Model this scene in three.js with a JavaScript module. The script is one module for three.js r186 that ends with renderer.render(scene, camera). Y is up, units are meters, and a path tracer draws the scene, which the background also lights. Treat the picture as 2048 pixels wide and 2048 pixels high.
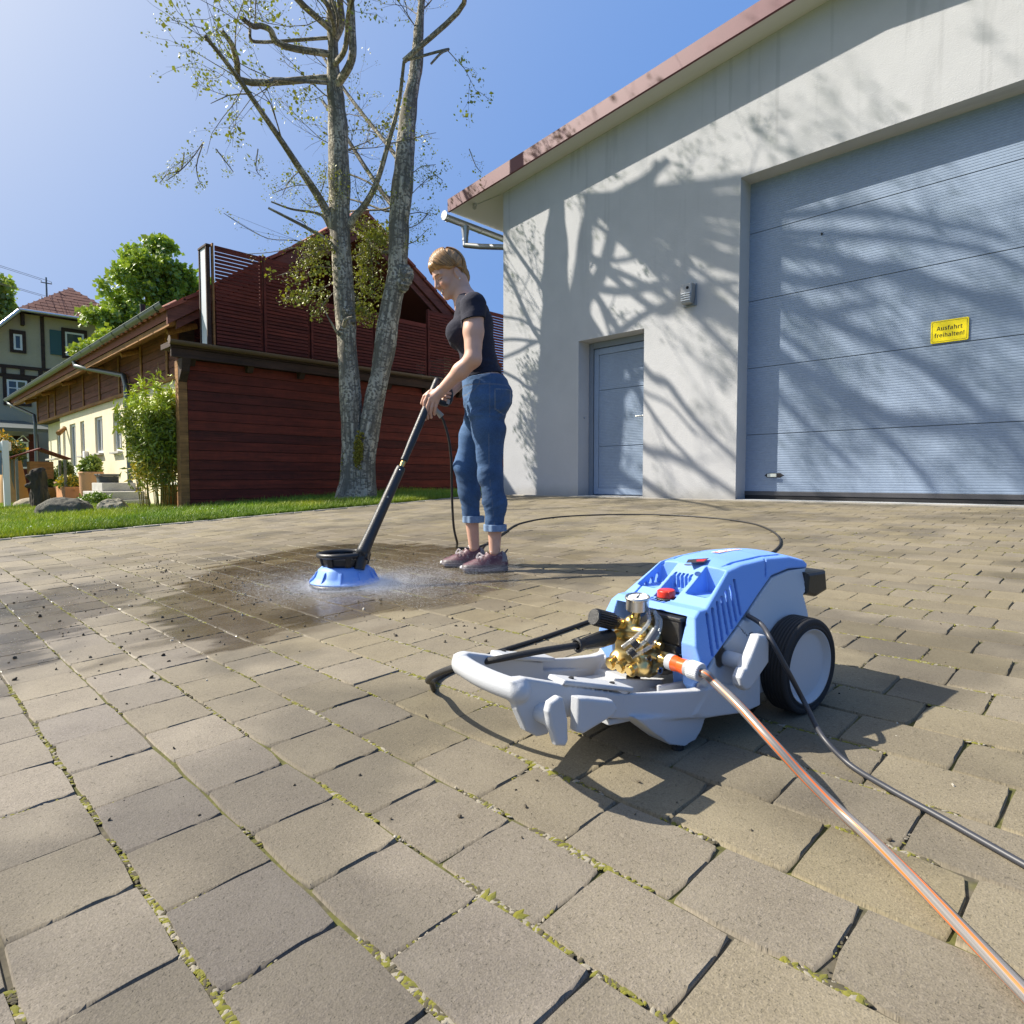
import * as THREE from 'three';
import { mergeGeometries } from 'three/addons/utils/BufferGeometryUtils.js';
import { RoundedBoxGeometry } from 'three/addons/geometries/RoundedBoxGeometry.js';

// ---------------------------------------------------------------- camera, sky, sun, exposure
const scene = new THREE.Scene();
const EYE = new THREE.Vector3(0, 0.588, 0);
const camera = new THREE.PerspectiveCamera(THREE.MathUtils.radToDeg(2 * Math.atan(1024 / 1280)), 1, 0.05, 400);
camera.position.copy(EYE);
const PITCH = Math.atan(65 / 1280), C2 = Math.SQRT1_2;
camera.lookAt(EYE.x + C2 * Math.cos(PITCH), EYE.y - Math.sin(PITCH), EYE.z - C2 * Math.cos(PITCH));
camera.updateMatrixWorld();

const SUN = new THREE.Vector3(-0.975, 1.65, -1.489).normalize();
const sun = new THREE.DirectionalLight(new THREE.Color(1.0, 0.93, 0.82), 5);
sun.position.copy(SUN).multiplyScalar(40).add(new THREE.Vector3(3, 0, -5));
sun.target.position.set(3, 0, -5);
sun.castShadow = true;
sun.shadow.mapSize.set(4096, 4096);
Object.assign(sun.shadow.camera, { left: -22, right: 22, top: 22, bottom: -22, near: 1, far: 90 });
sun.shadow.radius = 1;
scene.add(sun, sun.target);

{ // clear spring sky: deep blue overhead, paler towards the sun and the horizon
  const W = 1024, H = 512, d = new Float32Array(W * H * 4);
  for (let j = 0; j < H; j++) for (let i = 0; i < W; i++) {
    const up = ((j + 0.5) / H - 0.5) * Math.PI, az = ((i + 0.5) / W - 0.5) * 2 * Math.PI;
    const x = Math.cos(az) * Math.cos(up), y = Math.sin(up), z = Math.sin(az) * Math.cos(up);
    const c = x * SUN.x + y * SUN.y + z * SUN.z, g = Math.acos(Math.min(1, Math.max(-1, c)));
    const hor = Math.pow(1 - Math.max(0, y), 6), glow = Math.exp(-g * 3.0), aure = Math.exp(-g * 9);
    const o = (j * W + i) * 4;
    let r = 0.056 + 0.055 * hor, gg = 0.158 + 0.07 * hor, b = 0.400 + 0.05 * hor;
    r += 1.75 * glow + 1.5 * aure; gg += 1.42 * glow + 1.4 * aure; b += 0.60 * glow + 1.2 * aure;
    if (y < 0) { const k = Math.min(1, -y * 8); r += (0.10 - r) * k; gg += (0.11 - gg) * k; b += (0.09 - b) * k; }
    d[o] = r; d[o + 1] = gg; d[o + 2] = b; d[o + 3] = 1;
  }
  const t = new THREE.DataTexture(d, W, H, THREE.RGBAFormat, THREE.FloatType);
  t.mapping = THREE.EquirectangularReflectionMapping; t.magFilter = THREE.LinearFilter; t.wrapS = THREE.RepeatWrapping; t.needsUpdate = true;
  scene.background = t; scene.environment = t;
  scene.backgroundIntensity = 1; scene.environmentIntensity = 1;
}
const renderer = new THREE.WebGLRenderer({ antialias: true });
renderer.setSize(1024, 1024);
renderer.toneMapping = THREE.LinearToneMapping;
renderer.toneMappingExposure = 1.85;
renderer.shadowMap.enabled = true;

// ---------------------------------------------------------------- helpers
const V3 = (x, y, z) => new THREE.Vector3(x, y, z);
const { clamp, lerp, smoothstep } = THREE.MathUtils;
function rng(seed) { let a = seed >>> 0; return () => { a = (a + 0x6d2b79f5) | 0; let t = Math.imul(a ^ (a >>> 15), 1 | a); t = (t + Math.imul(t ^ (t >>> 7), 61 | t)) ^ t; return ((t ^ (t >>> 14)) >>> 0) / 4294967296; }; }
const hash = (x, y, z, s) => { let h = Math.imul(x | 0, 374761393) ^ Math.imul(y | 0, 668265263) ^ Math.imul(z | 0, 2147483647 - 58) ^ Math.imul(s | 0, 974634777); h = Math.imul(h ^ (h >>> 13), 1274126177); h ^= h >>> 16; return (h >>> 0) / 4294967296; };
const mod = (a, n) => ((a % n) + n) % n;
function vn(x, y, px, py, s) { // periodic value noise
  const i = Math.floor(x), j = Math.floor(y), f = x - i, g = y - j, u = f * f * (3 - 2 * f), v = g * g * (3 - 2 * g);
  const a = mod(i, px), b = mod(i + 1, px), c = mod(j, py), d = mod(j + 1, py);
  return lerp(lerp(hash(a, c, 7, s), hash(b, c, 7, s), u), lerp(hash(a, d, 7, s), hash(b, d, 7, s), u), v);
}
function fb(x, y, px, py, s, oct = 4) { let r = 0, a = 0.5, n = 0; for (let o = 0; o < oct; o++) { r += a * vn(x, y, px, py, s + o); n += a; x *= 2; y *= 2; px *= 2; py *= 2; a *= 0.5; } return r / n; }
function n3(x, y, z, s) {
  const i = Math.floor(x), j = Math.floor(y), k = Math.floor(z), f = x - i, g = y - j, h = z - k, u = f * f * (3 - 2 * f), v = g * g * (3 - 2 * g), w = h * h * (3 - 2 * h);
  const q = (a, b, c) => hash(i + a, j + b, k + c, s);
  return lerp(lerp(lerp(q(0, 0, 0), q(1, 0, 0), u), lerp(q(0, 1, 0), q(1, 1, 0), u), v), lerp(lerp(q(0, 0, 1), q(1, 0, 1), u), lerp(q(0, 1, 1), q(1, 1, 1), u), v), w);
}
const f3 = (x, y, z, s, o = 3) => { let r = 0, a = 0.5, n = 0; for (let i = 0; i < o; i++) { r += a * n3(x, y, z, s + i); n += a; x *= 2.03; y *= 2.03; z *= 2.03; a *= 0.5; } return r / n; };

const toS = (v) => Math.round(255 * clamp(v <= 0.0031308 ? 12.92 * v : 1.055 * Math.pow(v, 1 / 2.4) - 0.055, 0, 1));
function tex(w, h, fn, linear) { // fn(u, v) -> [r, g, b] linear values or one number
  const d = new Uint8Array(w * h * 4);
  for (let j = 0; j < h; j++) for (let i = 0; i < w; i++) {
    let c = fn((i + 0.5) / w, (j + 0.5) / h); if (typeof c === 'number') c = [c, c, c];
    const o = (j * w + i) * 4;
    for (let k = 0; k < 3; k++) d[o + k] = linear ? Math.round(255 * clamp(c[k], 0, 1)) : toS(c[k]);
    d[o + 3] = 255;
  }
  const t = new THREE.DataTexture(d, w, h); t.magFilter = THREE.LinearFilter; t.minFilter = THREE.LinearMipmapLinearFilter; t.generateMipmaps = true;
  t.wrapS = t.wrapT = THREE.RepeatWrapping; if (!linear) t.colorSpace = THREE.SRGBColorSpace; t.needsUpdate = true; return t;
}
const rep = (t, x, y) => { const c = t.clone(); c.repeat.set(x, y); c.needsUpdate = true; return c; };
const mat = (o) => { const { rgb, phys, ...p } = o; const m = phys ? new THREE.MeshPhysicalMaterial(p) : new THREE.MeshStandardMaterial(p); if (rgb) m.color.setRGB(...rgb); return m; };

const used = {};
function numbered(n) { used[n] = (used[n] ?? -1) + 1; return used[n] ? n + '_' + String(used[n]).padStart(3, '0') : n; }
function tag(o, label, category, group, kind) { if (label) o.userData.label = label; if (category) o.userData.category = category; if (group) o.userData.group = group; if (kind) o.userData.kind = kind; return o; }
const shade = (m) => { m.castShadow = m.receiveShadow = true; return m; };
function thing(name, label, category, pos = [0, 0, 0], group) { const o = new THREE.Group(); o.name = numbered(name); o.position.set(...pos); scene.add(o); return tag(o, label, category, group); }
function part(name, geo, m, parent, label) { const o = shade(new THREE.Mesh(Array.isArray(geo) ? merge(geo) : geo, m)); o.name = name; parent.add(o); if (label) o.userData.label = label; return o; }
function struct(name, geo, m) { const o = shade(new THREE.Mesh(Array.isArray(geo) ? merge(geo) : geo, m)); o.name = numbered(name); scene.add(o); o.userData.kind = 'structure'; return o; }
function merge(list) { // bring every geometry to the same attributes, then join
  list = list.map((g) => (g.index ? g.toNonIndexed() : g));
  const uv = list.every((g) => g.attributes.uv), col = list.some((g) => g.attributes.color);
  for (const g of list) {
    for (const k of Object.keys(g.attributes)) if (!['position', 'normal'].includes(k) && !(k === 'uv' && uv) && !(k === 'color' && col)) g.deleteAttribute(k);
    if (!g.attributes.normal) g.computeVertexNormals();
    if (col && !g.attributes.color) g.setAttribute('color', new THREE.BufferAttribute(new Float32Array(g.attributes.position.count * 3).fill(1), 3));
  }
  return mergeGeometries(list);
}
function uvm(g, s = 1, sy = s) { // uv in metres from the dominant normal
  if (g.index) g = g.toNonIndexed();
  const p = g.attributes.position, n = p.count, uv = new Float32Array(n * 2), a = V3(), b = V3(), c = V3();
  for (let i = 0; i < n; i += 3) {
    a.fromBufferAttribute(p, i); b.fromBufferAttribute(p, i + 1).sub(a); c.fromBufferAttribute(p, i + 2).sub(a); b.cross(c);
    const ax = Math.abs(b.x), ay = Math.abs(b.y), az = Math.abs(b.z);
    for (let k = 0; k < 3; k++) {
      const x = p.getX(i + k), y = p.getY(i + k), z = p.getZ(i + k);
      const [u, v] = ay >= ax && ay >= az ? [x, z] : ax >= az ? [z, y] : [x, y];
      uv[(i + k) * 2] = u * s; uv[(i + k) * 2 + 1] = v * sy;
    }
  }
  g.setAttribute('uv', new THREE.BufferAttribute(uv, 2)); return g;
}
// box from corner to corner, A being distance along -z
function bx(x0, x1, y0, y1, a0, a1, r = 0) {
  const w = Math.abs(x1 - x0), h = Math.abs(y1 - y0), d = Math.abs(a1 - a0);
  const g = r ? new RoundedBoxGeometry(w, h, d, 2, Math.min(r, w / 2.01, h / 2.01, d / 2.01)) : new THREE.BoxGeometry(w, h, d);
  g.translate((x0 + x1) / 2, (y0 + y1) / 2, -(a0 + a1) / 2); return uvm(g);
}
function cyl(p, q, r0, r1 = r0, seg = 12, cap = true) { // tapered bar between two points
  const d = q.clone().sub(p), g = new THREE.CylinderGeometry(r1, r0, d.length(), seg, 1, !cap);
  g.applyQuaternion(new THREE.Quaternion().setFromUnitVectors(V3(0, 1, 0), d.clone().normalize())); const m = p.clone().add(q).multiplyScalar(0.5); g.translate(m.x, m.y, m.z); return g;
}
function tube(pts, r, seg = 40, rad = 8, closed = false) { return new THREE.TubeGeometry(new THREE.CatmullRomCurve3(pts, closed, 'centripetal'), seg, r, rad, closed); }
function limb(pts, rs, rad = 8, sub = 4, cap = true) { // tapered tube through points, radii per point; uv: metres along, fraction round
  const cv = new THREE.CatmullRomCurve3(pts, false, 'centripetal'), n = (pts.length - 1) * sub, pos = [], nor = [], uv = [], idx = [];
  let N = null, len = 0, last = null;
  for (let i = 0; i <= n; i++) {
    const t = i / n, p = cv.getPoint(t), T = cv.getTangent(t), k = t * (pts.length - 1), a = Math.min(pts.length - 2, Math.floor(k)), r = lerp(rs[a], rs[a + 1], k - a);
    if (!N) { N = Math.abs(T.y) < 0.9 ? V3(0, 1, 0).cross(T).normalize() : V3(1, 0, 0).cross(T).normalize(); } else N.sub(T.clone().multiplyScalar(N.dot(T))).normalize();
    const B = T.clone().cross(N); if (last) len += p.distanceTo(last); last = p;
    for (let j = 0; j <= rad; j++) { const f = (j / rad) * 2 * Math.PI, d = N.clone().multiplyScalar(Math.cos(f)).addScaledVector(B, Math.sin(f)); pos.push(p.x + d.x * r, p.y + d.y * r, p.z + d.z * r); nor.push(d.x, d.y, d.z); uv.push((j / rad) * Math.max(1, Math.round(rs[0] * 6.28 / 0.5)), len); }
  }
  const w = rad + 1;
  for (let i = 0; i < n; i++) for (let j = 0; j < rad; j++) { const a = i * w + j; idx.push(a, a + 1, a + w, a + 1, a + w + 1, a + w); }
  if (cap) { const c = pos.length / 3, p = cv.getPoint(1), T = cv.getTangent(1); pos.push(p.x, p.y, p.z); nor.push(T.x, T.y, T.z); uv.push(0, len); for (let j = 0; j < rad; j++) idx.push(n * w + j, n * w + j + 1, c); }
  const g = new THREE.BufferGeometry(); g.setAttribute('position', new THREE.Float32BufferAttribute(pos, 3)); g.setAttribute('normal', new THREE.Float32BufferAttribute(nor, 3)); g.setAttribute('uv', new THREE.Float32BufferAttribute(uv, 2)); g.setIndex(idx); return g;
}
function prism(poly, z0, z1, bevel = 0) { // polygon in x, y pulled along z
  const s = new THREE.Shape(poly.map((p) => new THREE.Vector2(p[0], p[1])));
  const b = Math.min(bevel, Math.abs(z1 - z0) / 2.1), g = new THREE.ExtrudeGeometry(s, { depth: Math.abs(z1 - z0) - 2 * b, bevelEnabled: b > 0, bevelThickness: b, bevelSize: b, bevelOffset: -b, bevelSegments: 2 });
  g.translate(0, 0, Math.min(z0, z1) + b); return uvm(g);
}
function lathe(prof, seg = 24) { return new THREE.LatheGeometry(prof.map((p) => new THREE.Vector2(p[0], p[1])), seg); }

// signed distance fields meshed with surface nets
function sdf(f, lo, hi, h, colour) {
  const N = [0, 1, 2].map((k) => Math.ceil((hi[k] - lo[k]) / h / 6) * 6 + 1), [nx, ny, nz] = N, val = new Float32Array(nx * ny * nz);
  const id = (i, j, k) => (k * ny + j) * nx + i, B = 6, rad = h * B * 0.87 * 1.25;
  const done = new Uint8Array(nx * ny * nz);
  const act = [];
  for (let k = 0; k < nz - 1; k += B) for (let j = 0; j < ny - 1; j += B) for (let i = 0; i < nx - 1; i += B) {
    const c = f(lo[0] + (i + B / 2) * h, lo[1] + (j + B / 2) * h, lo[2] + (k + B / 2) * h);
    if (Math.abs(c) > rad) { continue; }
    act.push([i, j, k]);
    for (let r = 0; r <= B; r++) for (let q = 0; q <= B; q++) for (let p = 0; p <= B; p++) { const n = id(i + p, j + q, k + r); if (!done[n]) { done[n] = 1; val[n] = f(lo[0] + (i + p) * h, lo[1] + (j + q) * h, lo[2] + (k + r) * h); } }
  }
  const vid = new Map(), pos = [], nor = [], col = [], idx = [], e = h * 0.4;
  const cell = (i, j, k) => {
    const key = id(i, j, k); let v = vid.get(key); if (v !== undefined) return v;
    let sx = 0, sy = 0, sz = 0, n = 0;
    for (let a = 0; a < 8; a++) for (let b = 0; b < 3; b++) { if (a & (1 << b)) continue; const c = a | (1 << b), ia = [a & 1, (a >> 1) & 1, a >> 2], ic = [c & 1, (c >> 1) & 1, c >> 2], va = val[id(i + ia[0], j + ia[1], k + ia[2])], vc = val[id(i + ic[0], j + ic[1], k + ic[2])]; if (va < 0 === vc < 0) continue; const t = va / (va - vc); sx += ia[0] + (ic[0] - ia[0]) * t; sy += ia[1] + (ic[1] - ia[1]) * t; sz += ia[2] + (ic[2] - ia[2]) * t; n++; }
    let x = lo[0] + (i + sx / n) * h, y = lo[1] + (j + sy / n) * h, z = lo[2] + (k + sz / n) * h, gx, gy, gz, gl;
    for (let it = 0; it < 2; it++) { const d = f(x, y, z); gx = f(x + e, y, z) - f(x - e, y, z); gy = f(x, y + e, z) - f(x, y - e, z); gz = f(x, y, z + e) - f(x, y, z - e); gl = Math.hypot(gx, gy, gz) || 1; const s = clamp(d / Math.max(0.5, gl / (2 * e)), -h * 0.5, h * 0.5); if (it === 0) { x -= (gx / gl) * s; y -= (gy / gl) * s; z -= (gz / gl) * s; } }
    v = pos.length / 3; pos.push(x, y, z); nor.push(gx / gl, gy / gl, gz / gl); if (colour) col.push(...colour(x, y, z, gx / gl, gy / gl, gz / gl)); vid.set(key, v); return v;
  };
  for (const [bi, bj, bk] of act) for (let k = bk; k < bk + B; k++) for (let j = bj; j < bj + B; j++) for (let i = bi; i < bi + B; i++) {
    if (!i || !j || !k) continue;
    const a = val[id(i, j, k)] < 0;
    const quad = (b, c, d, g, flip) => flip ? idx.push(b, d, c, b, g, d) : idx.push(b, c, d, b, d, g);
    if (done[id(i + 1, j, k)] && a !== val[id(i + 1, j, k)] < 0) quad(cell(i, j - 1, k - 1), cell(i, j, k - 1), cell(i, j, k), cell(i, j - 1, k), !a);
    if (done[id(i, j + 1, k)] && a !== val[id(i, j + 1, k)] < 0) quad(cell(i - 1, j, k - 1), cell(i - 1, j, k), cell(i, j, k), cell(i, j, k - 1), !a);
    if (done[id(i, j, k + 1)] && a !== val[id(i, j, k + 1)] < 0) quad(cell(i - 1, j - 1, k), cell(i, j - 1, k), cell(i, j, k), cell(i - 1, j, k), !a);
  }
  const g = new THREE.BufferGeometry(); g.setAttribute('position', new THREE.Float32BufferAttribute(pos, 3)); g.setAttribute('normal', new THREE.Float32BufferAttribute(nor, 3)); if (colour) g.setAttribute('color', new THREE.Float32BufferAttribute(col, 3));
  const uv = new Float32Array(pos.length / 3 * 2); for (let i = 0; i < pos.length / 3; i++) { const ax = Math.abs(nor[i * 3]), ay = Math.abs(nor[i * 3 + 1]), az = Math.abs(nor[i * 3 + 2]); const [u, v] = ay > ax && ay > az ? [pos[i * 3], pos[i * 3 + 2]] : ax > az ? [pos[i * 3 + 2], pos[i * 3 + 1]] : [pos[i * 3], pos[i * 3 + 1]]; uv[i * 2] = u; uv[i * 2 + 1] = v; }
  g.setAttribute('uv', new THREE.BufferAttribute(uv, 2)); g.setIndex(idx); return g;
}
const smin = (a, b, k) => { const h = clamp(0.5 + 0.5 * (b - a) / k, 0, 1); return b + (a - b) * h - k * h * (1 - h); };
const smax = (a, b, k) => -smin(-a, -b, k);
function cap3(px, py, pz, a, b, ra, rb) { const bx_ = b[0] - a[0], by = b[1] - a[1], bz = b[2] - a[2], qx = px - a[0], qy = py - a[1], qz = pz - a[2], t = clamp((qx * bx_ + qy * by + qz * bz) / (bx_ * bx_ + by * by + bz * bz), 0, 1); return Math.hypot(qx - bx_ * t, qy - by * t, qz - bz * t) - lerp(ra, rb, t); }
const ell = (x, y, z, c, r) => { const a = (x - c[0]) / r[0], b = (y - c[1]) / r[1], d = (z - c[2]) / r[2], k0 = Math.hypot(a, b, d), k1 = Math.hypot(a / r[0], b / r[1], d / r[2]); return k1 > 1e-9 ? k0 * (k0 - 1) / k1 : -Math.min(...r); };
const rbox = (x, y, z, c, b, r) => { const qx = Math.abs(x - c[0]) - b[0] + r, qy = Math.abs(y - c[1]) - b[1] + r, qz = Math.abs(z - c[2]) - b[2] + r; return Math.hypot(Math.max(qx, 0), Math.max(qy, 0), Math.max(qz, 0)) + Math.min(Math.max(qx, qy, qz), 0) - r; };
function pol(x, y, P) { // signed distance to a polygon
  let d = (x - P[0][0]) ** 2 + (y - P[0][1]) ** 2, s = 1;
  for (let i = 0, j = P.length - 1; i < P.length; j = i++) {
    const ex = P[j][0] - P[i][0], ey = P[j][1] - P[i][1], wx = x - P[i][0], wy = y - P[i][1], t = clamp((wx * ex + wy * ey) / (ex * ex + ey * ey), 0, 1);
    d = Math.min(d, (wx - ex * t) ** 2 + (wy - ey * t) ** 2);
    const c1 = y >= P[i][1], c2 = y < P[j][1], c3 = ex * wy > ey * wx; if ((c1 && c2 && c3) || (!c1 && !c2 && !c3)) s = -s;
  }
  return s * Math.sqrt(d);
}
const ext = (d2, z, z0, z1, r = 0) => { const w = Math.abs(z - (z0 + z1) / 2) - Math.abs(z1 - z0) / 2 + r, d = d2 + r; return Math.min(Math.max(d, w), 0) + Math.hypot(Math.max(d, 0), Math.max(w, 0)) - r; };

const SL = 0.05, gy = (x) => SL * x;                                   // the yard rises 5 % towards the garage
const lawnY = (x, a) => SL * clamp(x, -20, 14) - 0.012 * clamp(a - 8, 0, 22) - 0.01;
function pxRay(px, py) { const f = 1280, r = V3(C2, 0, C2), w = V3(C2 * Math.cos(PITCH), -Math.sin(PITCH), -C2 * Math.cos(PITCH)), u = r.clone().cross(w); return w.multiplyScalar(f).addScaledVector(r, px - 1024).addScaledVector(u, 1024 - py); }
// design helpers: where a point of the photograph lies on a known surface of the place
const onX = (px, py, X) => { const d = pxRay(px, py); return EYE.clone().addScaledVector(d, X / d.x); };
const onA = (px, py, A) => { const d = pxRay(px, py); return EYE.clone().addScaledVector(d, -A / d.z); };
const onG = (px, py) => { const d = pxRay(px, py); return EYE.clone().addScaledVector(d, -EYE.y / (d.y - SL * d.x)); };
function toPx(p) { const r = V3(C2, 0, C2), w = V3(C2 * Math.cos(PITCH), -Math.sin(PITCH), -C2 * Math.cos(PITCH)), u = r.clone().cross(w), q = p.clone().sub(EYE), z = q.dot(w); return [1024 + 1280 * q.dot(r) / z, 1024 - 1280 * q.dot(u) / z, z]; }
// ---------------------------------------------------------------- ground: paved yard, joints, kerb, lawn
const WETP = [ // wet patches left by the cleaner, in metres (x, a)
  [[272, 1238], [330, 1275], [400, 1302], [525, 1294], [600, 1256], [700, 1236], [840, 1214], [960, 1192], [1030, 1168], [1040, 1120], [960, 1096], [780, 1086], [600, 1094], [470, 1118], [390, 1150], [330, 1190]],
  [[-60, 1190], [60, 1180], [150, 1166], [240, 1160], [300, 1180], [250, 1215], [195, 1240], [180, 1262], [90, 1284], [60, 1300], [30, 1335], [-60, 1345]],
  [[158, 1342], [205, 1318], [262, 1308], [268, 1318], [220, 1332]], [[255, 1298], [300, 1285], [352, 1277], [350, 1289], [300, 1296], [262, 1304]], [[268, 1316], [330, 1298], [380, 1290], [372, 1302], [320, 1314], [290, 1322]],
  [[-40, 1362], [8, 1372], [30, 1398], [8, 1412], [-40, 1408]], [[300, 1330], [345, 1312], [405, 1303], [380, 1316]],
].map((P) => P.map(([x, y]) => { const g = onG(x, y); return [g.x, -g.z]; }));
const DAMP = [[90, 1215], [230, 1300], [420, 1330], [640, 1290], [900, 1240], [1150, 1190], [1180, 1120], [1080, 1060], [900, 1045], [600, 1055], [330, 1085], [160, 1130]].map(([x, y]) => { const g = onG(x, y); return [g.x, -g.z]; });
function wet(x, a) {
  let w = 0; const n = (fb(x * 3, a * 12, 4096, 4096, 5, 4) - 0.5) * 0.34 + (fb(x * 16, a * 40, 4096, 4096, 8, 2) - 0.5) * 0.07;
  for (let i = 0; i < WETP.length; i++) w = Math.max(w, smoothstep(-(pol(x, a, WETP[i]) + n * (i < 2 ? 1 : 0.4)), -0.07, 0.05) * [0.92, 0.82, 0.75, 0.8, 0.5, 0.7, 0.35][i]);
  const dz = pol(x, a, DAMP) + (fb(x * 2.2, a * 5, 4096, 4096, 15, 3) - 0.5) * 0.9; w = Math.max(w, 0.42 * smoothstep(-dz, -0.25, 0.30) * (0.55 + 0.9 * fb(x * 4, a * 12, 4096, 4096, 19, 3)));
  return w;
}
const T_con = tex(1024, 1024, (u, v) => { // half a metre of concrete paving stone: washed sand with light and dark grains
  const g = hash(Math.floor(u * 512), Math.floor(v * 512), 3, 1), g2 = vn(u * 330, v * 330, 330, 330, 4), s = vn(u * 150, v * 150, 150, 150, 2), b = fb(u * 6, v * 6, 6, 6, 3, 4);
  let k = 0.70 + 0.30 * b + (g2 - 0.5) * 0.34 + (g - 0.5) * 0.14;
  if (s > 0.83) k += 0.20; if (s < 0.12) k -= 0.24; if (g > 0.988) k += 0.35; if (g < 0.012) k -= 0.3;
  return [k, k * (0.985 + 0.02 * b), k * (0.95 + 0.06 * s)].map((c) => clamp(c, 0.04, 1));
});
const T_conB = tex(1024, 1024, (u, v) => { const s = vn(u * 150, v * 150, 150, 150, 2); return 0.5 + 0.3 * (vn(u * 330, v * 330, 330, 330, 4) - 0.5) + 0.25 * (fb(u * 90, v * 90, 90, 90, 12, 3) - 0.5) + (s > 0.84 ? 0.2 : 0) - (s < 0.1 ? 0.3 : 0); }, true);
const WX = [-0.3, 3.1], WA = [0.5, 4.5];
const T_wetR = tex(768, 768, (u, v) => { const x = lerp(WX[0], WX[1], u), a = lerp(WA[0], WA[1], v), e = Math.min(u, 1 - u, v, 1 - v); const w = e < 0.004 ? 0 : wet(x, a); return 0.84 - 0.68 * w * (0.75 + 0.4 * fb(u * 60, v * 60, 60, 60, 40, 3)); }, true);
T_wetR.wrapS = T_wetR.wrapT = THREE.ClampToEdgeWrapping; T_wetR.channel = 1;
const M_paver = mat({ map: rep(T_con, 2, 2), bumpMap: rep(T_conB, 2, 2), bumpScale: 0.0011, roughness: 0.86, vertexColors: true });
const M_paverW = mat({ map: rep(T_con, 2, 2), bumpMap: rep(T_conB, 2, 2), bumpScale: 0.0006, roughness: 1, roughnessMap: T_wetR, vertexColors: true });
const PX = 0.1575, PA = 0.19, X0 = 0.2505;
function paverGeo(x0, x1, a0, a1, seed) {
  const R = rng(seed), jx = 0.0027, ja = 0.0014, lift = (R() - 0.5) * 0.003, tx = (R() - 0.5) * 0.006, ta = (R() - 0.5) * 0.006;
  const cx = (x0 + x1) / 2, ca = (a0 + a1) / 2, w = wet(cx, ca), near = Math.hypot(cx, ca) < 3.6, n = near && [[x0, a0], [x1, a0], [x0, a1], [x1, a1], [cx, ca]].some(([x, a]) => { const q = wet(x, a); return Math.abs(q - w) > 0.04; }) ? 9 : 4;
  const wf = 0.75 + 0.5 * R(), tone = 0.84 + 0.26 * R(), warm = clamp(0.45 + 0.5 * smoothstep(cx, 0.3, 1.1) + (R() - 0.5) * 0.5, 0, 1.2), pos = [], nor = [], col = [], uv = [], uv1 = [], idx = [], ou = R() * 3, ov = R() * 3;
  const chip = R() < 0.3 ? Math.floor(R() * 4) : -1;
  const add = (x, a, dy, nx, na) => {
    pos.push(x, gy(x) + lift + tx * (x - cx) + ta * (a - ca) + dy, -a); const l = Math.hypot(nx, na, 1); nor.push((nx - SL) / l, 1 / l, -na / l);
    const q = clamp(wet(x, a) * wf, 0, 1), st = 1 - 0.36 * smoothstep(fb(x * 2.6, a * 2.6, 4096, 4096, 25, 4), 0.50, 0.70), k = tone * st * (1 - 0.52 * q); col.push(0.205 * k * (1 + 0.08 * q), 0.178 * k * (1.02 - 0.045 * warm), 0.136 * k * (1.20 - 0.36 * warm) * (1 - 0.14 * q)); uv.push(x + ou, a + ov); uv1.push((x - WX[0]) / (WX[1] - WX[0]), (a - WA[0]) / (WA[1] - WA[0]));
  };
  const b = 0.0022, per = [];
  for (let j = 0; j < n; j++) for (let i = 0; i < n; i++) {
    const u = i / (n - 1), v = j / (n - 1), edge = i === 0 || j === 0 || i === n - 1 || j === n - 1, cor = (i === 0 || i === n - 1) && (j === 0 || j === n - 1) ? (i ? 1 : 0) + (j ? 2 : 0) : -1;
    const k = (edge ? 0.0013 : 0), c = cor >= 0 ? (cor === chip ? 0.007 : 0.0018) : 0;
    const x = lerp(x0 + jx + b, x1 - jx - b, u) + (R() - 0.5) * 2 * k + c * (u < 0.5 ? 1 : -1), a = lerp(a0 + ja + b, a1 - ja - b, v) + (R() - 0.5) * 2 * k + c * (v < 0.5 ? 1 : -1);
    add(x, a, 0, 0, 0);
  }
  for (let j = 0; j < n - 1; j++) for (let i = 0; i < n - 1; i++) { const p = j * n + i; idx.push(p, p + 1, p + n, p + 1, p + n + 1, p + n); }
  for (let i = 0; i < n - 1; i++) per.push(i); for (let j = 0; j < n - 1; j++) per.push(j * n + n - 1); for (let i = n - 1; i > 0; i--) per.push((n - 1) * n + i); for (let j = n - 1; j > 0; j--) per.push(j * n);
  const o = pos.length / 3, L = per.length;
  for (const p of per) { const x = pos[p * 3], a = -pos[p * 3 + 2], u = (x - cx) / (x1 - x0) * 2, v = (a - ca) / (a1 - a0) * 2, ox = Math.abs(u) > Math.abs(v) - 0.05 ? Math.sign(u) : 0, oa = Math.abs(v) > Math.abs(u) - 0.05 ? Math.sign(v) : 0; add(x + ox * b, a + oa * b, -0.0085, ox * 1.3, oa * 1.3); }
  for (let i = 0; i < L; i++) { const p = per[i], q = per[(i + 1) % L], s = o + i, t = o + (i + 1) % L; idx.push(p, s, q, q, s, t); }
  const g = new THREE.BufferGeometry(); for (const [k, d, s] of [['position', pos, 3], ['normal', nor, 3], ['color', col, 3], ['uv', uv, 2], ['uv1', uv1, 2]]) g.setAttribute(k, new THREE.Float32BufferAttribute(d, s)); g.setIndex(idx);
  return { g, wet: n > 4 || w > 0.08, d: Math.hypot(cx, ca), cx, ca };
}
const yard = new THREE.Group(); yard.name = 'pavement'; yard.userData.kind = 'structure'; scene.add(yard); used.pavement = 0;
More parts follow.
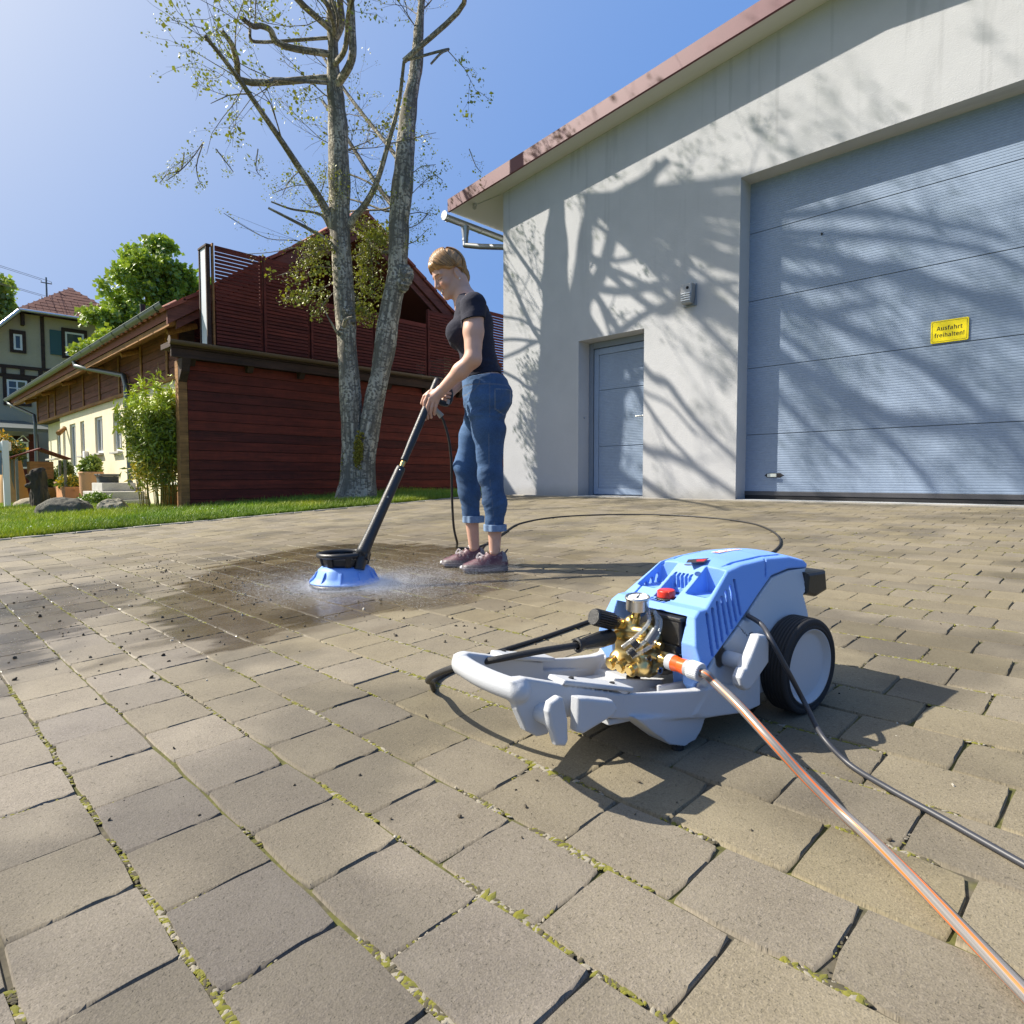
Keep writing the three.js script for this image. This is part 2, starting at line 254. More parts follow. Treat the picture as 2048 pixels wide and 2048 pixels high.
{
  const all = [];
  for (let i = -5; i <= 42; i++) for (let j = -12; j <= 40; j++) {
    const x0 = X0 + i * PX, a0 = 1.29 + (j - (i & 1 ? 0.52 : 0)) * PA, x1 = x0 + PX, a1 = a0 + PA;
    if (a1 > 7.40 || x1 > 6.95) continue;
    const q = toPx(V3(x0 + PX / 2, gy(x0), -(a0 + PA / 2))); if (q[2] < 0.25 || q[0] < -420 || q[0] > 2480 || q[1] > 2600) continue;
    all.push({ x0, x1, a0, a1, seed: (i + 50) * 997 + j * 13 + 7, q, vis: q[0] > -40 && q[0] < 2090 && q[1] < 2080 });
  }
  all.sort((a, b) => (b.vis - a.vis) || a.q[2] - b.q[2]);
  const rest = { d: [], w: [] };
  all.forEach((p, k) => {
    const r = paverGeo(p.x0, p.x1, p.a0, p.a1, p.seed), m = r.wet ? M_paverW : M_paver;
    if (k < 300) part('paver', r.g, m, yard); else rest[r.wet ? 'w' : 'd'].push(r.g);
  });
  for (const k of ['d', 'w']) if (rest[k].length) { const o = part('paver_field', mergeGeometries(rest[k]), k === 'd' ? M_paver : M_paverW, yard); o.userData.kind = 'stuff'; }
  // joint sand with moss below the stones
  const T_joint = tex(1024, 1024, (u, v) => { const m = smoothstep(fb(u * 14, v * 14, 14, 14, 60, 4), 0.42, 0.58), s = 0.5 + fb(u * 160, v * 160, 160, 160, 61, 2); return [lerp(0.075, 0.075, m) * s, lerp(0.065, 0.075, m) * s, lerp(0.045, 0.018, m) * s]; });
  const g = new THREE.PlaneGeometry(9, 11); g.rotateX(-Math.PI / 2); g.rotateZ(Math.atan(SL)); g.translate(2.8, gy(2.8) - 0.0065, -2.4);
  part('joint_fill', uvm(g), mat({ map: rep(T_joint, 0.8, 0.8), bumpMap: rep(T_joint, 0.8, 0.8), bumpScale: 0.004, roughness: 1 }), yard);
  // kerb row between stones and lawn
  const R = rng(5), M_kerb = mat({ map: rep(T_con, 2, 2), bumpMap: rep(T_conB, 2, 2), bumpScale: 0.001, roughness: 0.9, rgb: [0.36, 0.335, 0.29] });
  for (let x = -0.6; x < 6.9; x += 0.25) { const k = bx(x + 0.003, x + 0.247, -0.09, 0.004 + (R() - 0.5) * 0.006, 7.405, 7.52, 0.006); k.rotateZ(Math.atan(SL)); part('kerb_stone', k, M_kerb, yard); }
  const strip = bx(6.955, 7.048, gy(7) - 0.1, gy(7) + 0.006, -1.2, 7.25, 0.005); part('edge_strip', strip, M_kerb, yard);
}
// base ground out to the horizon (sits below yard and lawn)
{
  const seg = 60, g = new THREE.PlaneGeometry(420, 420, seg, seg); g.rotateX(-Math.PI / 2);
  const p = g.attributes.position; for (let i = 0; i < p.count; i++) { const x = p.getX(i), a = -p.getZ(i); p.setY(i, lawnY(x, a) - 0.16); } g.computeVertexNormals();
  const T_soil = tex(256, 256, (u, v) => { const n = fb(u * 8, v * 8, 8, 8, 70, 5); return [0.05 + 0.05 * n, 0.075 + 0.07 * n, 0.02 + 0.02 * n]; });
  struct('ground', uvm(g), mat({ map: rep(T_soil, 0.25, 0.25), roughness: 1 }));
}
const T_turf = tex(512, 512, (u, v) => { const n = fb(u * 20, v * 20, 20, 20, 80, 4), m = fb(u * 3, v * 3, 3, 3, 84, 3); return [0.10 + 0.12 * n * m, 0.14 + 0.14 * n * m, 0.012 + 0.01 * n]; });
{
  const nx = 70, na = 60, pos = [], idx = [], xs = [-7, 12], as = [7.52, 42];
  for (let j = 0; j <= na; j++) for (let i = 0; i <= nx; i++) { const x = lerp(...xs, i / nx), a = lerp(...as, (j / na) ** 2); pos.push(x, lawnY(x, a) + 0.03 * (fb(x * 0.8, a * 0.8, 999, 999, 90, 2) - 0.5), -a); }
  for (let j = 0; j < na; j++) for (let i = 0; i < nx; i++) { const p = j * (nx + 1) + i; idx.push(p, p + 1, p + nx + 1, p + 1, p + nx + 2, p + nx + 1); }
  const g = new THREE.BufferGeometry(); g.setAttribute('position', new THREE.Float32BufferAttribute(pos, 3)); g.setIndex(idx); g.computeVertexNormals();
  struct('lawn', uvm(g), mat({ map: T_turf, bumpMap: T_turf, bumpScale: 0.02, roughness: 1 }));
}
{ // blades of grass and a few small blossoms
  const R = rng(21), bl = (w, h, lean) => { const g = new THREE.BufferGeometry(), p = [-w, 0, 0, w, 0, 0, -w * 0.7, h * 0.55, lean * 0.3, w * 0.7, h * 0.55, lean * 0.3, 0, h, lean]; g.setAttribute('position', new THREE.Float32BufferAttribute(p, 3)); g.setIndex([0, 1, 2, 1, 3, 2, 2, 3, 4]); g.computeVertexNormals(); return g; };
  const geo = merge([bl(0.0035, 0.062, 0.018), bl(0.003, 0.048, -0.02).rotateY(2).translate(0.012, 0, 0.006), bl(0.003, 0.07, 0.03).rotateY(4).translate(-0.01, 0, 0.01), bl(0.004, 0.035, 0.025).rotateY(1).translate(0.004, 0, -0.012)]);
  const pts = [];
  const ok = (x, a) => a > 7.50 - 0.05 * fb(x * 9, 3, 999, 999, 31, 2) && !(a > 10.1 && x > 3.2) && !(x > 3.8) | (x > 3.8 && a < 10.1 && x < 7.3) && !(a > 7.2 && x > 6.95 && a < 7.4);
  for (let k = 0; k < 110000; k++) { const a = 7.47 + 18 * Math.pow(R(), 1.9), x = lerp(-2.6, a < 10.1 ? 7.4 : 3.9, R()); if (!ok(x, a) || toPx(V3(x, 0.1, -a))[0] < -160) continue; pts.push([x, a]); }
  const m = new THREE.InstancedMesh(geo, mat({ phys: true, roughness: 0.7, transmission: 0.35, vertexColors: false, rgb: [1, 1, 1], side: THREE.DoubleSide }), pts.length), M = new THREE.Matrix4(), q = new THREE.Quaternion(), c = new THREE.Color();
  pts.forEach(([x, a], i) => { const dense = fb(x * 1.5, a * 1.5, 999, 999, 33, 3), s = 0.55 + 0.75 * R() + 0.5 * dense - (a < 7.62 ? 0.45 : 0) + (a > 9.7 && x > 3.2 ? 0.6 * R() : 0); q.setFromEuler(new THREE.Euler((R() - 0.5) * 0.7, R() * 6.3, (R() - 0.5) * 0.7)); M.compose(V3(x, lawnY(x, a) + 0.012, -a), q, V3(s * 1.1, s, s)); m.setMatrixAt(i, M); const t = R(), yl = fb(x * 0.9, a * 2, 999, 999, 37, 2); const pa = smoothstep(fb(x * 1.1, a * 1.6, 999, 999, 39, 3), 0.36, 0.62); c.setRGB((0.20 + 0.30 * t * yl) * (0.7 + 0.5 * pa), (0.30 + 0.16 * t) * (0.78 + 0.3 * pa), 0.006 + 0.008 * t); m.setColorAt(i, c); });
  m.name = 'grass'; m.castShadow = m.receiveShadow = true; scene.add(tag(m, 'bright green lawn grass between the paved yard and the houses', 'grass', null, 'stuff'));
  const f = [], fw = new THREE.IcosahedronGeometry(0.011, 0), NB = 90, b = new THREE.InstancedMesh(fw, mat({ roughness: 0.8 }), NB);
  for (let i = 0; i < NB; i++) { const a = 7.7 + 5 * R() * R(), x = lerp(-1.5, 3.2, R()); M.compose(V3(x, lawnY(x, a) + 0.05 + 0.03 * R(), -a), q.identity(), V3(1, 0.5, 1)); b.setMatrixAt(i, M); c.setRGB(...(R() < 0.75 ? [0.75, 0.76, 0.72] : [0.7, 0.5, 0.03])); b.setColorAt(i, c); }
  b.name = 'lawn_blossoms'; scene.add(tag(b, 'tiny white and yellow blossoms dotted through the lawn', 'flowers', null, 'stuff'));
}
{ // moss cushions in the joints
  const R = rng(77), geo = new THREE.IcosahedronGeometry(1, 1), pts = [];
  { const p = geo.attributes.position; for (let i = 0; i < p.count; i++) { const k = 0.75 + 0.5 * n3(p.getX(i) * 2, p.getY(i) * 2, p.getZ(i) * 2, 9); p.setXYZ(i, p.getX(i) * k, p.getY(i) * k, p.getZ(i) * k); } geo.computeVertexNormals(); }
  for (let k = 0; k < 150000 && pts.length < 42000; k++) {
    const i = Math.floor(R() * 34) - 4, along = R() < 0.72; let x, a;
    if (along) { x = X0 + i * PX + (R() - 0.5) * 0.007; a = 0.2 + 6 * R() * R(); } else { x = X0 + (i + R()) * PX; a = 1.29 + (Math.floor(R() * 30) - 6 - (i & 1 ? 0.52 : 0)) * PA + (R() - 0.5) * 0.004; }
    const q = toPx(V3(x, gy(x), -a)); if (q[2] < 0.4 || q[0] < -150 || q[0] > 2200 || q[1] > 2200 || x > 5) continue;
    const dens = fb(x * 7, a * 5, 999, 999, 44, 3) + (along ? 0.07 : -0.06) + (x > 0.7 ? 0.03 : 0); if (dens < 0.53 + R() * 0.16) continue;
    pts.push([x, a, along, dens]);
  }
  const m = new THREE.InstancedMesh(geo, mat({ roughness: 1 }), pts.length), M = new THREE.Matrix4(), q = new THREE.Quaternion(), c = new THREE.Color();
  pts.forEach(([x, a, al, dn], i) => { const s = (al ? 0.0027 : 0.0017) * (0.5 + 0.9 * R()) * (1 + Math.max(0, dn - 0.6) * 3); q.setFromEuler(new THREE.Euler(0, R() * 6, 0)); M.compose(V3(x, gy(x) - 0.0032 + 0.001 * R(), -a), q, V3(s * 0.9, s * 0.42, s * (1.2 + 1.6 * R()))); m.setMatrixAt(i, M); const t = R(); if (t < 0.24) c.setRGB(0.24, 0.215, 0.165); else if (t < 0.5) c.setRGB(0.07, 0.06, 0.035); else c.setRGB(0.075 + 0.09 * t, 0.08 + 0.075 * t, 0.012 + 0.014 * R()); m.setColorAt(i, c); });
  m.name = 'joint_moss'; m.castShadow = m.receiveShadow = true; scene.add(tag(m, 'yellow green moss and sand filling the joints between paving stones', 'moss', null, 'stuff'));
}
{ // crumbs of dirt washed out by the cleaner
  const R = rng(99), geo = new THREE.DodecahedronGeometry(1, 0), pts = [], g = () => (R() + R() + R() - 1.5) / 0.75;
  for (let k = 0; k < 640; k++) { const p = onG(430 + 190 * g(), 1150 + 38 * g()); pts.push([p.x, -p.z, 0.0009 + 0.0042 * R() ** 3]); }
  for (let k = 0; k < 330; k++) { const p = onG(180 + 240 * g(), 1230 + 90 * g()); pts.push([p.x, -p.z, 0.0009 + 0.0046 * R() ** 3]); }
  for (let k = 0; k < 420; k++) { const p = onG(800 + 420 * g(), 1180 + 90 * g()); pts.push([p.x, -p.z, 0.0008 + 0.0045 * R() ** 3]); }
  for (let k = 0; k < 140; k++) { const p = onG(R() * 2048, 1080 + 620 * R()); pts.push([p.x, -p.z, 0.0007 + 0.0026 * R() ** 2]); }
  const keep = pts.filter(([x, a]) => a < 7.3 && x < 6.8 && x > -0.3), m = new THREE.InstancedMesh(geo, mat({ roughness: 0.75 }), keep.length), M = new THREE.Matrix4(), q = new THREE.Quaternion(), c = new THREE.Color();
  keep.forEach(([x, a, s], i) => { q.setFromEuler(new THREE.Euler(R() * 6, R() * 6, R() * 6)); M.compose(V3(x, gy(x) + s * 0.45, -a), q, V3(s * (1 + R()), s * 0.8, s * (0.8 + 0.6 * R()))); m.setMatrixAt(i, M); const t = R(); c.setRGB(...(t < 0.06 ? [0.4, 0.37, 0.3] : [0.035 + 0.045 * t, 0.028 + 0.034 * t, 0.018 + 0.02 * t])); m.setColorAt(i, c); });
  m.name = 'dirt_crumbs'; m.castShadow = m.receiveShadow = true; scene.add(tag(m, 'dark crumbs of loosened dirt scattered over the wet paving', 'dirt', null, 'stuff'));
}
// ---------------------------------------------------------------- materials shared by the buildings
const T_plas = tex(1024, 1024, (u, v) => 0.5 + 0.45 * (fb(u * 120, v * 120, 120, 120, 101, 3) - 0.5) + 0.2 * (fb(u * 12, v * 12, 12, 12, 104, 3) - 0.5), true);
const T_plasC = tex(512, 512, (u, v) => { const n = fb(u * 6, v * 6, 6, 6, 106, 4), m = fb(u * 100, v * 100, 100, 100, 108, 2); return 0.88 + 0.16 * (n - 0.5) + 0.12 * (m - 0.5); });
const T_wall = tex(1024, 1024, (u, v) => { // plaster with splash dirt at its foot and faint runs below the verge; 4.1 m by 6.4 m
  const y = v * 6.4, n = fb(u * 24, v * 38, 24, 38, 121, 4), b = fb(u * 5, v * 8, 5, 8, 125, 4), run = fb(u * 60, v * 5, 60, 5, 129, 3), foot = smoothstep(-y, -(0.46 + 0.16 * n), -0.33) * (0.5 + 0.7 * n); let k = 0.93 + 0.13 * (b - 0.5) + 0.08 * (n - 0.5) - 0.30 * foot - 0.10 * smoothstep(run, 0.6, 0.8) * smoothstep(y, 2.2, 4.8);
  return [k, k * (1 - 0.02 * foot), k * (1 - 0.07 * foot)]; });
const M_plaster = mat({ map: rep(T_wall, 1 / 4.1, 1 / 6.4), bumpMap: rep(T_plas, 1.3, 1.3), bumpScale: 0.004, roughness: 0.95, rgb: [0.49, 0.495, 0.50] });
const M_plinth = mat({ map: rep(T_plasC, 1, 1), bumpMap: rep(T_plas, 2, 2), bumpScale: 0.003, roughness: 0.95, rgb: [0.40, 0.41, 0.42] });
const M_doorGrey = mat({ map: rep(T_plasC, 0.4, 0.4), roughness: 0.42, rgb: [0.27, 0.345, 0.46] });
const M_frameGrey = mat({ roughness: 0.45, rgb: [0.20, 0.235, 0.28] });
const M_zinc = mat({ map: rep(T_plasC, 3, 3), roughness: 0.38, metalness: 0.85, rgb: [0.62, 0.64, 0.66] });
const M_steel = mat({ roughness: 0.25, metalness: 1, rgb: [0.72, 0.72, 0.72] });
const M_blackRub = mat({ roughness: 0.7, rgb: [0.012, 0.012, 0.013] });
const M_soffit = mat({ roughness: 0.8, rgb: [0.62, 0.62, 0.60] });
const M_fascia = mat({ map: rep(T_plasC, 2, 2), roughness: 0.55, rgb: [0.16, 0.05, 0.065] });
const pipe = (pts, r, rad = 12) => { const out = []; for (let i = 0; i < pts.length - 1; i++) out.push(cyl(pts[i], pts[i + 1], r, r, rad)); for (let i = 1; i < pts.length - 1; i++) { const s = new THREE.SphereGeometry(r * 1.02, rad, 8); s.translate(pts[i].x, pts[i].y, pts[i].z); out.push(s); } return out; };
function halfPipe(x0, x1, y0, y1, a0, a1, r, t = 0.003) { // open gutter from one end to the other, opening upwards
  const n = 12, p = V3(x0, y0, -a0), q = V3(x1, y1, -a1), T = q.clone().sub(p).normalize(), S = T.clone().cross(V3(0, 1, 0)).normalize(), pos = [], idx = [];
  for (const e of [p, q]) for (const rr of [r, r - t]) for (let i = 0; i <= n; i++) { const f = Math.PI * (1 + i / n), v = e.clone().addScaledVector(S, Math.cos(f) * rr).add(V3(0, Math.sin(f) * rr, 0)); pos.push(v.x, v.y, v.z); }
  const w = n + 1; for (let i = 0; i < n; i++) { idx.push(i, i + 1, 2 * w + i, i + 1, 2 * w + i + 1, 2 * w + i); idx.push(w + i, 3 * w + i, w + i + 1, w + i + 1, 3 * w + i, 3 * w + i + 1); for (const o of [0, 2 * w]) idx.push(o + i, o + w + i, o + i + 1, o + i + 1, o + w + i, o + w + i + 1); }
  for (const i of [0, n]) idx.push(i, 2 * w + i, w + i, 2 * w + i, 3 * w + i, w + i);
  const g = new THREE.BufferGeometry(); g.setAttribute('position', new THREE.Float32BufferAttribute(pos, 3)); g.setIndex(idx); const gg = g.toNonIndexed(); gg.computeVertexNormals();
  const lip = cyl(p.clone().addScaledVector(S, -r), q.clone().addScaledVector(S, -r), 0.009, 0.009, 8); return [uvm(gg), uvm(lip.toNonIndexed())];
}
// ---------------------------------------------------------------- garage
const FX = 7.05, FB = gy(FX);
{
  const g = thing('garage', 'pale grey plastered garage with a steel side door and a wide sectional gate', 'garage', [FX, 0, 0]);
  const P = (n, geo, m, par = g, l) => { (Array.isArray(geo) ? geo : [geo]).forEach((q) => q.translate(-FX, 0, 0)); return part(n, geo, m, par, l); };
  const soff = (a) => 5.0 + 0.094 * (7.23 - a); // underside of the roof, rising to the ridge
  const d0 = 4.662, d1 = 5.735, dT = 2.515, g0 = -1.15, g1 = 3.402, gT = 3.985, W = 0.28;
  const tall = (a0, a1, y0) => { const s = new THREE.Shape([[a0, y0], [a1, y0], [a1, soff(a1)], [a0, soff(a0)]].map((p) => new THREE.Vector2(p[0], p[1]))); const e = new THREE.ExtrudeGeometry(s, { depth: W, bevelEnabled: false }); e.rotateY(Math.PI / 2); e.scale(1, 1, 1); e.translate(FX, 0, 0); return uvm(e); };
  P('wall', [tall(d1, 7.24, -0.2), tall(d0, d1, dT), tall(g1, d0, -0.2), tall(g0, g1, gT), tall(-2.3, g0, -0.2)].map((e) => e), M_plaster);
  P('side_wall', [bx(FX + W + 0.002, 17, -0.2, 5.0, 6.96, 7.24), bx(FX + W + 0.002, 17, -0.2, 5.0, -2.3, -2.02), bx(16.7, 17, -0.2, 5.4, -2.018, 6.958)], M_plaster);
  P('floor', bx(FX + W + 0.03, 16.7, 0.2, FB - 0.01, -2.0, 6.95), M_plinth);
  P('threshold', [bx(FX + 0.002, FX + W, FB - 0.2, FB + 0.008, g0 + 0.002, g1 - 0.002, 0.003), bx(FX + 0.002, FX + W, FB - 0.2, FB + 0.012, d0 + 0.002, d1 - 0.002, 0.003)], M_plinth);
  // roof
  const rid = 2.45, sl = (a, y, t) => [a, y, t];
  const slab = (lo, hi, x0, x1) => { const e0 = 8.2, e1 = -3.3, s = new THREE.Shape([[e0, soff(e0) + lo], [rid, soff(rid) + lo], [e1, soff(2 * rid - e1) + lo], [e1, soff(2 * rid - e1) + hi], [rid, soff(rid) + hi], [e0, soff(e0) + hi]].map((p) => new THREE.Vector2(p[0], p[1]))); const e = new THREE.ExtrudeGeometry(s, { depth: x1 - x0, bevelEnabled: false }); e.rotateY(Math.PI / 2); e.translate(x0, 0, 0); return uvm(e); };
  P('soffit', slab(0.002, 0.03, FX - 0.285, 17.2), M_soffit);
  P('roof', slab(0.034, 0.16, FX - 0.285, 17.2), mat({ roughness: 0.7, rgb: [0.16, 0.05, 0.04] }));
  P('verge_board', slab(-0.012, 0.185, FX - 0.32, FX - 0.287), M_fascia);
  const eg = soff(8.2) - 0.045;
  const gut = P('gutter', [...halfPipe(FX - 0.33, 17.2, eg, eg - 0.05, 8.275, 8.275, 0.075), cyl(V3(FX - 0.335, eg, -8.275), V3(FX - 0.330, eg, -8.275), 0.075, 0.075, 16)], M_zinc);
  for (let i = 0; i < 6; i++) { const x = FX - 0.25 + i * 0.7, b = tube(Array.from({ length: 9 }, (_, k) => V3(x, eg - 0.079 * Math.sin(k / 8 * Math.PI), -8.275 + 0.079 * Math.cos(k / 8 * Math.PI))), 0.007, 16, 6); P('gutter_bracket', b, M_zinc, gut); }
  P('downpipe', [cyl(V3(7.17, eg - 0.06, -8.275), V3(7.17, eg - 0.26, -8.275), 0.075, 0.047, 14), ...pipe([V3(7.17, eg - 0.24, -8.275), V3(7.17, eg - 0.36, -8.275), V3(7.26, eg - 0.43, -8.0), V3(7.42, eg - 0.56, -7.38), V3(7.44, eg - 0.75, -7.31), V3(7.44, 0.35, -7.31)], 0.045), cyl(V3(7.17, eg - 0.25, -8.275), V3(7.17, eg - 0.29, -8.275), 0.052, 0.052, 14)], M_zinc);
  const lampS = P('soffit_fixture', [cyl(V3(FX - 0.13, soff(7.75), -7.75), V3(FX - 0.13, soff(7.75) - 0.03, -7.75), 0.028, 0.028, 12), cyl(V3(FX - 0.13, soff(7.75) - 0.03, -7.75), V3(FX - 0.16, soff(7.75) - 0.075, -7.73), 0.03, 0.034, 12)], M_zinc); P('cable', tube([V3(FX - 0.1, soff(7.72) - 0.008, -7.72), V3(FX - 0.05, soff(7.5) - 0.006, -7.5), V3(FX - 0.01, soff(7.28) - 0.008, -7.28)], 0.005, 12, 6), M_zinc, lampS);
  // side door: frame, three ribbed panels
  const DX = FX + 0.235, dr = P('door', bx(DX + 0.03, DX + 0.075, FB + 0.02, dT - 0.09, d0 + 0.08, d1 - 0.085), M_doorGrey);
  P('door_frame', [bx(DX, DX + 0.09, FB + 0.014, dT - 0.002, d1 - 0.075, d1 - 0.002, 0.004), bx(DX, DX + 0.09, FB + 0.014, dT - 0.002, d0 + 0.002, d0 + 0.07, 0.004), bx(DX, DX + 0.09, dT - 0.085, dT - 0.002, d0 + 0.072, d1 - 0.077, 0.004)], M_frameGrey);
  P('sash', [bx(DX + 0.012, DX + 0.03, FB + 0.03, dT - 0.1, d1 - 0.165, d1 - 0.087, 0.003), bx(DX + 0.012, DX + 0.03, FB + 0.03, dT - 0.1, d0 + 0.082, d0 + 0.16, 0.003), bx(DX + 0.012, DX + 0.03, dT - 0.18, dT - 0.1, d0 + 0.162, d1 - 0.167, 0.003), bx(DX + 0.012, DX + 0.03, FB + 0.03, FB + 0.115, d0 + 0.162, d1 - 0.167, 0.003)], M_doorGrey, dr);
  const ribbed = (x, y0, y1, a0, a1, n, dep) => { // fine horizontal ribs
    const pos = [], idx = [], prof = []; for (let i = 0; i < n; i++) { const b = lerp(y0, y1, i / n), h = (y1 - y0) / n; prof.push([x, b], [x, b + h * 0.62], [x + dep, b + h * 0.72], [x + dep, b + h * 0.92]); } prof.push([x, y1]);
    for (const p of prof) pos.push(p[0], p[1], -a1, p[0], p[1], -a0);
    for (let i = 0; i < prof.length - 1; i++) { const k = i * 2; idx.push(k, k + 1, k + 2, k + 1, k + 3, k + 2); }
    const e = new THREE.BufferGeometry(); e.setAttribute('position', new THREE.Float32BufferAttribute(pos, 3)); e.setIndex(idx); const f = e.toNonIndexed(); f.computeVertexNormals(); return uvm(f);
  };
  const ys = [FB + 0.118, 1.055, 1.84, dT - 0.182];
  for (let i = 0; i < 3; i++) P('door_panel', [ribbed(DX + 0.018, ys[i] + 0.005, ys[i + 1] - 0.005, d0 + 0.165, d1 - 0.17, Math.round((ys[i + 1] - ys[i]) / 0.022), 0.003)], M_doorGrey, dr);
  P('handle', [cyl(V3(DX + 0.012, 1.43, -(d0 + 0.12)), V3(DX - 0.045, 1.43, -(d0 + 0.12)), 0.011, 0.011, 10), cyl(V3(DX - 0.045, 1.43, -(d0 + 0.115)), V3(DX - 0.045, 1.43, -(d0 + 0.25)), 0.010, 0.009, 10), cyl(V3(DX + 0.012, 1.43, -(d0 + 0.12)), V3(DX - 0.002, 1.43, -(d0 + 0.12)), 0.026, 0.026, 14)], M_steel, dr);
  P('lock', cyl(V3(DX + 0.012, 1.34, -(d0 + 0.12)), V3(DX, 1.34, -(d0 + 0.12)), 0.02, 0.02, 14), M_steel, dr);
  // sectional gate
  const GX = FX + 0.245, edges = [0.45, 1.11, 1.88, 2.65, 3.42, 4.19], gate = P('gate', bx(GX + 0.03, GX + 0.06, FB + 0.05, gT + 0.25, g0 - 0.06, g1 + 0.06), M_frameGrey);
  for (let i = 0; i < 5; i++) P('gate_section', [ribbed(GX, edges[i] + 0.003, edges[i + 1] - 0.003, g0 - 0.04, g1 + 0.04, Math.round((edges[i + 1] - edges[i]) / 0.0265), 0.0020), bx(GX + 0.0005, GX + 0.029, edges[i] + 0.006, edges[i + 1] - 0.006, g1 + 0.042, g1 + 0.05)], M_doorGrey, gate);
  P('bottom_seal', [bx(GX - 0.012, GX + 0.03, FB + 0.05, 0.452, g0 - 0.03, g1 + 0.03, 0.006)], mat({ roughness: 0.5, rgb: [0.06, 0.06, 0.065] }), gate);
  P('rubber_lip', [bx(GX - 0.004, GX + 0.02, FB + 0.008, FB + 0.049, g0 - 0.03, g1 + 0.03, 0.004)], M_blackRub, gate);
  const hx = GX - 0.003, hnd = P('gate_handle', (() => { const e = prism([[-0.115, 0], [-0.08, 0.026], [0.07, 0.026], [0.115, 0], [0.07, -0.026], [-0.08, -0.026]], -0.03, 0, 0.006); e.rotateY(-Math.PI / 2); e.translate(hx, 0.635, -3.06); return e; })(), M_blackRub, gate);
  P('handle_plate', [bx(hx - 0.036, hx - 0.030, 0.617, 0.655, 3.02, 3.125, 0.002)], mat({ roughness: 0.35, rgb: [0.62, 0.66, 0.6] }), hnd);
  P('gate_bolt', [cyl(V3(GX + 0.004, 3.215, -2.6), V3(GX - 0.012, 3.215, -2.6), 0.012, 0.010, 8)], M_blackRub, gate);
  // ground cable entry
  P('pipe_stub', [cyl(V3(FX + 0.12, 1.46, -(d1 - 0.003)), V3(FX + 0.12, 1.46, -(d1 - 0.02)), 0.012, 0.012, 10)], M_steel);
}
{ // wall lamp between the doors
  const t = thing('wall_lamp', 'small grey louvred wall lamp between the steel door and the wide gate', 'wall lamp', [FX, 2.8, -4.01]);
  part('back_plate', bx(-0.02, -0.003, -0.135, 0.125, -0.085, 0.085, 0.006), M_frameGrey, t);
  part('housing', prism([[-0.075, 0.115], [0.075, 0.115], [0.075, 0.0], [0.06, -0.115], [-0.06, -0.115], [-0.075, 0.0]], 0.022, 0.115, 0.012).rotateY(-Math.PI / 2), mat({ roughness: 0.45, metalness: 0.5, rgb: [0.30, 0.31, 0.32] }), t);
  for (let i = 0; i < 4; i++) part('louvre', bx(-0.128, -0.1145, -0.088 + i * 0.026, -0.072 + i * 0.026, -0.062, 0.062, 0.003), M_zinc, t);
  part('sensor', new THREE.SphereGeometry(0.018, 12, 8).translate(-0.115, 0.065, 0.02), M_blackRub, t);
}
{ // yellow sign on the gate
  const cv = document.createElement('canvas'); cv.width = 768; cv.height = 540; const c = cv.getContext('2d');
  c.fillStyle = '#f4dd00'; c.fillRect(0, 0, 768, 540); c.strokeStyle = '#16180c'; c.lineWidth = 9; c.beginPath(); c.roundRect(30, 30, 708, 480, 34); c.stroke();
  c.fillStyle = '#14160c'; c.textAlign = 'center'; c.font = 'bold 142px sans-serif'; const fit = (s, y, w) => { c.save(); const k = w / c.measureText(s).width; c.translate(384, y); c.scale(k, 1); c.fillText(s, 0, 0); c.restore(); };
  fit('Ausfahrt', 245, 530); fit('freihalten!', 410, 620);
  const T = new THREE.CanvasTexture(cv); T.colorSpace = THREE.SRGBColorSpace; T.flipY = true;
  const t = thing('sign', 'yellow sign with black lettering fixed to the grey garage gate', 'sign', [FX + 0.239, 2.0, -1.415]);
  const rs = (w, h, r) => { const s = new THREE.Shape(); s.moveTo(-w + r, -h); s.lineTo(w - r, -h); s.absarc(w - r, -h + r, r, -Math.PI / 2, 0); s.lineTo(w, h - r); s.absarc(w - r, h - r, r, 0, Math.PI / 2); s.lineTo(-w + r, h); s.absarc(-w + r, h - r, r, Math.PI / 2, Math.PI); s.lineTo(-w, -h + r); s.absarc(-w + r, -h + r, r, Math.PI, 1.5 * Math.PI); return s; };
  const pl = new THREE.ExtrudeGeometry(rs(0.152, 0.106, 0.014), { depth: 0.004, bevelEnabled: false }); pl.rotateY(-Math.PI / 2); part('plate', pl, mat({ roughness: 0.35, rgb: [0.85, 0.68, 0.0] }), t);
  const f = new THREE.ShapeGeometry(rs(0.1505, 0.1045, 0.013), 8), p = f.attributes.position, uv = f.attributes.uv; for (let i = 0; i < p.count; i++) uv.setXY(i, p.getX(i) / 0.301 + 0.5, p.getY(i) / 0.209 + 0.5); f.rotateY(-Math.PI / 2); f.translate(-0.0065, 0, 0); part('print', f, mat({ map: T, roughness: 0.3 }), t);
}
// ---------------------------------------------------------------- timber buildings on the left
const T_wood = tex(1024, 256, (u, v) => { const w = fb(u * 3, v * 26, 3, 26, 201, 4), g = vn(u * 10, v * 120, 10, 120, 205), k = fb(u * 30, v * 10, 30, 10, 207, 3); return 0.62 + 0.5 * (w - 0.5) + 0.28 * (g - 0.5) + 0.3 * (k - 0.5); });
const T_woodB = tex(1024, 256, (u, v) => 0.5 + 0.6 * (fb(u * 3, v * 26, 3, 26, 201, 4) - 0.5) + 0.4 * (vn(u * 10, v * 120, 10, 120, 205) - 0.5), true);
const wood = (rgb, o = {}) => mat({ map: rep(T_wood, 0.5, 1.6), bumpMap: rep(T_woodB, 0.5, 1.6), bumpScale: 0.003, roughness: 0.85, rgb, ...o });
const M_red = [[0.205, 0.032, 0.017], [0.17, 0.027, 0.015], [0.235, 0.038, 0.019], [0.135, 0.023, 0.014]].map((c) => wood(c));
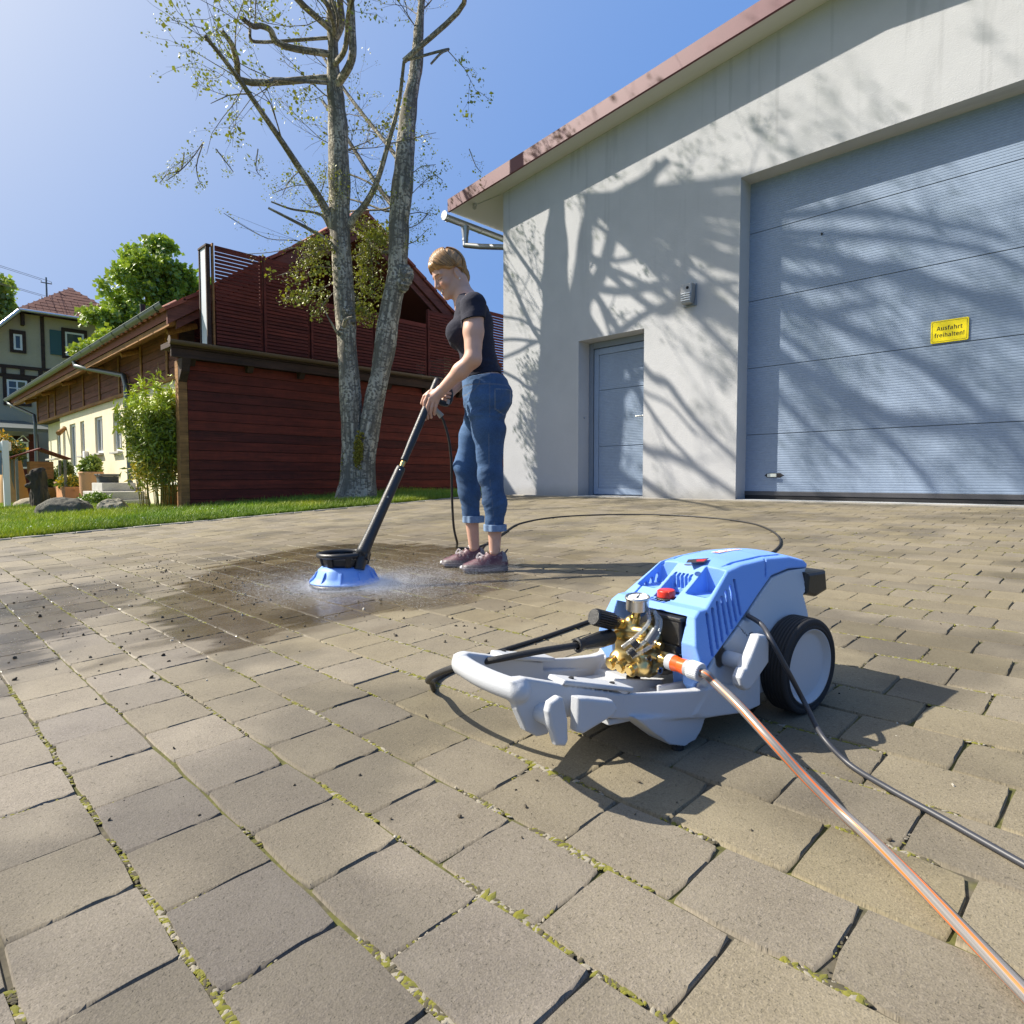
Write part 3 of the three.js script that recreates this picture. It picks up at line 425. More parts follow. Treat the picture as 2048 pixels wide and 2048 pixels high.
const M_slat = [[0.19, 0.034, 0.020], [0.165, 0.028, 0.018], [0.21, 0.040, 0.024]].map((c) => wood(c));
const M_honey = wood([0.42, 0.20, 0.065]), M_brownB = [[0.26, 0.090, 0.062], [0.23, 0.078, 0.054], [0.29, 0.10, 0.070]].map((c) => wood(c)), M_darkwood = wood([0.075, 0.04, 0.028]);
const M_gutBrown = mat({ map: rep(T_plasC, 2, 2), roughness: 0.6, rgb: [0.13, 0.085, 0.05] });
const M_tile = [[0.30, 0.085, 0.05], [0.26, 0.07, 0.045], [0.34, 0.105, 0.06]].map((rgb) => mat({ map: rep(T_plasC, 3, 3), roughness: 0.8, rgb }));
const M_white = mat({ roughness: 0.5, rgb: [0.75, 0.75, 0.73] });
const M_glass = mat({ roughness: 0.06, rgb: [0.06, 0.08, 0.10] });
const M_cream = mat({ map: rep(T_plasC, 0.7, 0.7), bumpMap: rep(T_plas, 1, 1), bumpScale: 0.006, roughness: 0.95, rgb: [0.82, 0.73, 0.52] });
const M_beige = mat({ map: rep(T_plasC, 0.3, 0.3), bumpMap: rep(T_plas, 0.6, 0.6), bumpScale: 0.006, roughness: 0.95, rgb: [0.50, 0.43, 0.30] });
const M_zincD = mat({ map: rep(T_plasC, 3, 3), roughness: 0.45, metalness: 0.6, rgb: [0.15, 0.17, 0.165] });
const M_conc = mat({ map: rep(T_con, 1, 1), roughness: 0.95, rgb: [0.50, 0.49, 0.45] });
{
  const t = thing('timber_annex', 'dark red board clad flat roofed annex behind the twin trunk tree', 'annex', [3.22, 0.16, -10.14]);
  const P = (n, g, m, par = t) => { (Array.isArray(g) ? g : [g]).forEach((q) => q.translate(-3.22, -0.16, 10.14)); return part(n, g, m, par); };
  P('core', bx(3.36, 10.4, 0.0, 2.42, 10.17, 10.3), M_darkwood);
  const R = rng(301); let y = 0.14, i = 0;
  while (y < 2.36) { const h = 0.148, j = R() * 0.004; const b = bx(3.355, 10.4, y, Math.min(y + h - 0.006, 2.40), 10.141 - j, 10.168, 0.004); const u = b.attributes.uv; for (let k = 0; k < u.count; k++) u.setX(k, u.getX(k) + i * 1.37); P('board', b, M_red[i % 4 === 3 ? (R() < 0.5 ? 3 : 1) : i % 3]); y += h; i++; }
  P('corner_post', bx(3.225, 3.35, 0.05, 2.33, 10.13, 10.27, 0.008), M_honey);
  P('side_wall', bx(3.9, 3.95, 0.0, 2.4, 10.302, 12.09), M_red[1]);
  P('fascia', [bx(3.08, 10.5, 2.34, 2.47, 9.93, 9.97, 0.004)], M_darkwood);
  P('roof_deck', [bx(3.06, 10.5, 2.475, 2.55, 9.9, 10.32), bx(3.88, 10.5, 2.475, 2.55, 10.322, 12.05)], M_darkwood);
  for (let k = 0; k < 9; k++) { const x = 3.35 + k * 0.86; const e = prism([[9.99, 2.46], [9.99, 2.36], [10.06, 2.26], [10.135, 2.26], [10.135, 2.46]], x, x + 0.09); e.rotateY(Math.PI / 2); P('rafter_end', e, M_darkwood); }
  { const e = prism([[9.93, 2.35], [10.0, 2.16], [10.128, 2.02], [10.128, 2.35]], 3.23, 3.345, 0.006); e.rotateY(Math.PI / 2); P('corner_brace', e, M_darkwood); }
  const gt = P('gutter', [...halfPipe(3.03, 10.5, 2.555, 2.545, 9.84, 9.84, 0.06, 0.004), cyl(V3(3.028, 2.555, -9.84), V3(3.031, 2.555, -9.84), 0.06, 0.06, 14)], M_gutBrown);
  P('gutter_edge', bx(3.03, 10.5, 2.556, 2.575, 9.90, 9.93, 0.004), M_gutBrown, gt);
}
function screen(x0, x1, y0, y1, seed, label, first) {
  const A = 10.45, t = thing('privacy_screen', label, 'privacy screen', [x0, y0, -A], 0), R = rng(seed), n = Math.round((y1 - y0) / 0.0575);
  const P = (nm, g, m, par = t) => { (Array.isArray(g) ? g : [g]).forEach((q) => q.translate(-x0, -y0, A)); return part(nm, g, m, par); };
  for (let i = 0; i < n; i++) { const y = y0 + i * 0.0575, top = i === n - 1, b = bx(x0 + 0.045, x1 - 0.045, y + 0.004, y + (top ? 0.085 : 0.0455) + (R() - 0.5) * 0.002, A - 0.012 - R() * 0.002, A + 0.006); const u = b.attributes.uv; for (let k = 0; k < u.count; k++) u.setX(k, u.getX(k) + i * 0.71); P('slat', b, M_slat[Math.floor(R() * 3)]); }
  P('post', bx(x0, x0 + (first ? 0.024 : 0.042), y0 - 0.12, y1 + 0.03, A - 0.02, A + 0.05, 0.004), first ? M_honey : M_slat[0]); P('post', bx(x1 - 0.042, x1, y0 - 0.12, y1 + 0.03, A + 0.008, A + 0.05, 0.004), M_slat[1]);
  return { t, P };
}
{
  const s = screen(3.86, 4.66, 2.70, 4.22, 311, 'dark red slatted privacy screen at the left terrace end with sky through upper slats', true);
  s.P('side_panel', bx(3.79, 3.81, 2.66, 4.19, 10.5, 10.74), mat({ roughness: 0.5, rgb: [0.55, 0.58, 0.62] }));
  s.P('panel_frame', [bx(3.775, 3.835, 2.6, 4.19, 10.455, 10.495, 0.004), bx(3.77, 3.85, 4.192, 4.225, 10.44, 10.79, 0.004), bx(3.775, 3.835, 2.6, 4.19, 10.742, 10.78, 0.004)], M_darkwood);
  screen(4.67, 5.49, 2.70, 4.22, 312, 'tall dark red slatted privacy screen, second from the left, beside the tree trunk');
  screen(5.50, 6.78, 2.70, 3.68, 313, 'low dark red slatted privacy screen behind the two tree trunks');
  screen(6.79, 8.03, 2.70, 3.68, 314, 'low dark red slatted privacy screen between the right trunk and the woman');
  screen(8.04, 9.34, 2.70, 3.98, 315, 'higher dark red slatted screen just behind the shoulders of the woman');
  screen(9.35, 10.6, 2.70, 4.26, 316, 'tall dark red slatted privacy screen next to the garage corner');
}
{ // long house: gable towards the yard, cream side wall to the left
  const t = thing('long_house', 'long house with cream ground floor, brown boarded upper wall and tiled gable roof', 'house', [3.9, 0.1, -12.1]);
  const P = (n, g, m, par = t) => { (Array.isArray(g) ? g : [g]).forEach((q) => q.translate(-3.9, -0.1, 12.1)); return part(n, g, m, par); };
  const X = 3.9, W = 0.24, win = [[15.95, 16.62, 1.21, 2.08], [17.55, 18.27, 1.22, 2.09], [19.36, 19.82, 1.21, 2.09], [20.35, 21.06, 0.05, 2.09], [21.62, 21.98, 1.24, 2.09]];
  const wall = []; let a = 12.1; for (const [p, q, y0, y1] of win) { wall.push(bx(X, X + W, -0.2, 2.36, a, p)); wall.push(bx(X, X + W, y1, 2.36, p, q)); if (y0 > 0.1) wall.push(bx(X, X + W, -0.2, y0, p, q)); a = q; } wall.push(bx(X, X + W, -0.2, 2.36, a, 22.3));
  wall.push(bx(X + 0.22, X + 0.4, -0.2, 2.36, 22.302, 22.75), bx(X + 0.22, X + 0.4, 2.12, 2.36, 22.752, 24.1), bx(X + 0.22, X + 0.4, -0.2, 1.22, 22.752, 24.1), bx(X + 0.22, X + 0.4, -0.2, 2.36, 24.102, 25.4));
  P('side_wall', wall, M_cream);
  for (const [p, q, y0, y1] of [...win, [22.75, 24.1, 1.22, 2.12]]) {
    const xx = p > 22.5 ? X + 0.26 : X + 0.045, door = y0 < 0.1, g = P(door ? 'door' : 'window', [bx(xx, xx + 0.05, y0 + 0.002, y1 - 0.002, p + 0.002, p + 0.06, 0.005), bx(xx, xx + 0.05, y0 + 0.002, y1 - 0.002, q - 0.06, q - 0.002, 0.005), bx(xx, xx + 0.05, y1 - 0.065, y1 - 0.002, p + 0.062, q - 0.062, 0.005), bx(xx, xx + 0.05, y0 + 0.002, y0 + (door ? 0.9 : 0.06), p + 0.062, q - 0.062, 0.005), bx(xx + 0.005, xx + 0.045, y0 + 0.062, y1 - 0.067, (p + q) / 2 - 0.02, (p + q) / 2 + 0.02, 0.004)], M_white);
    P('pane', bx(xx + 0.02, xx + 0.03, y0 + 0.05, y1 - 0.06, p + 0.055, q - 0.055), M_glass, g);
    if (!door) P('sill', bx(X - 0.09, X + 0.04, y0 - 0.05, y0 - 0.002, p - 0.03, q + 0.03, 0.006), M_conc, g);
  }
  P('meter_box', bx(X - 0.09, X - 0.002, 0.98, 1.3, 19.0, 19.2, 0.01), M_white);
  P('door_lamp', cyl(V3(X - 0.02, 2.02, -21.5), V3(X - 0.22, 1.85, -21.3), 0.05, 0.07, 8), M_honey);
  P('trim', bx(X - 0.06, X - 0.002, 2.362, 2.43, 12.1, 25.4, 0.006), M_honey);
  const R = rng(320); for (let i = 0; i < 6; i++) { const b = bx(X - 0.042 - 0.006 * (i % 2), X - 0.012, 2.434 + i * 0.142, 2.57 + i * 0.142, 12.1, 25.4, 0.004); P('board', b, M_brownB[Math.floor(R() * 3)]); }
  P('upper_core', bx(X - 0.01, X + W, 2.361, 3.5, 12.1, 25.4), M_darkwood);
  for (const b of [12.62, 14.18, 15.77, 17.45, 19.05, 20.6, 22.55, 23.55, 25.3]) P('batten', bx(X - 0.075, X - 0.05, 2.434, 3.25, b - 0.045, b + 0.045, 0.005), M_honey);
  // roof
  const rx = 6.98, ry = 5.60, ex = 3.42, ey = 3.12, k = (ry - ey) / (rx - ex), pr = (poly, a0, a1) => { const e = prism(poly, -a1, -a0); return e; };
  P('roof', [pr([[ex - 0.02, ey], [rx, ry - 0.002], [rx, ry + 0.2], [ex - 0.02, ey + 0.2]], 11.05, 27.6), pr([[rx, ry - 0.002], [2 * rx - ex, ey], [2 * rx - ex, ey + 0.2], [rx, ry + 0.2]], 11.05, 27.6)], mat({ roughness: 0.9, rgb: [0.22, 0.07, 0.045] }));
  P('soffit', [pr([[ex, ey - 0.10], [X, ey + k * (X - ex) - 0.20], [X, ey + k * (X - ex) - 0.003], [ex, ey - 0.003]], 11.1, 27.5)], M_honey);
  for (let i = 0; i < 6; i++) { const b = 11.6 + i * 2.75; P('purlin_end', cyl(V3(ex + 0.12, ey - 0.10, -b), V3(X + 0.1, ey + 0.08, -b), 0.055, 0.055, 12), M_honey); }
  for (const s of [-1, 1]) { // verge boards and tiles on the gable edge
    const mx = (x) => (s < 0 ? x : 2 * rx - x);
    P('verge_board', prism([[mx(ex - 0.05), ey - 0.1], [mx(rx), ry - 0.12], [mx(rx), ry + 0.1], [mx(ex - 0.05), ey + 0.12]].sort((p, q) => 0), -11.05, -11.0, 0.004), M_brownB[0]);
    P('verge_board', prism([[mx(ex + 0.1), ey - 0.14], [mx(rx), ry - 0.26], [mx(rx), ry - 0.13], [mx(ex + 0.1), ey - 0.01]], -11.12, -11.055, 0.004), M_brownB[1]);
    for (let i = 0; i < 13; i++) { const x = ex - 0.08 + i * 0.278, y = ey + (x - ex) * k, b = new THREE.BoxGeometry(0.37, 0.05, 0.2); b.rotateZ(Math.atan(k) - 0.06); b.translate(x + 0.14, y + 0.1 * k + 0.21, -11.06); if (s > 0) { b.scale(-1, 1, 1); b.translate(2 * rx, 0, 0); const id = b.index.array; for (let q = 0; q < id.length; q += 3) { const z = id[q]; id[q] = id[q + 1]; id[q + 1] = z; } b.computeVertexNormals(); } P('verge_tile', uvm(b), M_tile[i % 3]); }
  }
  { const e = []; for (let i = 0; i < 58; i++) { const c = new THREE.CylinderGeometry(0.075, 0.075, 0.3, 8, 1, false, 0, Math.PI); c.rotateZ(Math.PI / 2); c.rotateX(Math.PI / 2 * 0); c.rotateZ(Math.atan(k)); c.translate(ex + 0.05, ey + 0.2, -(11.2 + i * 0.283)); e.push(uvm(c)); } P('eave_tile_row', e, M_tile[0]).userData.kind = 'stuff'; }
  P('ridge', cyl(V3(rx, ry + 0.2, -11.0), V3(rx, ry + 0.2, -27.6), 0.09, 0.09, 10), M_tile[1]);
  // gable wall of boards
  for (let i = 0; i < 22; i++) { const y0 = 2.4 + i * 0.16, y1 = y0 + 0.153, xa = Math.max(X, ex + (y1 - ey + 0.05) / k), xb = 2 * rx - xa; if (xb - xa < 0.3) break; P('gable_board', bx(xa, xb, y0, y1, 13.2 - (i % 2) * 0.004, 13.24, 0.003), M_slat[i % 3]); }
  P('gable_core', pr([[X, 0], [2 * rx - X, 0], [2 * rx - X, ey + 0.2], [rx, ry - 0.1], [X, ey + 0.2]], 13.242, 13.4), M_darkwood);
  P('gable_post', bx(8.6, 8.75, 2.6, 4.6, 13.1, 13.19, 0.004), M_honey);
  P('back_wall', [bx(X + 0.25, 10, -0.2, 3.5, 25.1, 25.4), bx(9.8, 10.05, -0.2, 3.5, 12.1, 25.09)], M_cream);
  const gut = P('gutter', [...halfPipe(ex - 0.085, ex - 0.085, ey + 0.22, ey + 0.17, 11.0, 27.6, 0.075)].map((g) => g), M_zincD);
  for (let i = 0; i < 20; i++) { const z = 11.3 + i * 0.84; P('gutter_bracket', tube(Array.from({ length: 7 }, (_, q) => V3(ex - 0.085 + 0.08 * Math.cos(Math.PI * (1 + q / 6)), ey + 0.215 + 0.08 * Math.sin(Math.PI * (1 + q / 6)), -z)), 0.009, 8, 5), M_zincD, gut); }
  P('downpipe', pipe([V3(ex - 0.085, ey + 0.16, -17.34), V3(ex - 0.07, ey + 0.02, -17.25), V3(X - 0.13, 2.74, -15.15), V3(X - 0.13, 2.5, -14.98), V3(X - 0.1, 0.1, -14.98)], 0.05, 10), M_zincD);
  P('downpipe', pipe([V3(ex - 0.085, ey + 0.12, -27.3), V3(ex - 0.07, ey + 0.0, -27.2), V3(X - 0.1, 2.66, -25.65), V3(X - 0.1, 2.4, -25.52), V3(X - 0.1, 0.05, -25.52)], 0.05, 10), M_zincD);
  P('vent_pipe', [cyl(V3(4.62, 4.0, -16.8), V3(4.62, 4.66, -16.8), 0.06, 0.06, 12)], M_blackRub);
}
{ // half-timbered house in the distance
  const A = 36, t = thing('half_timbered_house', 'beige half timbered house with red half hipped roof at the far left', 'house', [6.92, 0, -A]);
  const P = (n, g, m, par = t) => { (Array.isArray(g) ? g : [g]).forEach((q) => q.translate(-6.92, 0, A)); return part(n, g, m, par); };
  P('wall', prism([[2.4, -0.5], [12.1, -0.5], [12.1, 5.2], [9.6, 8.0], [4.96, 8.0], [2.4, 5.2]], -A - 9, -A), M_beige);
  const HX = 7.28, hip = (x, s) => V3(x, 8.05 + 1.9 * s, -(A - 0.55 + 2.6 * s));
  const tiles = [[], [], []], R = rng(330); // tile rows on the half hip
  for (let r = 0; r < 10; r++) { const f = r / 10, hw = 2.42 * (1 - f) - 0.14, n = Math.max(1, Math.round(hw * 2 / 0.25)); for (let i = 0; i < n; i++) { const x = HX - hw + (i + 0.5) * (2 * hw / n), p = hip(x, f + 0.05), b = new THREE.BoxGeometry(0.235, 0.035, 0.37); b.rotateX(0.60); b.translate(p.x, p.y + 0.05, p.z + 0.01 * R()); tiles[Math.floor(R() * 3)].push(uvm(b)); } }
  const roofM = mat({ roughness: 0.9, rgb: [0.13, 0.038, 0.03] });
  const tri = (pts) => { const g = new THREE.BufferGeometry(); g.setAttribute('position', new THREE.Float32BufferAttribute(pts.flatMap((p) => [p.x, p.y, p.z]), 3)); const ix = []; for (let i = 1; i < pts.length - 1; i++) ix.push(0, i, i + 1); g.setIndex(ix); const q = g.toNonIndexed(); q.computeVertexNormals(); return uvm(q); };
  const ap = V3(HX, 10.02, -(A + 2.05)), back = V3(HX, 9.95, -(A + 9.5)), le = V3(4.80, 8.09, -(A - 0.57)), re = V3(9.7, 8.05, -(A - 0.55)), ll = V3(2.0, 4.9, -(A - 0.55)), rr = V3(12.5, 4.9, -(A - 0.55)), lb = V3(2.0, 4.9, -(A + 9.5)), rb = V3(12.5, 4.9, -(A + 9.5));
  const rf = P('roof', [tri([le, re, ap]), tri([ll, le, ap, back, lb]), tri([rr, rb, back, ap, re])].map((g) => g), roofM); roofM.side = THREE.DoubleSide;
  tiles.forEach((q, i) => { const m = M_tile[i].clone(); m.color.multiplyScalar(0.55); P('roof_tiles', q, m, rf).userData.kind = 'stuff'; });
  P('gutter', [...pipe([V3(4.86, 8.03, -(A - 0.62)), V3(9.7, 8.03, -(A - 0.62))], 0.07, 8), cyl(V3(4.86, 8.0, -(A - 0.6)), V3(2.05, 4.9, -(A - 0.6)), 0.08, 0.08, 8)], M_zinc);
  const beam = (x0, x1, y0, y1, d = 0.06) => P('timber_beam', bx(x0, x1, y0, y1, A - d, A - 0.002), M_darkwood);
  beam(2.4, 11.3, 5.52, 5.66); beam(2.4, 11.3, 5.12, 5.27); beam(5.68, 5.82, 5.662, 8.0); for (let i = 0; i < 9; i++) beam(2.9 + i * 0.66, 3.06 + i * 0.66, 5.272, 5.518, 0.1); beam(4.96, 5.08, 7.45, 8.0, 0.3);
  const wn = (x0, x1, y0, y1, cross) => { const w = P('window', [bx(x0 - 0.13, x1 + 0.13, y1, y1 + 0.17, A - 0.07, A - 0.001), bx(x0 - 0.13, x1 + 0.13, y0 - 0.12, y0, A - 0.07, A - 0.001), bx(x0 - 0.13, x0, y0, y1, A - 0.07, A - 0.001), bx(x1, x1 + 0.13, y0, y1, A - 0.07, A - 0.001)], M_darkwood); P('frame', [bx(x0 + 0.002, x0 + 0.08, y0 + 0.002, y1 - 0.002, A - 0.05, A - 0.001), bx(x1 - 0.08, x1 - 0.002, y0 + 0.002, y1 - 0.002, A - 0.05, A - 0.001), bx(x0 + 0.082, x1 - 0.082, y1 - 0.08, y1 - 0.002, A - 0.05, A - 0.001), bx(x0 + 0.082, x1 - 0.082, y0 + 0.002, y0 + 0.08, A - 0.05, A - 0.001), ...(cross ? [bx((x0 + x1) / 2 - 0.03, (x0 + x1) / 2 + 0.03, y0 + 0.082, y1 - 0.082, A - 0.045, A - 0.001), bx(x0 + 0.082, (x0 + x1) / 2 - 0.032, y0 + (y1 - y0) * 0.62, y0 + (y1 - y0) * 0.66, A - 0.044, A - 0.001), bx((x0 + x1) / 2 + 0.032, x1 - 0.082, y0 + (y1 - y0) * 0.62, y0 + (y1 - y0) * 0.66, A - 0.044, A - 0.001)] : [])], M_white, w); P('pane', bx(x0 + 0.08, x1 - 0.08, y0 + 0.08, y1 - 0.08, A - 0.02, A - 0.003), M_glass, w); return w; };
  wn(4.68, 5.0, 6.35, 7.05); wn(6.6, 7.35, 6.35, 7.45); wn(4.38, 5.12, 4.0, 5.02, true);
  P('shutter', bx(6.02, 6.46, 6.33, 7.45, A - 0.06, A - 0.002, 0.01), mat({ roughness: 0.6, rgb: [0.035, 0.10, 0.11] }));
  // porch on the left
  const B = 30; P('porch_wall', [bx(3.0, 4.55, -0.3, 0.95, B, B + 0.1), bx(4.26, 4.55, 0.952, 2.3, B, B + 0.1), bx(3.0, 3.45, 0.952, 2.3, B, B + 0.1), bx(4.45, 4.55, -0.3, 2.3, B + 0.102, A - 0.002)], M_red[3]);
  P('porch_roof', [(() => { const e = prism([[B - 0.5, 2.35], [A - 0.1, 3.1], [A - 0.1, 3.2], [B - 0.5, 2.48]], 2.6, 5.0); e.rotateY(Math.PI / 2); return e; })()], M_zincD);
  const pw = P('porch_window', [bx(3.5, 3.56, 1.0, 2.0, B + 0.02, B + 0.06), bx(4.18, 4.24, 1.0, 2.0, B + 0.02, B + 0.06), bx(3.84, 3.9, 1.0, 2.0, B + 0.02, B + 0.06), bx(3.562, 3.838, 1.94, 2.0, B + 0.02, B + 0.06), bx(3.902, 4.178, 1.94, 2.0, B + 0.02, B + 0.06), bx(3.562, 3.838, 1.0, 1.06, B + 0.02, B + 0.06), bx(3.902, 4.178, 1.0, 1.06, B + 0.02, B + 0.06)], M_white);
  P('porch_pane', bx(3.55, 4.19, 1.05, 1.95, B + 0.035, B + 0.04), M_glass, pw);
  P('porch_trim', pipe([V3(3.45, 2.02, -(B - 0.03)), V3(3.66, 2.24, -(B - 0.03)), V3(3.87, 2.02, -(B - 0.03)), V3(4.08, 2.24, -(B - 0.03)), V3(4.26, 2.02, -(B - 0.03))], 0.018, 6), M_white);
  P('porch_dark', bx(3.0, 4.2, -0.3, 2.3, B + 1.5, B + 1.6), M_darkwood);
}
{ // roof mast with wires
  const t = thing('power_mast', 'thin roof mast with two crossarms and wires above the far left roof', 'power mast', [6.3, 9.0, -38]);
  part('pole', cyl(V3(0, -0.5, 0), V3(0, 1.3, 0), 0.045, 0.035, 8), M_zincD, t);
  for (const y of [0.27, 1.03]) { const a = part('crossarm', cyl(V3(-0.22, y, 0), V3(0.22, y, 0), 0.025, 0.025, 6), M_zincD, t); for (const x of [-0.2, 0.2]) part('insulator', cyl(V3(x, y, 0), V3(x, y + 0.1, 0), 0.03, 0.02, 6), M_white, a); }
  for (const [x, y] of [[-0.2, 1.13], [0.2, 1.13], [-0.2, 0.37], [0.2, 0.37]]) part('wire', tube([V3(x, y, 0), V3(x - 8, y - 0.25, 6), V3(x - 17, y + 0.25, 12.5)], 0.009, 20, 4), M_zincD, t);
}
// ---------------------------------------------------------------- plants and things by the houses
function leafClump(n, size, spread, seed, slim = 0.5) { // a spray of leaf shaped faces
  const R = rng(seed), pos = [], q = new THREE.Quaternion(), e = new THREE.Euler();
  for (let i = 0; i < n; i++) {
    e.set(R() * 6.3, R() * 6.3, R() * 6.3); q.setFromEuler(e); const c = V3(R() - 0.5, R() - 0.5, R() - 0.5).multiplyScalar(2 * spread), s = size * (0.6 + 0.8 * R());
    const L = [[0, 0, 0], [-slim, 0.45, 0.08], [0, 1, -0.1], [slim, 0.45, 0.08]].map((p) => V3(p[0] * s, p[1] * s, p[2] * s).applyQuaternion(q).add(c));
    for (const k of [0, 3, 1, 1, 3, 2]) pos.push(L[k].x, L[k].y, L[k].z);
  }
  const g = new THREE.BufferGeometry(); g.setAttribute('position', new THREE.Float32BufferAttribute(pos, 3)); g.computeVertexNormals(); return g;
}
const leafMat = (t = 0.4) => mat({ phys: true, roughness: 0.6, transmission: t, side: THREE.DoubleSide });
function crown(parent, name, spots, geo, col, seed, m = leafMat()) { // spots: [x, y, z, scale]
  const R = rng(seed), o = new THREE.InstancedMesh(geo, m, spots.length), M = new THREE.Matrix4(), q = new THREE.Quaternion(), e = new THREE.Euler(), c = new THREE.Color();
  spots.forEach((p, i) => { e.set(R() * 6.3, R() * 6.3, R() * 6.3); q.setFromEuler(e); M.compose(V3(p[0], p[1], p[2]), q, V3(p[3], p[3], p[3])); o.setMatrixAt(i, M); const k = col(p, R()); c.setRGB(...k); o.setColorAt(i, c); });
  o.name = name; shade(o); parent.add(o); o.userData.kind = 'stuff'; return o;
}
function blobSpots(blobs, n, seed, gap = 0.42, f = 1) { // points near the surface of overlapping puffs, thinned to leave gaps
  const R = rng(seed), out = [], vol = blobs.map((b) => b[3] * b[3]), tot = vol.reduce((p, c) => p + c, 0); let guard = 0;
  while (out.length < n && guard++ < n * 20) {
    let r = R() * tot, k = 0; while (r > vol[k] && k < blobs.length - 1) r -= vol[k++];
    const [bx0, by0, bz0, br] = blobs[k], th = R() * 6.283, z = R() * 2 - 1, rr = br * Math.pow(0.25 + 0.75 * R(), 0.5), s = Math.sqrt(1 - z * z), p = [bx0 + rr * s * Math.cos(th), by0 + rr * z, bz0 + rr * s * Math.sin(th)];
    if (f3(p[0] * 1.6 * f, p[1] * 1.6 * f, p[2] * 1.6 * f, 60 + seed, 2) < gap) continue;
    out.push([...p, 0.7 + 0.6 * R()]);
  }
  return out;
}
const T_bark0 = tex(256, 256, (u, v) => 0.5 + 0.8 * (fb(u * 20, v * 4, 20, 4, 401, 4) - 0.5));
const M_bark0 = mat({ map: T_bark0, bumpMap: T_bark0, bumpScale: 0.02, roughness: 1, rgb: [0.13, 0.10, 0.075] });
function bgTree(label, base, blobs, n, size, tone, seed, group) {
  { const R = rng(seed + 50), more = []; for (const b of blobs) for (let i = 0; i < 5; i++) { const a = R() * 6.28, z = R() * 1.6 - 0.6, q = b[3] * 0.8, s = Math.sqrt(Math.max(0.1, 1 - Math.min(1, z * z))); more.push([b[0] + q * s * Math.cos(a), b[1] + q * z, b[2] + q * s * Math.sin(a), b[3] * (0.28 + 0.25 * R())]); } blobs = blobs.map((b) => [b[0], b[1], b[2], b[3] * 0.72]).concat(more); }
  const t = thing('broadleaf_tree', label, 'tree', base, group), top = blobs.reduce((m, b) => Math.max(m, b[1]), 0), pts = [V3(0, -0.3, 0), V3(0.1, top * 0.35, 0.1), V3(-0.1, top * 0.7, 0), V3(0, top, 0)], r0 = 0.03 * top;
  part('trunk', limb(pts, [r0, r0 * 0.8, r0 * 0.5, r0 * 0.15], 8, 4), M_bark0, t);
  for (const b of blobs.slice(0, 12)) part('branch', limb([V3(0, Math.max(0.5, b[1] * 0.55), 0), V3(b[0] * 0.5, b[1] * 0.8, b[2] * 0.5), V3(b[0], b[1], b[2])], [r0 * 0.4, r0 * 0.25, r0 * 0.08], 6, 3), M_bark0, t);
  crown(t, 'crown', blobSpots(blobs, n, seed, 0.47), leafClump(7, size, size * 1.3, seed + 5), (p, r) => { const k = 0.6 + 0.6 * r; return [tone[0] * k, tone[1] * k, tone[2] * k]; }, seed + 9, leafMat(0.62));
}
bgTree('tall light green tree rising behind the long house roof', [9.5, 0, -32], [[0, 9.9, 0, 1.25], [0.15, 11.0, 0, 0.65], [-0.9, 8.6, 0.4, 1.3], [1.0, 8.8, -0.3, 1.4], [0.2, 7.2, 0.3, 1.6], [1.9, 7.4, 0, 1.5], [-1.7, 7.2, 0.3, 1.1], [2.6, 9.2, -0.6, 1.0]], 3800, 0.17, [0.36, 0.48, 0.045], 411);
bgTree('low bright green bushy tree between the two houses', [6.65, 0, -30], [[0, 5.6, 0, 0.85], [0.6, 5.2, 0.2, 0.8], [-0.55, 4.9, 0.2, 0.8], [0.2, 4.4, 0.3, 1.0], [1.2, 5.6, -0.3, 0.7], [-0.2, 6.1, 0, 0.5]], 2600, 0.15, [0.44, 0.55, 0.04], 421);
bgTree('green treetop at the left picture edge behind the beige house', [4.95, 0, -46], [[0, 10.4, 0, 1.4], [-0.8, 10.9, 0, 1.2], [0.6, 9.6, 0, 1.3], [-0.3, 8.4, 0.3, 1.8]], 1600, 0.2, [0.40, 0.5, 0.06], 431);
{ // bamboo clump
  const t = thing('bamboo_clump', 'tall clump of bright green bamboo at the annex corner', 'bamboo', [3.08, 0.12, -10.75]), R = rng(441), spots = [], canes = [];
  for (let i = 0; i < 46; i++) {
    const a = R() * 6.28, r = 0.27 * Math.sqrt(R()), h = 1.25 + 0.65 * R() + (i % 7 === 0 ? 0.38 : 0), b = V3(r * Math.cos(a), 0, r * Math.sin(a)), lean = 0.08 + 0.34 * R(), d = V3(Math.cos(a + R()) * lean * 0.7, h, Math.sin(a + R()) * lean * 0.7).add(b), mid = b.clone().lerp(d, 0.5).add(V3(0, 0.12, 0));
    canes.push(limb([b, mid, d], [0.006, 0.005, 0.002], 5, 4)); const cv = new THREE.QuadraticBezierCurve3(b, mid, d);
    for (let k = 0; k < 95; k++) { const f = 0.16 + 0.78 * Math.sqrt(R()), p = cv.getPoint(f), w = 0.03 + 0.12 * R(); spots.push([p.x + (R() - 0.5) * 2 * w, p.y + (R() - 0.5) * 0.16, p.z + (R() - 0.5) * 2 * w, 0.7 + 0.6 * R()]); }
  }
  const o = part('cane', canes, mat({ roughness: 0.5, rgb: [0.30, 0.24, 0.05] }), t); o.userData.kind = 'stuff';
  crown(t, 'foliage', spots, leafClump(4, 0.085, 0.05, 443, 0.13), (p, r) => { const k = 0.55 + 0.7 * r, y = p[1] > 1.5 ? 1.3 : p[1] < 0.6 ? 0.9 : 0.8; return p[1] < 0.75 && r > 0.55 ? [0.56 * k, 0.45 * k, 0.06] : [0.40 * k * y, 0.48 * k * y, 0.03]; }, 445, leafMat(0.35));
}
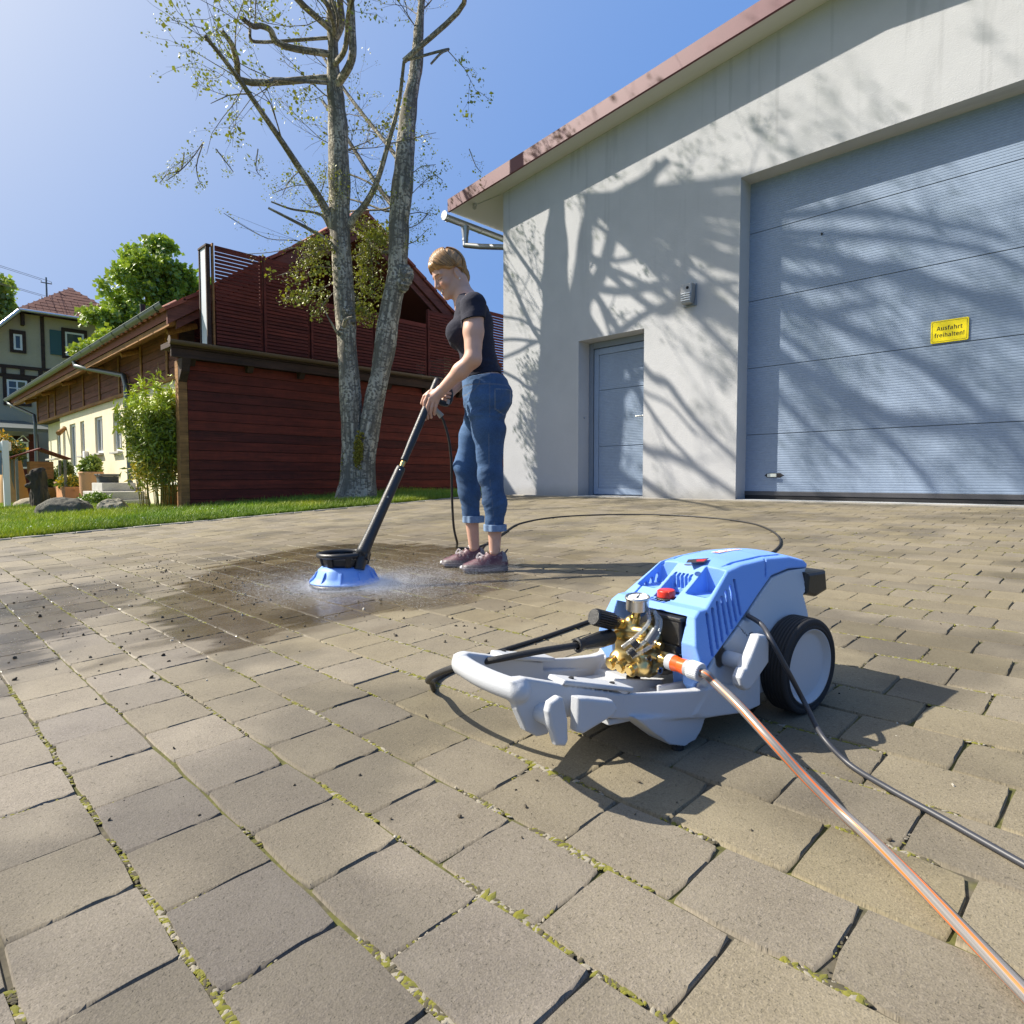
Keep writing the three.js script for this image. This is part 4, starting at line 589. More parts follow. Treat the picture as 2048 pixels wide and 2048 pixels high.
const rock = (name, label, pos, sx, sy, sz, rgb, seed) => { const t = thing(name, label, 'boulder', pos); const g = sdf((x, y, z) => ell(x, y, z, [0, 0, 0], [sx, sy, sz]) * 0.9 + (f3(x * 6 / sx * 0.4, y * 7, z * 6 / sx * 0.4, seed, 3) - 0.5) * 0.22 * sy * 2, [-sx * 1.3, -sy * 1.2, -sz * 1.3], [sx * 1.3, sy * 1.4, sz * 1.3], sx / 14); part('stone', g, mat({ map: rep(T_con, 1, 1), bumpMap: rep(T_conB, 1, 1), bumpScale: 0.01, roughness: 0.95, rgb }), t); };
rock('boulder', 'large dark mossy boulder lying in the lawn', [2.02, 0.12, -11.4], 0.36, 0.20, 0.28, [0.13, 0.125, 0.10], 451);
rock('boulder', 'smaller grey boulder in the lawn left of the bamboo', [2.6, 0.12, -11.2], 0.22, 0.17, 0.2, [0.30, 0.28, 0.22], 452);
rock('boulder', 'low pale boulder in the grass behind the tree stump', [2.45, 0.02, -16.6], 0.42, 0.2, 0.3, [0.36, 0.31, 0.22], 453);
{ const t = thing('tree_stump', 'dark weathered tree stump with a forked top standing in the lawn', 'tree stump', [2.2, 0.03, -14.6]);
  part('trunk', sdf((x, y, z) => { let d = cap3(x, y, z, [0.02, -0.1, 0], [-0.02, 0.66, 0], 0.16, 0.115); d = smin(d, cap3(x, y, z, [0.02, 0.6, 0], [0.03, 0.74, 0.02], 0.1, 0.06), 0.04); d = smin(d, cap3(x, y, z, [0, 0.5, 0], [-0.17, 0.62, 0.03], 0.05, 0.03), 0.04); d = smin(d, cap3(x, y, z, [0, 0.45, 0], [-0.2, 0.44, 0.02], 0.04, 0.035), 0.04); return d + (f3(x * 16, y * 4, z * 16, 461, 3) - 0.5) * 0.07; }, [-0.32, -0.15, -0.3], [0.3, 0.9, 0.3], 0.016), mat({ map: T_bark0, bumpMap: T_bark0, bumpScale: 0.02, roughness: 1, rgb: [0.10, 0.08, 0.06] }), t); }
{ const t = thing('post_frame', 'white painted post with a short crossbar at the left picture edge', 'post', [1.86, 0.06, -15.76]);
  part('post', bx(-0.05, 0.05, -0.1, 1.28, -0.05, 0.05, 0.008), M_white, t); part('crossbar', bx(-0.9, 0.10, 1.09, 1.26, 0.052, 0.09, 0.008), M_white, t); part('back_panel', bx(-0.9, -0.052, 0.62, 1.05, 0.06, 0.08, 0.004), M_frameGrey, t); }
const terra = (rgb) => mat({ map: rep(T_plasC, 2, 2), roughness: 0.85, rgb });
function pot(name, label, pos, prof, rgb, round = true) { const t = thing(name, label, 'planter', pos); if (round) { part('pot', lathe(prof, 24), terra(rgb), t); } return t; }
{ const t = thing('tall_planter', 'tall tapered ochre planter with yellow flowers near the left edge', 'planter', [2.3, 0.02, -18.7]); const g = new THREE.CylinderGeometry(0.2, 0.34, 1.0, 4, 1); g.rotateY(Math.PI / 4 + 0.5); g.translate(0, 0.5, 0); part('pot', uvm(g.toNonIndexed()), terra([0.55, 0.33, 0.14]), t); crown(t, 'flowers', blobSpots([[0, 1.2, 0, 0.28], [-0.2, 1.35, 0.1, 0.25]], 260, 471, 0.3, 3), leafClump(5, 0.06, 0.06, 472), (p, r) => r > 0.6 ? [0.75, 0.45, 0.02] : [0.12, 0.2, 0.03], 473); }
{ const t = thing('topiary', 'round clipped box ball in a brown pot by the cream wall', 'topiary', [3.2, 0.05, -19.9]); part('pot', lathe([[0.001, 0], [0.2, 0], [0.29, 0.3], [0.3, 0.34], [0.26, 0.34], [0.24, 0.29], [0.001, 0.29]]), terra([0.36, 0.20, 0.10]), t); crown(t, 'foliage', blobSpots([[0, 0.56, 0, 0.28]], 900, 475, 0.2, 3), leafClump(5, 0.035, 0.03, 476), (p, r) => [0.07 + 0.06 * r, 0.13 + 0.08 * r, 0.015], 477); }
{ const t = thing('topiary', 'egg shaped clipped box bush in a brown pot by the door', 'topiary', [3.45, 0.1, -19.3]); part('pot', lathe([[0.001, 0], [0.17, 0], [0.24, 0.4], [0.25, 0.43], [0.21, 0.43], [0.2, 0.38], [0.001, 0.38]]), terra([0.40, 0.24, 0.13]), t); crown(t, 'foliage', blobSpots([[0, 0.62, 0, 0.2], [0, 0.76, 0, 0.17], [0, 0.86, 0, 0.1]], 900, 478, 0.2, 3), leafClump(5, 0.035, 0.03, 479), (p, r) => [0.09 + 0.07 * r, 0.15 + 0.08 * r, 0.015], 480); }
{ const t = thing('flower_trough', 'orange terracotta trough full of yellow flowers below the cream wall', 'planter', [3.35, 0.06, -18.3]); part('trough', [bx(-0.2, 0.2, 0, 0.36, -0.52, 0.42, 0.02)], terra([0.62, 0.30, 0.13]), t); crown(t, 'flowers', blobSpots([[0, 0.42, -0.3, 0.16], [0, 0.44, 0, 0.18], [0, 0.42, 0.35, 0.16]], 420, 481, 0.2, 3), leafClump(5, 0.05, 0.05, 482), (p, r) => r > 0.4 ? [0.62, 0.5, 0.03] : [0.17, 0.26, 0.03], 483); }
{ const t = pot('round_pot', 'tall cylindrical terracotta pot with a green plant against the cream wall', [3.5, 0.1, -16.9], [[0.001, 0], [0.19, 0], [0.22, 0.1], [0.23, 0.6], [0.245, 0.62], [0.245, 0.66], [0.2, 0.66], [0.19, 0.6], [0.001, 0.6]], [0.62, 0.33, 0.16]); crown(t, 'plant', blobSpots([[0, 0.76, 0, 0.2], [0.05, 0.88, 0, 0.12]], 260, 485, 0.25, 3), leafClump(5, 0.06, 0.05, 486), (p, r) => [0.18 + 0.1 * r, 0.26 + 0.1 * r, 0.03], 487); }
{ const t = thing('waste_bin', 'dark grey wheeled bin beside the pot at the cream wall', 'bin', [3.45, 0.14, -15.25]); t.scale.setScalar(0.66); part('body', (() => { const g = new THREE.CylinderGeometry(0.36, 0.28, 0.78, 4, 1); g.rotateY(Math.PI / 4); g.translate(0, 0.39, 0); return uvm(g.toNonIndexed()); })(), mat({ roughness: 0.6, rgb: [0.055, 0.06, 0.06] }), t); part('lid', bx(-0.29, 0.29, 0.785, 0.85, -0.3, 0.3, 0.025), mat({ roughness: 0.55, rgb: [0.09, 0.095, 0.09] }), t); part('handle', cyl(V3(-0.3, 0.83, 0.2), V3(-0.3, 0.83, -0.2), 0.02, 0.02, 8), M_blackRub, t); }
{ const t = thing('stone_steps', 'two grey concrete steps at the cream wall left of the bamboo', 'steps', [3.0, 0.05, -14.9]); part('step', bx(-0.2, 0.85, -0.1, 0.14, -0.9, 1.0, 0.01), M_conc, t); part('step', bx(0.1, 0.85, 0.142, 0.30, -0.7, 0.8, 0.01), M_conc, t); part('curb', bx(0.25, 0.85, 0.302, 0.47, -0.1, 0.75, 0.01), M_conc, t); }
{ const t = thing('garden_well_roof', 'little red pitched roof on thin posts behind the tree stump', 'garden shelter', [2.75, 0.05, -18.2]); for (const s of [-1, 1]) part('roof_panel', (() => { const g = new THREE.BoxGeometry(0.62, 0.03, 0.7); g.rotateZ(-s * 0.38); g.translate(s * 0.28, 1.13, 0); return uvm(g.toNonIndexed()); })(), M_slat[0], t); for (const [x, z] of [[-0.45, 0.3], [0.45, 0.3], [-0.45, -0.3], [0.45, -0.3]]) part('post', bx(x - 0.025, x + 0.025, -0.1, 1.0, z - 0.025, z + 0.025), M_zincD, t); part('box', bx(-0.2, 0.25, 0.55, 0.95, -0.18, 0.18, 0.01), M_honey, t); }
{ const t = thing('green_shrub', 'small leafy green plant growing beside the concrete steps', 'plant', [2.95, 0.08, -14.0]); t.scale.setScalar(0.62); crown(t, 'foliage', blobSpots([[0, 0.18, 0, 0.24], [0.25, 0.14, 0.15, 0.2], [-0.35, 0.12, 0.3, 0.22]], 420, 491, 0.3, 3), leafClump(5, 0.07, 0.06, 492, 0.3), (p, r) => [0.13 + 0.12 * r, 0.24 + 0.12 * r, 0.025], 493); part('stem', [cyl(V3(0, -0.05, 0), V3(0, 0.2, 0), 0.008, 0.004, 5)], M_honey, t); }
{ const t = thing('bench', 'small white bench glimpsed under the annex roof beside the honey coloured post', 'bench', [3.58, 0.1, -11.3]); part('seat', bx(-0.18, 0.18, 0.4, 0.44, -0.5, 0.5, 0.006), M_white, t); for (const z of [-0.4, 0.4]) part('leg', bx(-0.16, 0.16, 0, 0.398, z - 0.025, z + 0.025), M_honey, t); }
// ---------------------------------------------------------------- twin trunk tree; its crown throws the dappled shade on the garage
{
  const T_bark = tex(512, 1024, (u, v) => { // pale smooth bark torn by dark cross fissures, rougher in patches
    const warp = (fb(u * 4, v * 6, 4, 6, 501, 3) - 0.5) * 0.05, a = fb(u * 9 + warp * 6, v * 78 + warp * 20, 9, 78, 503, 4), b = fb(u * 3, v * 4, 3, 4, 507, 4), c = fb(u * 40, v * 60, 40, 60, 511, 3), g = vn(u * 14, v * 5, 14, 5, 515);
    const fur = smoothstep(fb(u * 16, v * 3, 16, 3, 517, 3), 0.58, 0.66);
    const dk = clamp(0.85 * smoothstep(-a, -0.475, -0.415) + 0.75 * smoothstep(b, 0.60, 0.70) + 0.8 * fur, 0, 1), k = lerp(0.70 + 0.45 * (c - 0.5) - 0.25 * smoothstep(b, 0.45, 0.6), 0.13 + 0.10 * c, dk);
    return [k, k * (0.93 + 0.03 * g), k * (0.80 + 0.06 * g)];
  });
  const M_bark = mat({ map: rep(T_bark, 1, 0.55), bumpMap: rep(T_bark, 1, 0.55), bumpScale: 0.022, roughness: 0.95, rgb: [0.74, 0.71, 0.64] });
  const M_moss = mat({ roughness: 1, rgb: [0.13, 0.115, 0.02] });
  const B = V3(5.36, 0.244, -8.81), t = thing('twin_trunk_tree', 'tall tree with two pale rough trunks and sparse young leaves before the red annex', 'tree', B.toArray());
  const G0 = (g) => g.translate(-B.x, -B.y, -B.z);
  const fwd = V3(C2, 0, -C2), onZ = (px, py, z) => { const d = pxRay(px, py); return EYE.clone().addScaledVector(d, z / (d.x * C2 - d.z * C2)); };
  const zt = (cy) => 10.02 - 0.20 * clamp((1870 - cy) / 1870, 0, 2), c3 = (x, y, dz = 0) => onZ(340 + x / 2.841, 340 + y / 2.841, zt(y) + dz), rm = (w) => w / 2.841 / 1280 * 10;
  const L = [[1030, 1905, 118], [1035, 1860, 92], [1042, 1740, 74], [1038, 1560, 60], [1022, 1250, 55], [1008, 1020, 54], [996, 800, 55], [985, 600, 56], [967, 400, 56], [960, 200, 57], [964, 0, 56], [960, -250, 48], [930, -520, 38], [925, -800, 26], [900, -1100, 12]];
  const Rr = [[1085, 1890, 90], [1092, 1760, 72], [1105, 1600, 62], [1150, 1380, 58], [1183, 1200, 57], [1222, 1000, 58], [1252, 820, 52], [1280, 640, 58], [1292, 500, 52], [1303, 300, 52], [1318, 100, 55], [1332, -50, 52], [1350, -300, 42], [1400, -600, 32], [1420, -900, 20], [1460, -1150, 8]];
  const pl = L.map(([x, y]) => c3(x, y)), prr = Rr.map(([x, y]) => c3(x, y));
  const wob = (g, amp, seed) => { const p = g.attributes.position, n = g.attributes.normal; for (let i = 0; i < p.count; i++) { const x = p.getX(i), y = p.getY(i), z = p.getZ(i), k = (f3(x * 5, y * 2.2, z * 5, seed, 3) - 0.5) * amp + (y < 1.2 ? (f3(x * 9, y * 1.2, z * 9, seed + 5, 2) - 0.5) * 0.09 * (1.2 - y) : 0); p.setXYZ(i, x + n.getX(i) * k, y, z + n.getZ(i) * k); } g.computeVertexNormals(); return g; };
  part('trunk', G0(wob(limb(pl, L.map((p) => rm(p[2])), 28, 8), 0.09, 521)), M_bark, t);
  part('trunk', G0(wob(limb(prr, Rr.map((p) => rm(p[2])), 28, 8), 0.09, 525)), M_bark, t);
  for (const [x, y, r] of [[1010, 815, 0.085], [1340, 600, 0.11], [1325, 645, 0.09], [1040, 850, 0.05], [975, 905, 0.06]]) { const c = c3(x, y, -0.1); part('burl', G0(sdf((a, b, d) => ell(a, b, d, [c.x, c.y, c.z], [r, r * 1.5, r]) + (f3(a * 22, b * 22, d * 22, 530, 2) - 0.5) * 0.05, [c.x - r * 1.5, c.y - r * 2, c.z - r * 1.5], [c.x + r * 1.5, c.y + r * 2, c.z + r * 1.5], 0.015)), M_bark, t); }
  { const R = rng(533), sp = []; for (let k = 0; k < 900; k++) { const low = k < 430, g = () => (R() + R() + R() - 1.5) / 1.5, y = low ? 1880 - 330 * R() * R() : 1590 + 130 * g(), x = low ? 955 + 50 * R() * R() + (1870 - y) * 0.10 : 1072 + 34 * g() - (y - 1590) * 0.05, p = c3(x, y, low ? -0.12 + 0.1 * R() : -0.26 + 0.1 * R()).sub(B); sp.push([p.x, p.y, p.z, 0.5 + 0.8 * R()]); } crown(t, 'moss', sp, new THREE.IcosahedronGeometry(0.014, 0), (p, r) => [0.12 + 0.1 * r, 0.11 + 0.08 * r, 0.015], 535, mat({ roughness: 1 })); }
  // limbs: those seen in the picture, then those known by their shadows
  const limbs = [], lm = (pts, r0, r1) => { limbs.push({ pts, r0, r1 }); return pts; };
  const L1 = lm([[945, 360, 0], [905, 270, -0.05], [868, 195, -0.1], [800, 85, -0.25], [742, 0, -0.4], [650, -140, -0.8], [520, -330, -1.3], [360, -560, -1.9], [200, -760, -2.5]].map(([x, y, d]) => c3(x, y, d)), 0.075, 0.02);
  const L2 = lm([[1010, 330, 0], [1045, 270, -0.05], [1095, 215, -0.1], [1150, 125, -0.2], [1195, 10, -0.3], [1240, -150, -0.5], [1300, -380, -0.8], [1330, -620, -1.1]].map(([x, y, d]) => c3(x, y, d)), 0.06, 0.02);
  lm([[930, 430, 0], [880, 390, -0.1], [780, 330, -0.25], [650, 262, -0.4], [558, 215, -0.5]].map(([x, y, d]) => c3(x, y, d)), 0.034, 0.016);
  lm([[905, 330, 0], [865, 260, -0.15], [810, 240, -0.25], [690, 222, -0.35], [575, 180, -0.4]].map(([x, y, d]) => c3(x, y, d)), 0.024, 0.012);
  lm([[960, 940, -0.1], [930, 890, -0.2], [900, 840, -0.28], [880, 800, -0.3]].map(([x, y, d]) => c3(x, y, d)), 0.022, 0.006);
  lm([[985, 900, -0.1], [1000, 850, -0.25], [1040, 835, -0.3]].map(([x, y, d]) => c3(x, y, d)), 0.035, 0.02);
  const skel = []; for (const P of [pl, prr, L1, L2]) { const c = new THREE.CatmullRomCurve3(P, false, 'centripetal'); for (let i = 0; i <= 120; i++) { const q = c.getPoint(i / 120); if (q.y > 4.0) skel.push(q); } }
  const S = V3(-0.975, 1.65, -1.489), c6 = (x, y) => onX(880 + x / 2.841, 340 + y / 2.841, FX), c7 = (x, y) => onX(1448 + x / 2.683, 340 + y / 2.683, FX + 0.25);
  function shadowLimb(W, w, lo, hi, dt) { // W: where its shadow falls; lo..hi: how far up the sun's direction it grows
    let best = null; for (const q of skel) { const s0 = q.clone().sub(W[0]), tt = clamp(s0.dot(S) / S.lengthSq(), lo, hi), d = W[0].clone().addScaledVector(S, tt).distanceTo(q); if (!best || d < best.d) best = { d, tt, q }; }
    const pts = [best.q, ...W.slice(1).map((p, i) => p.clone().addScaledVector(S, best.tt + dt * i))]; lm(pts, w * (lo > 3.3 ? 0.0016 : 0.00115), w * (lo > 3.3 ? 0.0009 : 0.0006) + 0.004); return pts;
  }
  const F = (a) => a.map(([x, y]) => c6(x, y)), D = (a) => a.map(([x, y]) => c7(x, y));
  const sh = [
    [F([[850, 720], [905, 610], [955, 470], [988, 330], [1005, 240], [1065, 165], [1180, 80], [1240, -40]]), 52, 1, 2.0, 0.04], [F([[800, 480], [822, 370], [862, 280], [950, 180], [1050, 118], [1170, 50], [1300, -60]]), 46, 1, 2.0, 0.05],
    [F([[1010, 255], [1110, 235], [1250, 198], [1400, 138], [1560, 85], [1720, 40]]), 50, 1, 2.6, 0.1], [F([[930, 540], [1000, 515], [1110, 498], [1300, 485], [1500, 480], [1700, 478]]), 22, 1.2, 2.2, 0.15],
    [F([[900, 520], [960, 560], [1100, 620], [1240, 695], [1330, 750], [1450, 800], [1600, 860], [1720, 915]]), 34, 1.2, 2.4, 0.15], [F([[880, 720], [1040, 690], [1250, 655], [1500, 655], [1700, 640]]), 36, 1.2, 2.4, 0.15],
    [F([[960, 370], [1030, 415], [1100, 470], [1190, 545], [1300, 600], [1420, 650]]), 24, 1.2, 2.5, 0.15], [F([[1200, 225], [1350, 282], [1500, 300], [1720, 345]]), 26, 1.4, 2.8, 0.15], [F([[1380, 140], [1500, 198], [1650, 262], [1750, 300]]), 30, 1.6, 3, 0.15], [F([[1250, 240], [1320, 400], [1370, 500], [1390, 640]]), 16, 1.6, 3, 0.1],
    [F([[1160, 900], [1245, 805], [1350, 755], [1440, 690], [1560, 660]]), 40, 2.8, 4.2, 0.1], [F([[1100, 1130], [1200, 1170], [1290, 1210], [1350, 1290], [1450, 1420], [1570, 1540], [1700, 1660]]), 42, 2.9, 4.6, 0.12], [F([[1150, 1375], [1290, 1500], [1430, 1650], [1560, 1800]]), 26, 3, 4.6, 0.12], [F([[1040, 1530], [1150, 1570], [1300, 1620], [1450, 1690], [1600, 1790], [1700, 1860]]), 44, 3.2, 4.8, 0.12], [F([[1000, 1100], [1080, 1180], [1160, 1260], [1300, 1330], [1450, 1500]]), 22, 3, 4.6, 0.1],
    [F([[640, 760], [560, 640], [440, 470], [355, 330], [300, 200]]), 32, 1, 2, 0.12], [F([[640, 1050], [550, 935], [480, 800], [420, 660], [350, 520]]), 36, 1, 2.2, 0.12], [F([[620, 930], [510, 880], [450, 850], [340, 830]]), 16, 1, 2.4, 0.12], [F([[640, 960], [540, 980], [450, 1030], [350, 1070]]), 16, 1, 2.4, 0.1], [F([[600, 1300], [510, 1240], [440, 1190], [345, 1140]]), 24, 1, 2.6, 0.1], [F([[620, 960], [520, 972], [420, 962], [340, 968]]), 16, 1, 2.6, 0.1],
    [D([[200, 300], [420, 440], [620, 490], [900, 560], [1200, 640], [1600, 720]]), 46, 3.4, 5.5, 0.1], [D([[150, 560], [420, 600], [700, 590], [900, 520], [1100, 590], [1400, 720], [1650, 800]]), 40, 3.6, 5.5, 0.1], [D([[150, 760], [400, 770], [640, 750], [820, 720]]), 30, 3.6, 5.5, 0.1], [D([[150, 960], [300, 1030], [480, 1110], [700, 1230], [900, 1340], [1200, 1380], [1500, 1420]]), 52, 3.8, 6, 0.1], [D([[420, 780], [600, 820], [900, 960], [1100, 1080], [1300, 1240], [1650, 1400]]), 40, 3.8, 6, 0.1], [D([[500, 200], [800, 230], [1100, 280], [1500, 350]]), 34, 4, 6, 0.1], [D([[700, 1230], [850, 1420], [1000, 1560], [1150, 1740]]), 34, 4, 6, 0.1], [D([[1000, 950], [1200, 1120], [1450, 1380], [1650, 1620]]), 36, 4, 6.2, 0.1], [D([[250, 880], [420, 960], [600, 1120]]), 26, 4, 6, 0.1], [D([[1100, 260], [1350, 420], [1650, 560]]), 30, 4, 6.2, 0.1], [D([[300, 1200], [480, 1400], [700, 1600]]), 28, 4.2, 6.2, 0.1],
  ];
  for (const a of sh) shadowLimb(...a);
  for (const { pts, r0, r1 } of limbs) part('branch', G0(limb(pts, pts.map((_, i) => lerp(r0, r1, i / (pts.length - 1))), 10, 5)), M_bark, t);
  // twigs grow from every limb outside the part of the sky that is clear in the picture
  const R = rng(541), tw = [], spots = [], clear = (p) => { const q = toPx(p); return q[1] > 325 && q[1] < 1010; };
  const grow = (p, d, len, r, lev) => {
    const n = 4, pts = [p], v = d.clone(); for (let i = 0; i < n; i++) { v.add(V3(R() - 0.5, R() - 0.42, R() - 0.5).multiplyScalar(0.55)).normalize(); pts.push(pts[i].clone().addScaledVector(v, len / n)); }
    if (pts.some(clear) || pts.some((q) => q.x < 1.2 || q.z > -5.2)) return;
    tw.push(limb(pts, pts.map((_, i) => lerp(r, r * 0.35, i / n)), lev ? 3 : 4, 1, false));
    for (let i = 1; i <= n; i++) { if (R() < (lev ? 0.34 : 0.22)) { const q = pts[i]; spots.push([q.x - B.x, q.y - B.y, q.z - B.z, 0.6 + 0.7 * R()]); } if (lev < 2 && R() < 0.85) grow(pts[i], v.clone().applyAxisAngle(V3(R() - 0.5, R() - 0.5, R() - 0.5).normalize(), (R() < 0.5 ? -1 : 1) * (0.5 + 0.6 * R())), len * (0.5 + 0.25 * R()), r * 0.55, lev + 1); }
  };
  for (const { pts, r0 } of limbs.concat([{ pts: pl.slice(9), r0: 0.1 }, { pts: prr.slice(9), r0: 0.1 }])) {
    const c = new THREE.CatmullRomCurve3(pts, false, 'centripetal'), n = Math.round(c.getLength() * 1.35);
    for (let i = 0; i < n; i++) { const k = 0.15 + 0.85 * R(), p = c.getPoint(k), T = c.getTangent(k); if (clear(p)) continue; grow(p, T.applyAxisAngle(V3(R() - 0.5, R() - 0.5, R() - 0.5).normalize(), 0.5 + 0.7 * R()), 0.55 + 0.75 * R(), 0.007 + 0.05 * r0, 0); }
  }
  // leafy sprays in view
  const vis = (pts, n, w, sz) => { const P = pts.map(([x, y, d]) => c3(x, y, d)); tw.push(limb(P, P.map((_, i) => lerp(0.008, 0.003, i / P.length)), 4, 3, false)); const c = new THREE.CatmullRomCurve3(P); for (let i = 0; i < n; i++) { const q = c.getPoint(0.12 + 0.88 * R()), o = V3(R() - 0.5, R() - 0.5, R() - 0.5).multiplyScalar(2 * w); o.y *= 0.8; q.add(o); if (R() < 0.18) tw.push(limb([c.getPoint(R()), q], [0.003, 0.0015], 3, 1, false)); spots.push([q.x - B.x, q.y - B.y, q.z - B.z, sz * (0.6 + 0.7 * R())]); } };
  for (const [p, n, w] of [
    [[[915, 560, -0.1], [840, 545, -0.3], [740, 570, -0.4], [610, 600, -0.5]], 60, 0.13], [[[925, 640, -0.1], [830, 690, -0.3], [740, 720, -0.4], [640, 735, -0.5]], 75, 0.12], [[[925, 700, -0.1], [865, 770, -0.3], [840, 835, -0.35]], 26, 0.1], [[[915, 430, -0.1], [820, 470, -0.3], [735, 515, -0.4]], 55, 0.15], [[[910, 480, -0.1], [850, 420, -0.2], [770, 440, -0.4]], 45, 0.15],
    [[[1030, 300, 0.1], [1130, 330, 0.2], [1220, 400, 0.2]], 90, 0.17], [[[1040, 500, 0.1], [1140, 440, 0.2], [1230, 340, 0.2]], 100, 0.17], [[[1130, 380, 0.2], [1150, 560, 0.3], [1165, 720, 0.3]], 85, 0.14], [[[1080, 420, 0.2], [1080, 560, 0.3], [1085, 700, 0.3]], 70, 0.12], [[[1050, 700, 0.1], [1095, 790, 0.2], [1140, 860, 0.2]], 60, 0.12], [[[1045, 760, 0.1], [1080, 830, 0.2]], 30, 0.1],
  ]) vis(p, n, w, 1);
  for (const [p, n, w] of [
    [[[880, 430, -0.2], [700, 400, -0.4], [560, 390, -0.5], [420, 320, -0.6], [305, 245, -0.7]], 14, 0.12], [[[880, 445, -0.2], [720, 442, -0.4], [570, 468, -0.5], [430, 478, -0.6]], 10, 0.1], [[[800, 85, -0.3], [700, 90, -0.4], [590, 130, -0.5]], 36, 0.2], [[[742, 0, -0.4], [680, 60, -0.5], [640, 140, -0.6]], 30, 0.18], [[[868, 195, -0.1], [800, 210, -0.3], [740, 160, -0.4]], 22, 0.18], [[[850, 150, -0.1], [880, 60, -0.2], [890, -20, -0.2]], 40, 0.16], [[[840, 420, -0.1], [760, 300, -0.3], [720, 280, -0.4]], 20, 0.2], [[[950, 130, 0], [930, 100, -0.3], [900, 20, -0.4]], 34, 0.16],
    [[[1095, 215, -0.1], [1060, 120, 0], [1050, 20, 0]], 28, 0.18], [[[1150, 125, -0.2], [1200, 160, -0.1], [1240, 230, -0.1]], 40, 0.2], [[[1195, 10, -0.3], [1130, 60, -0.2], [1090, 100, -0.2]], 26, 0.18], [[[1370, 140, 0], [1430, 80, -0.1], [1500, 30, -0.2], [1550, 60, -0.2]], 40, 0.2], [[[1375, 20, 0], [1430, -20, -0.1], [1510, -30, -0.2]], 26, 0.2], [[[1360, 330, 0], [1420, 300, -0.1], [1490, 215, -0.1]], 26, 0.12], [[[1355, 420, 0], [1400, 400, -0.1], [1470, 330, -0.1]], 22, 0.12], [[[1360, 250, 0], [1430, 240, -0.1], [1480, 260, -0.1]], 18, 0.12],
    [[[190, -160, -1.6], [120, -60, -1.8], [40, 20, -1.8], [-20, 60, -1.8]], 26, 0.12], [[[190, -160, -1.6], [150, -20, -1.7], [165, 60, -1.7], [195, 105, -1.7]], 16, 0.08], [[[80, -100, -1.7], [60, 0, -1.8], [-15, 25, -1.8], [-60, 75, -1.8]], 20, 0.1], [[[260, -120, -1.6], [330, -30, -1.6], [360, 12, -1.6]], 12, 0.08], [[[500, -120, -1.2], [490, 0, -1.2], [520, 40, -1.2]], 14, 0.1], [[[1700, -120, -0.6], [1740, -20, -0.6], [1770, 15, -0.6]], 10, 0.1],
  ]) vis(p, n, w, 0.62);
  const o = part('twigs', G0(merge(tw)), M_bark, t); o.userData.kind = 'stuff';
  crown(t, 'crown', spots, leafClump(6, 0.044, 0.075, 551, 0.42), (p, r) => { const k = 0.55 + 0.75 * r; return [0.34 * k, 0.36 * k, 0.03]; }, 553, leafMat(0.45));
}
// ---------------------------------------------------------------- pressure washer (own frame: x to its rear, y up, z to its near side)
const T_peb = tex(512, 512, (u, v) => fb(u * 90, v * 90, 90, 90, 601, 2), true);
const plastic = (rgb, o = {}) => mat({ phys: true, bumpMap: rep(T_peb, 7, 7), bumpScale: 0.00025, roughness: 0.46, rgb, ...o });
const M_blue = plastic([0.165, 0.325, 0.72], { roughness: 0.55 }), M_lgrey = plastic([0.44, 0.455, 0.475], { roughness: 0.55 }), M_black = plastic([0.014, 0.014, 0.015], { roughness: 0.36 });
const M_brass = mat({ map: rep(T_plasC, 6, 6), metalness: 1, roughness: 0.30, rgb: [0.78, 0.56, 0.22] }), M_tyre = mat({ roughness: 0.75, bumpMap: rep(T_peb, 5, 5), bumpScale: 0.0004, rgb: [0.014, 0.014, 0.015] });
const MW_L = V3(0.984, 0.049, 0.174).normalize(), MW_N = V3(-SL, 1, 0).normalize(), MW_W = V3().crossVectors(MW_L, MW_N).normalize(), MW_O = V3(1.48, 0.0742, -0.709);
const mw = (u, w, v) => MW_O.clone().addScaledVector(MW_L, u).addScaledVector(MW_N, w).addScaledVector(MW_W, v);
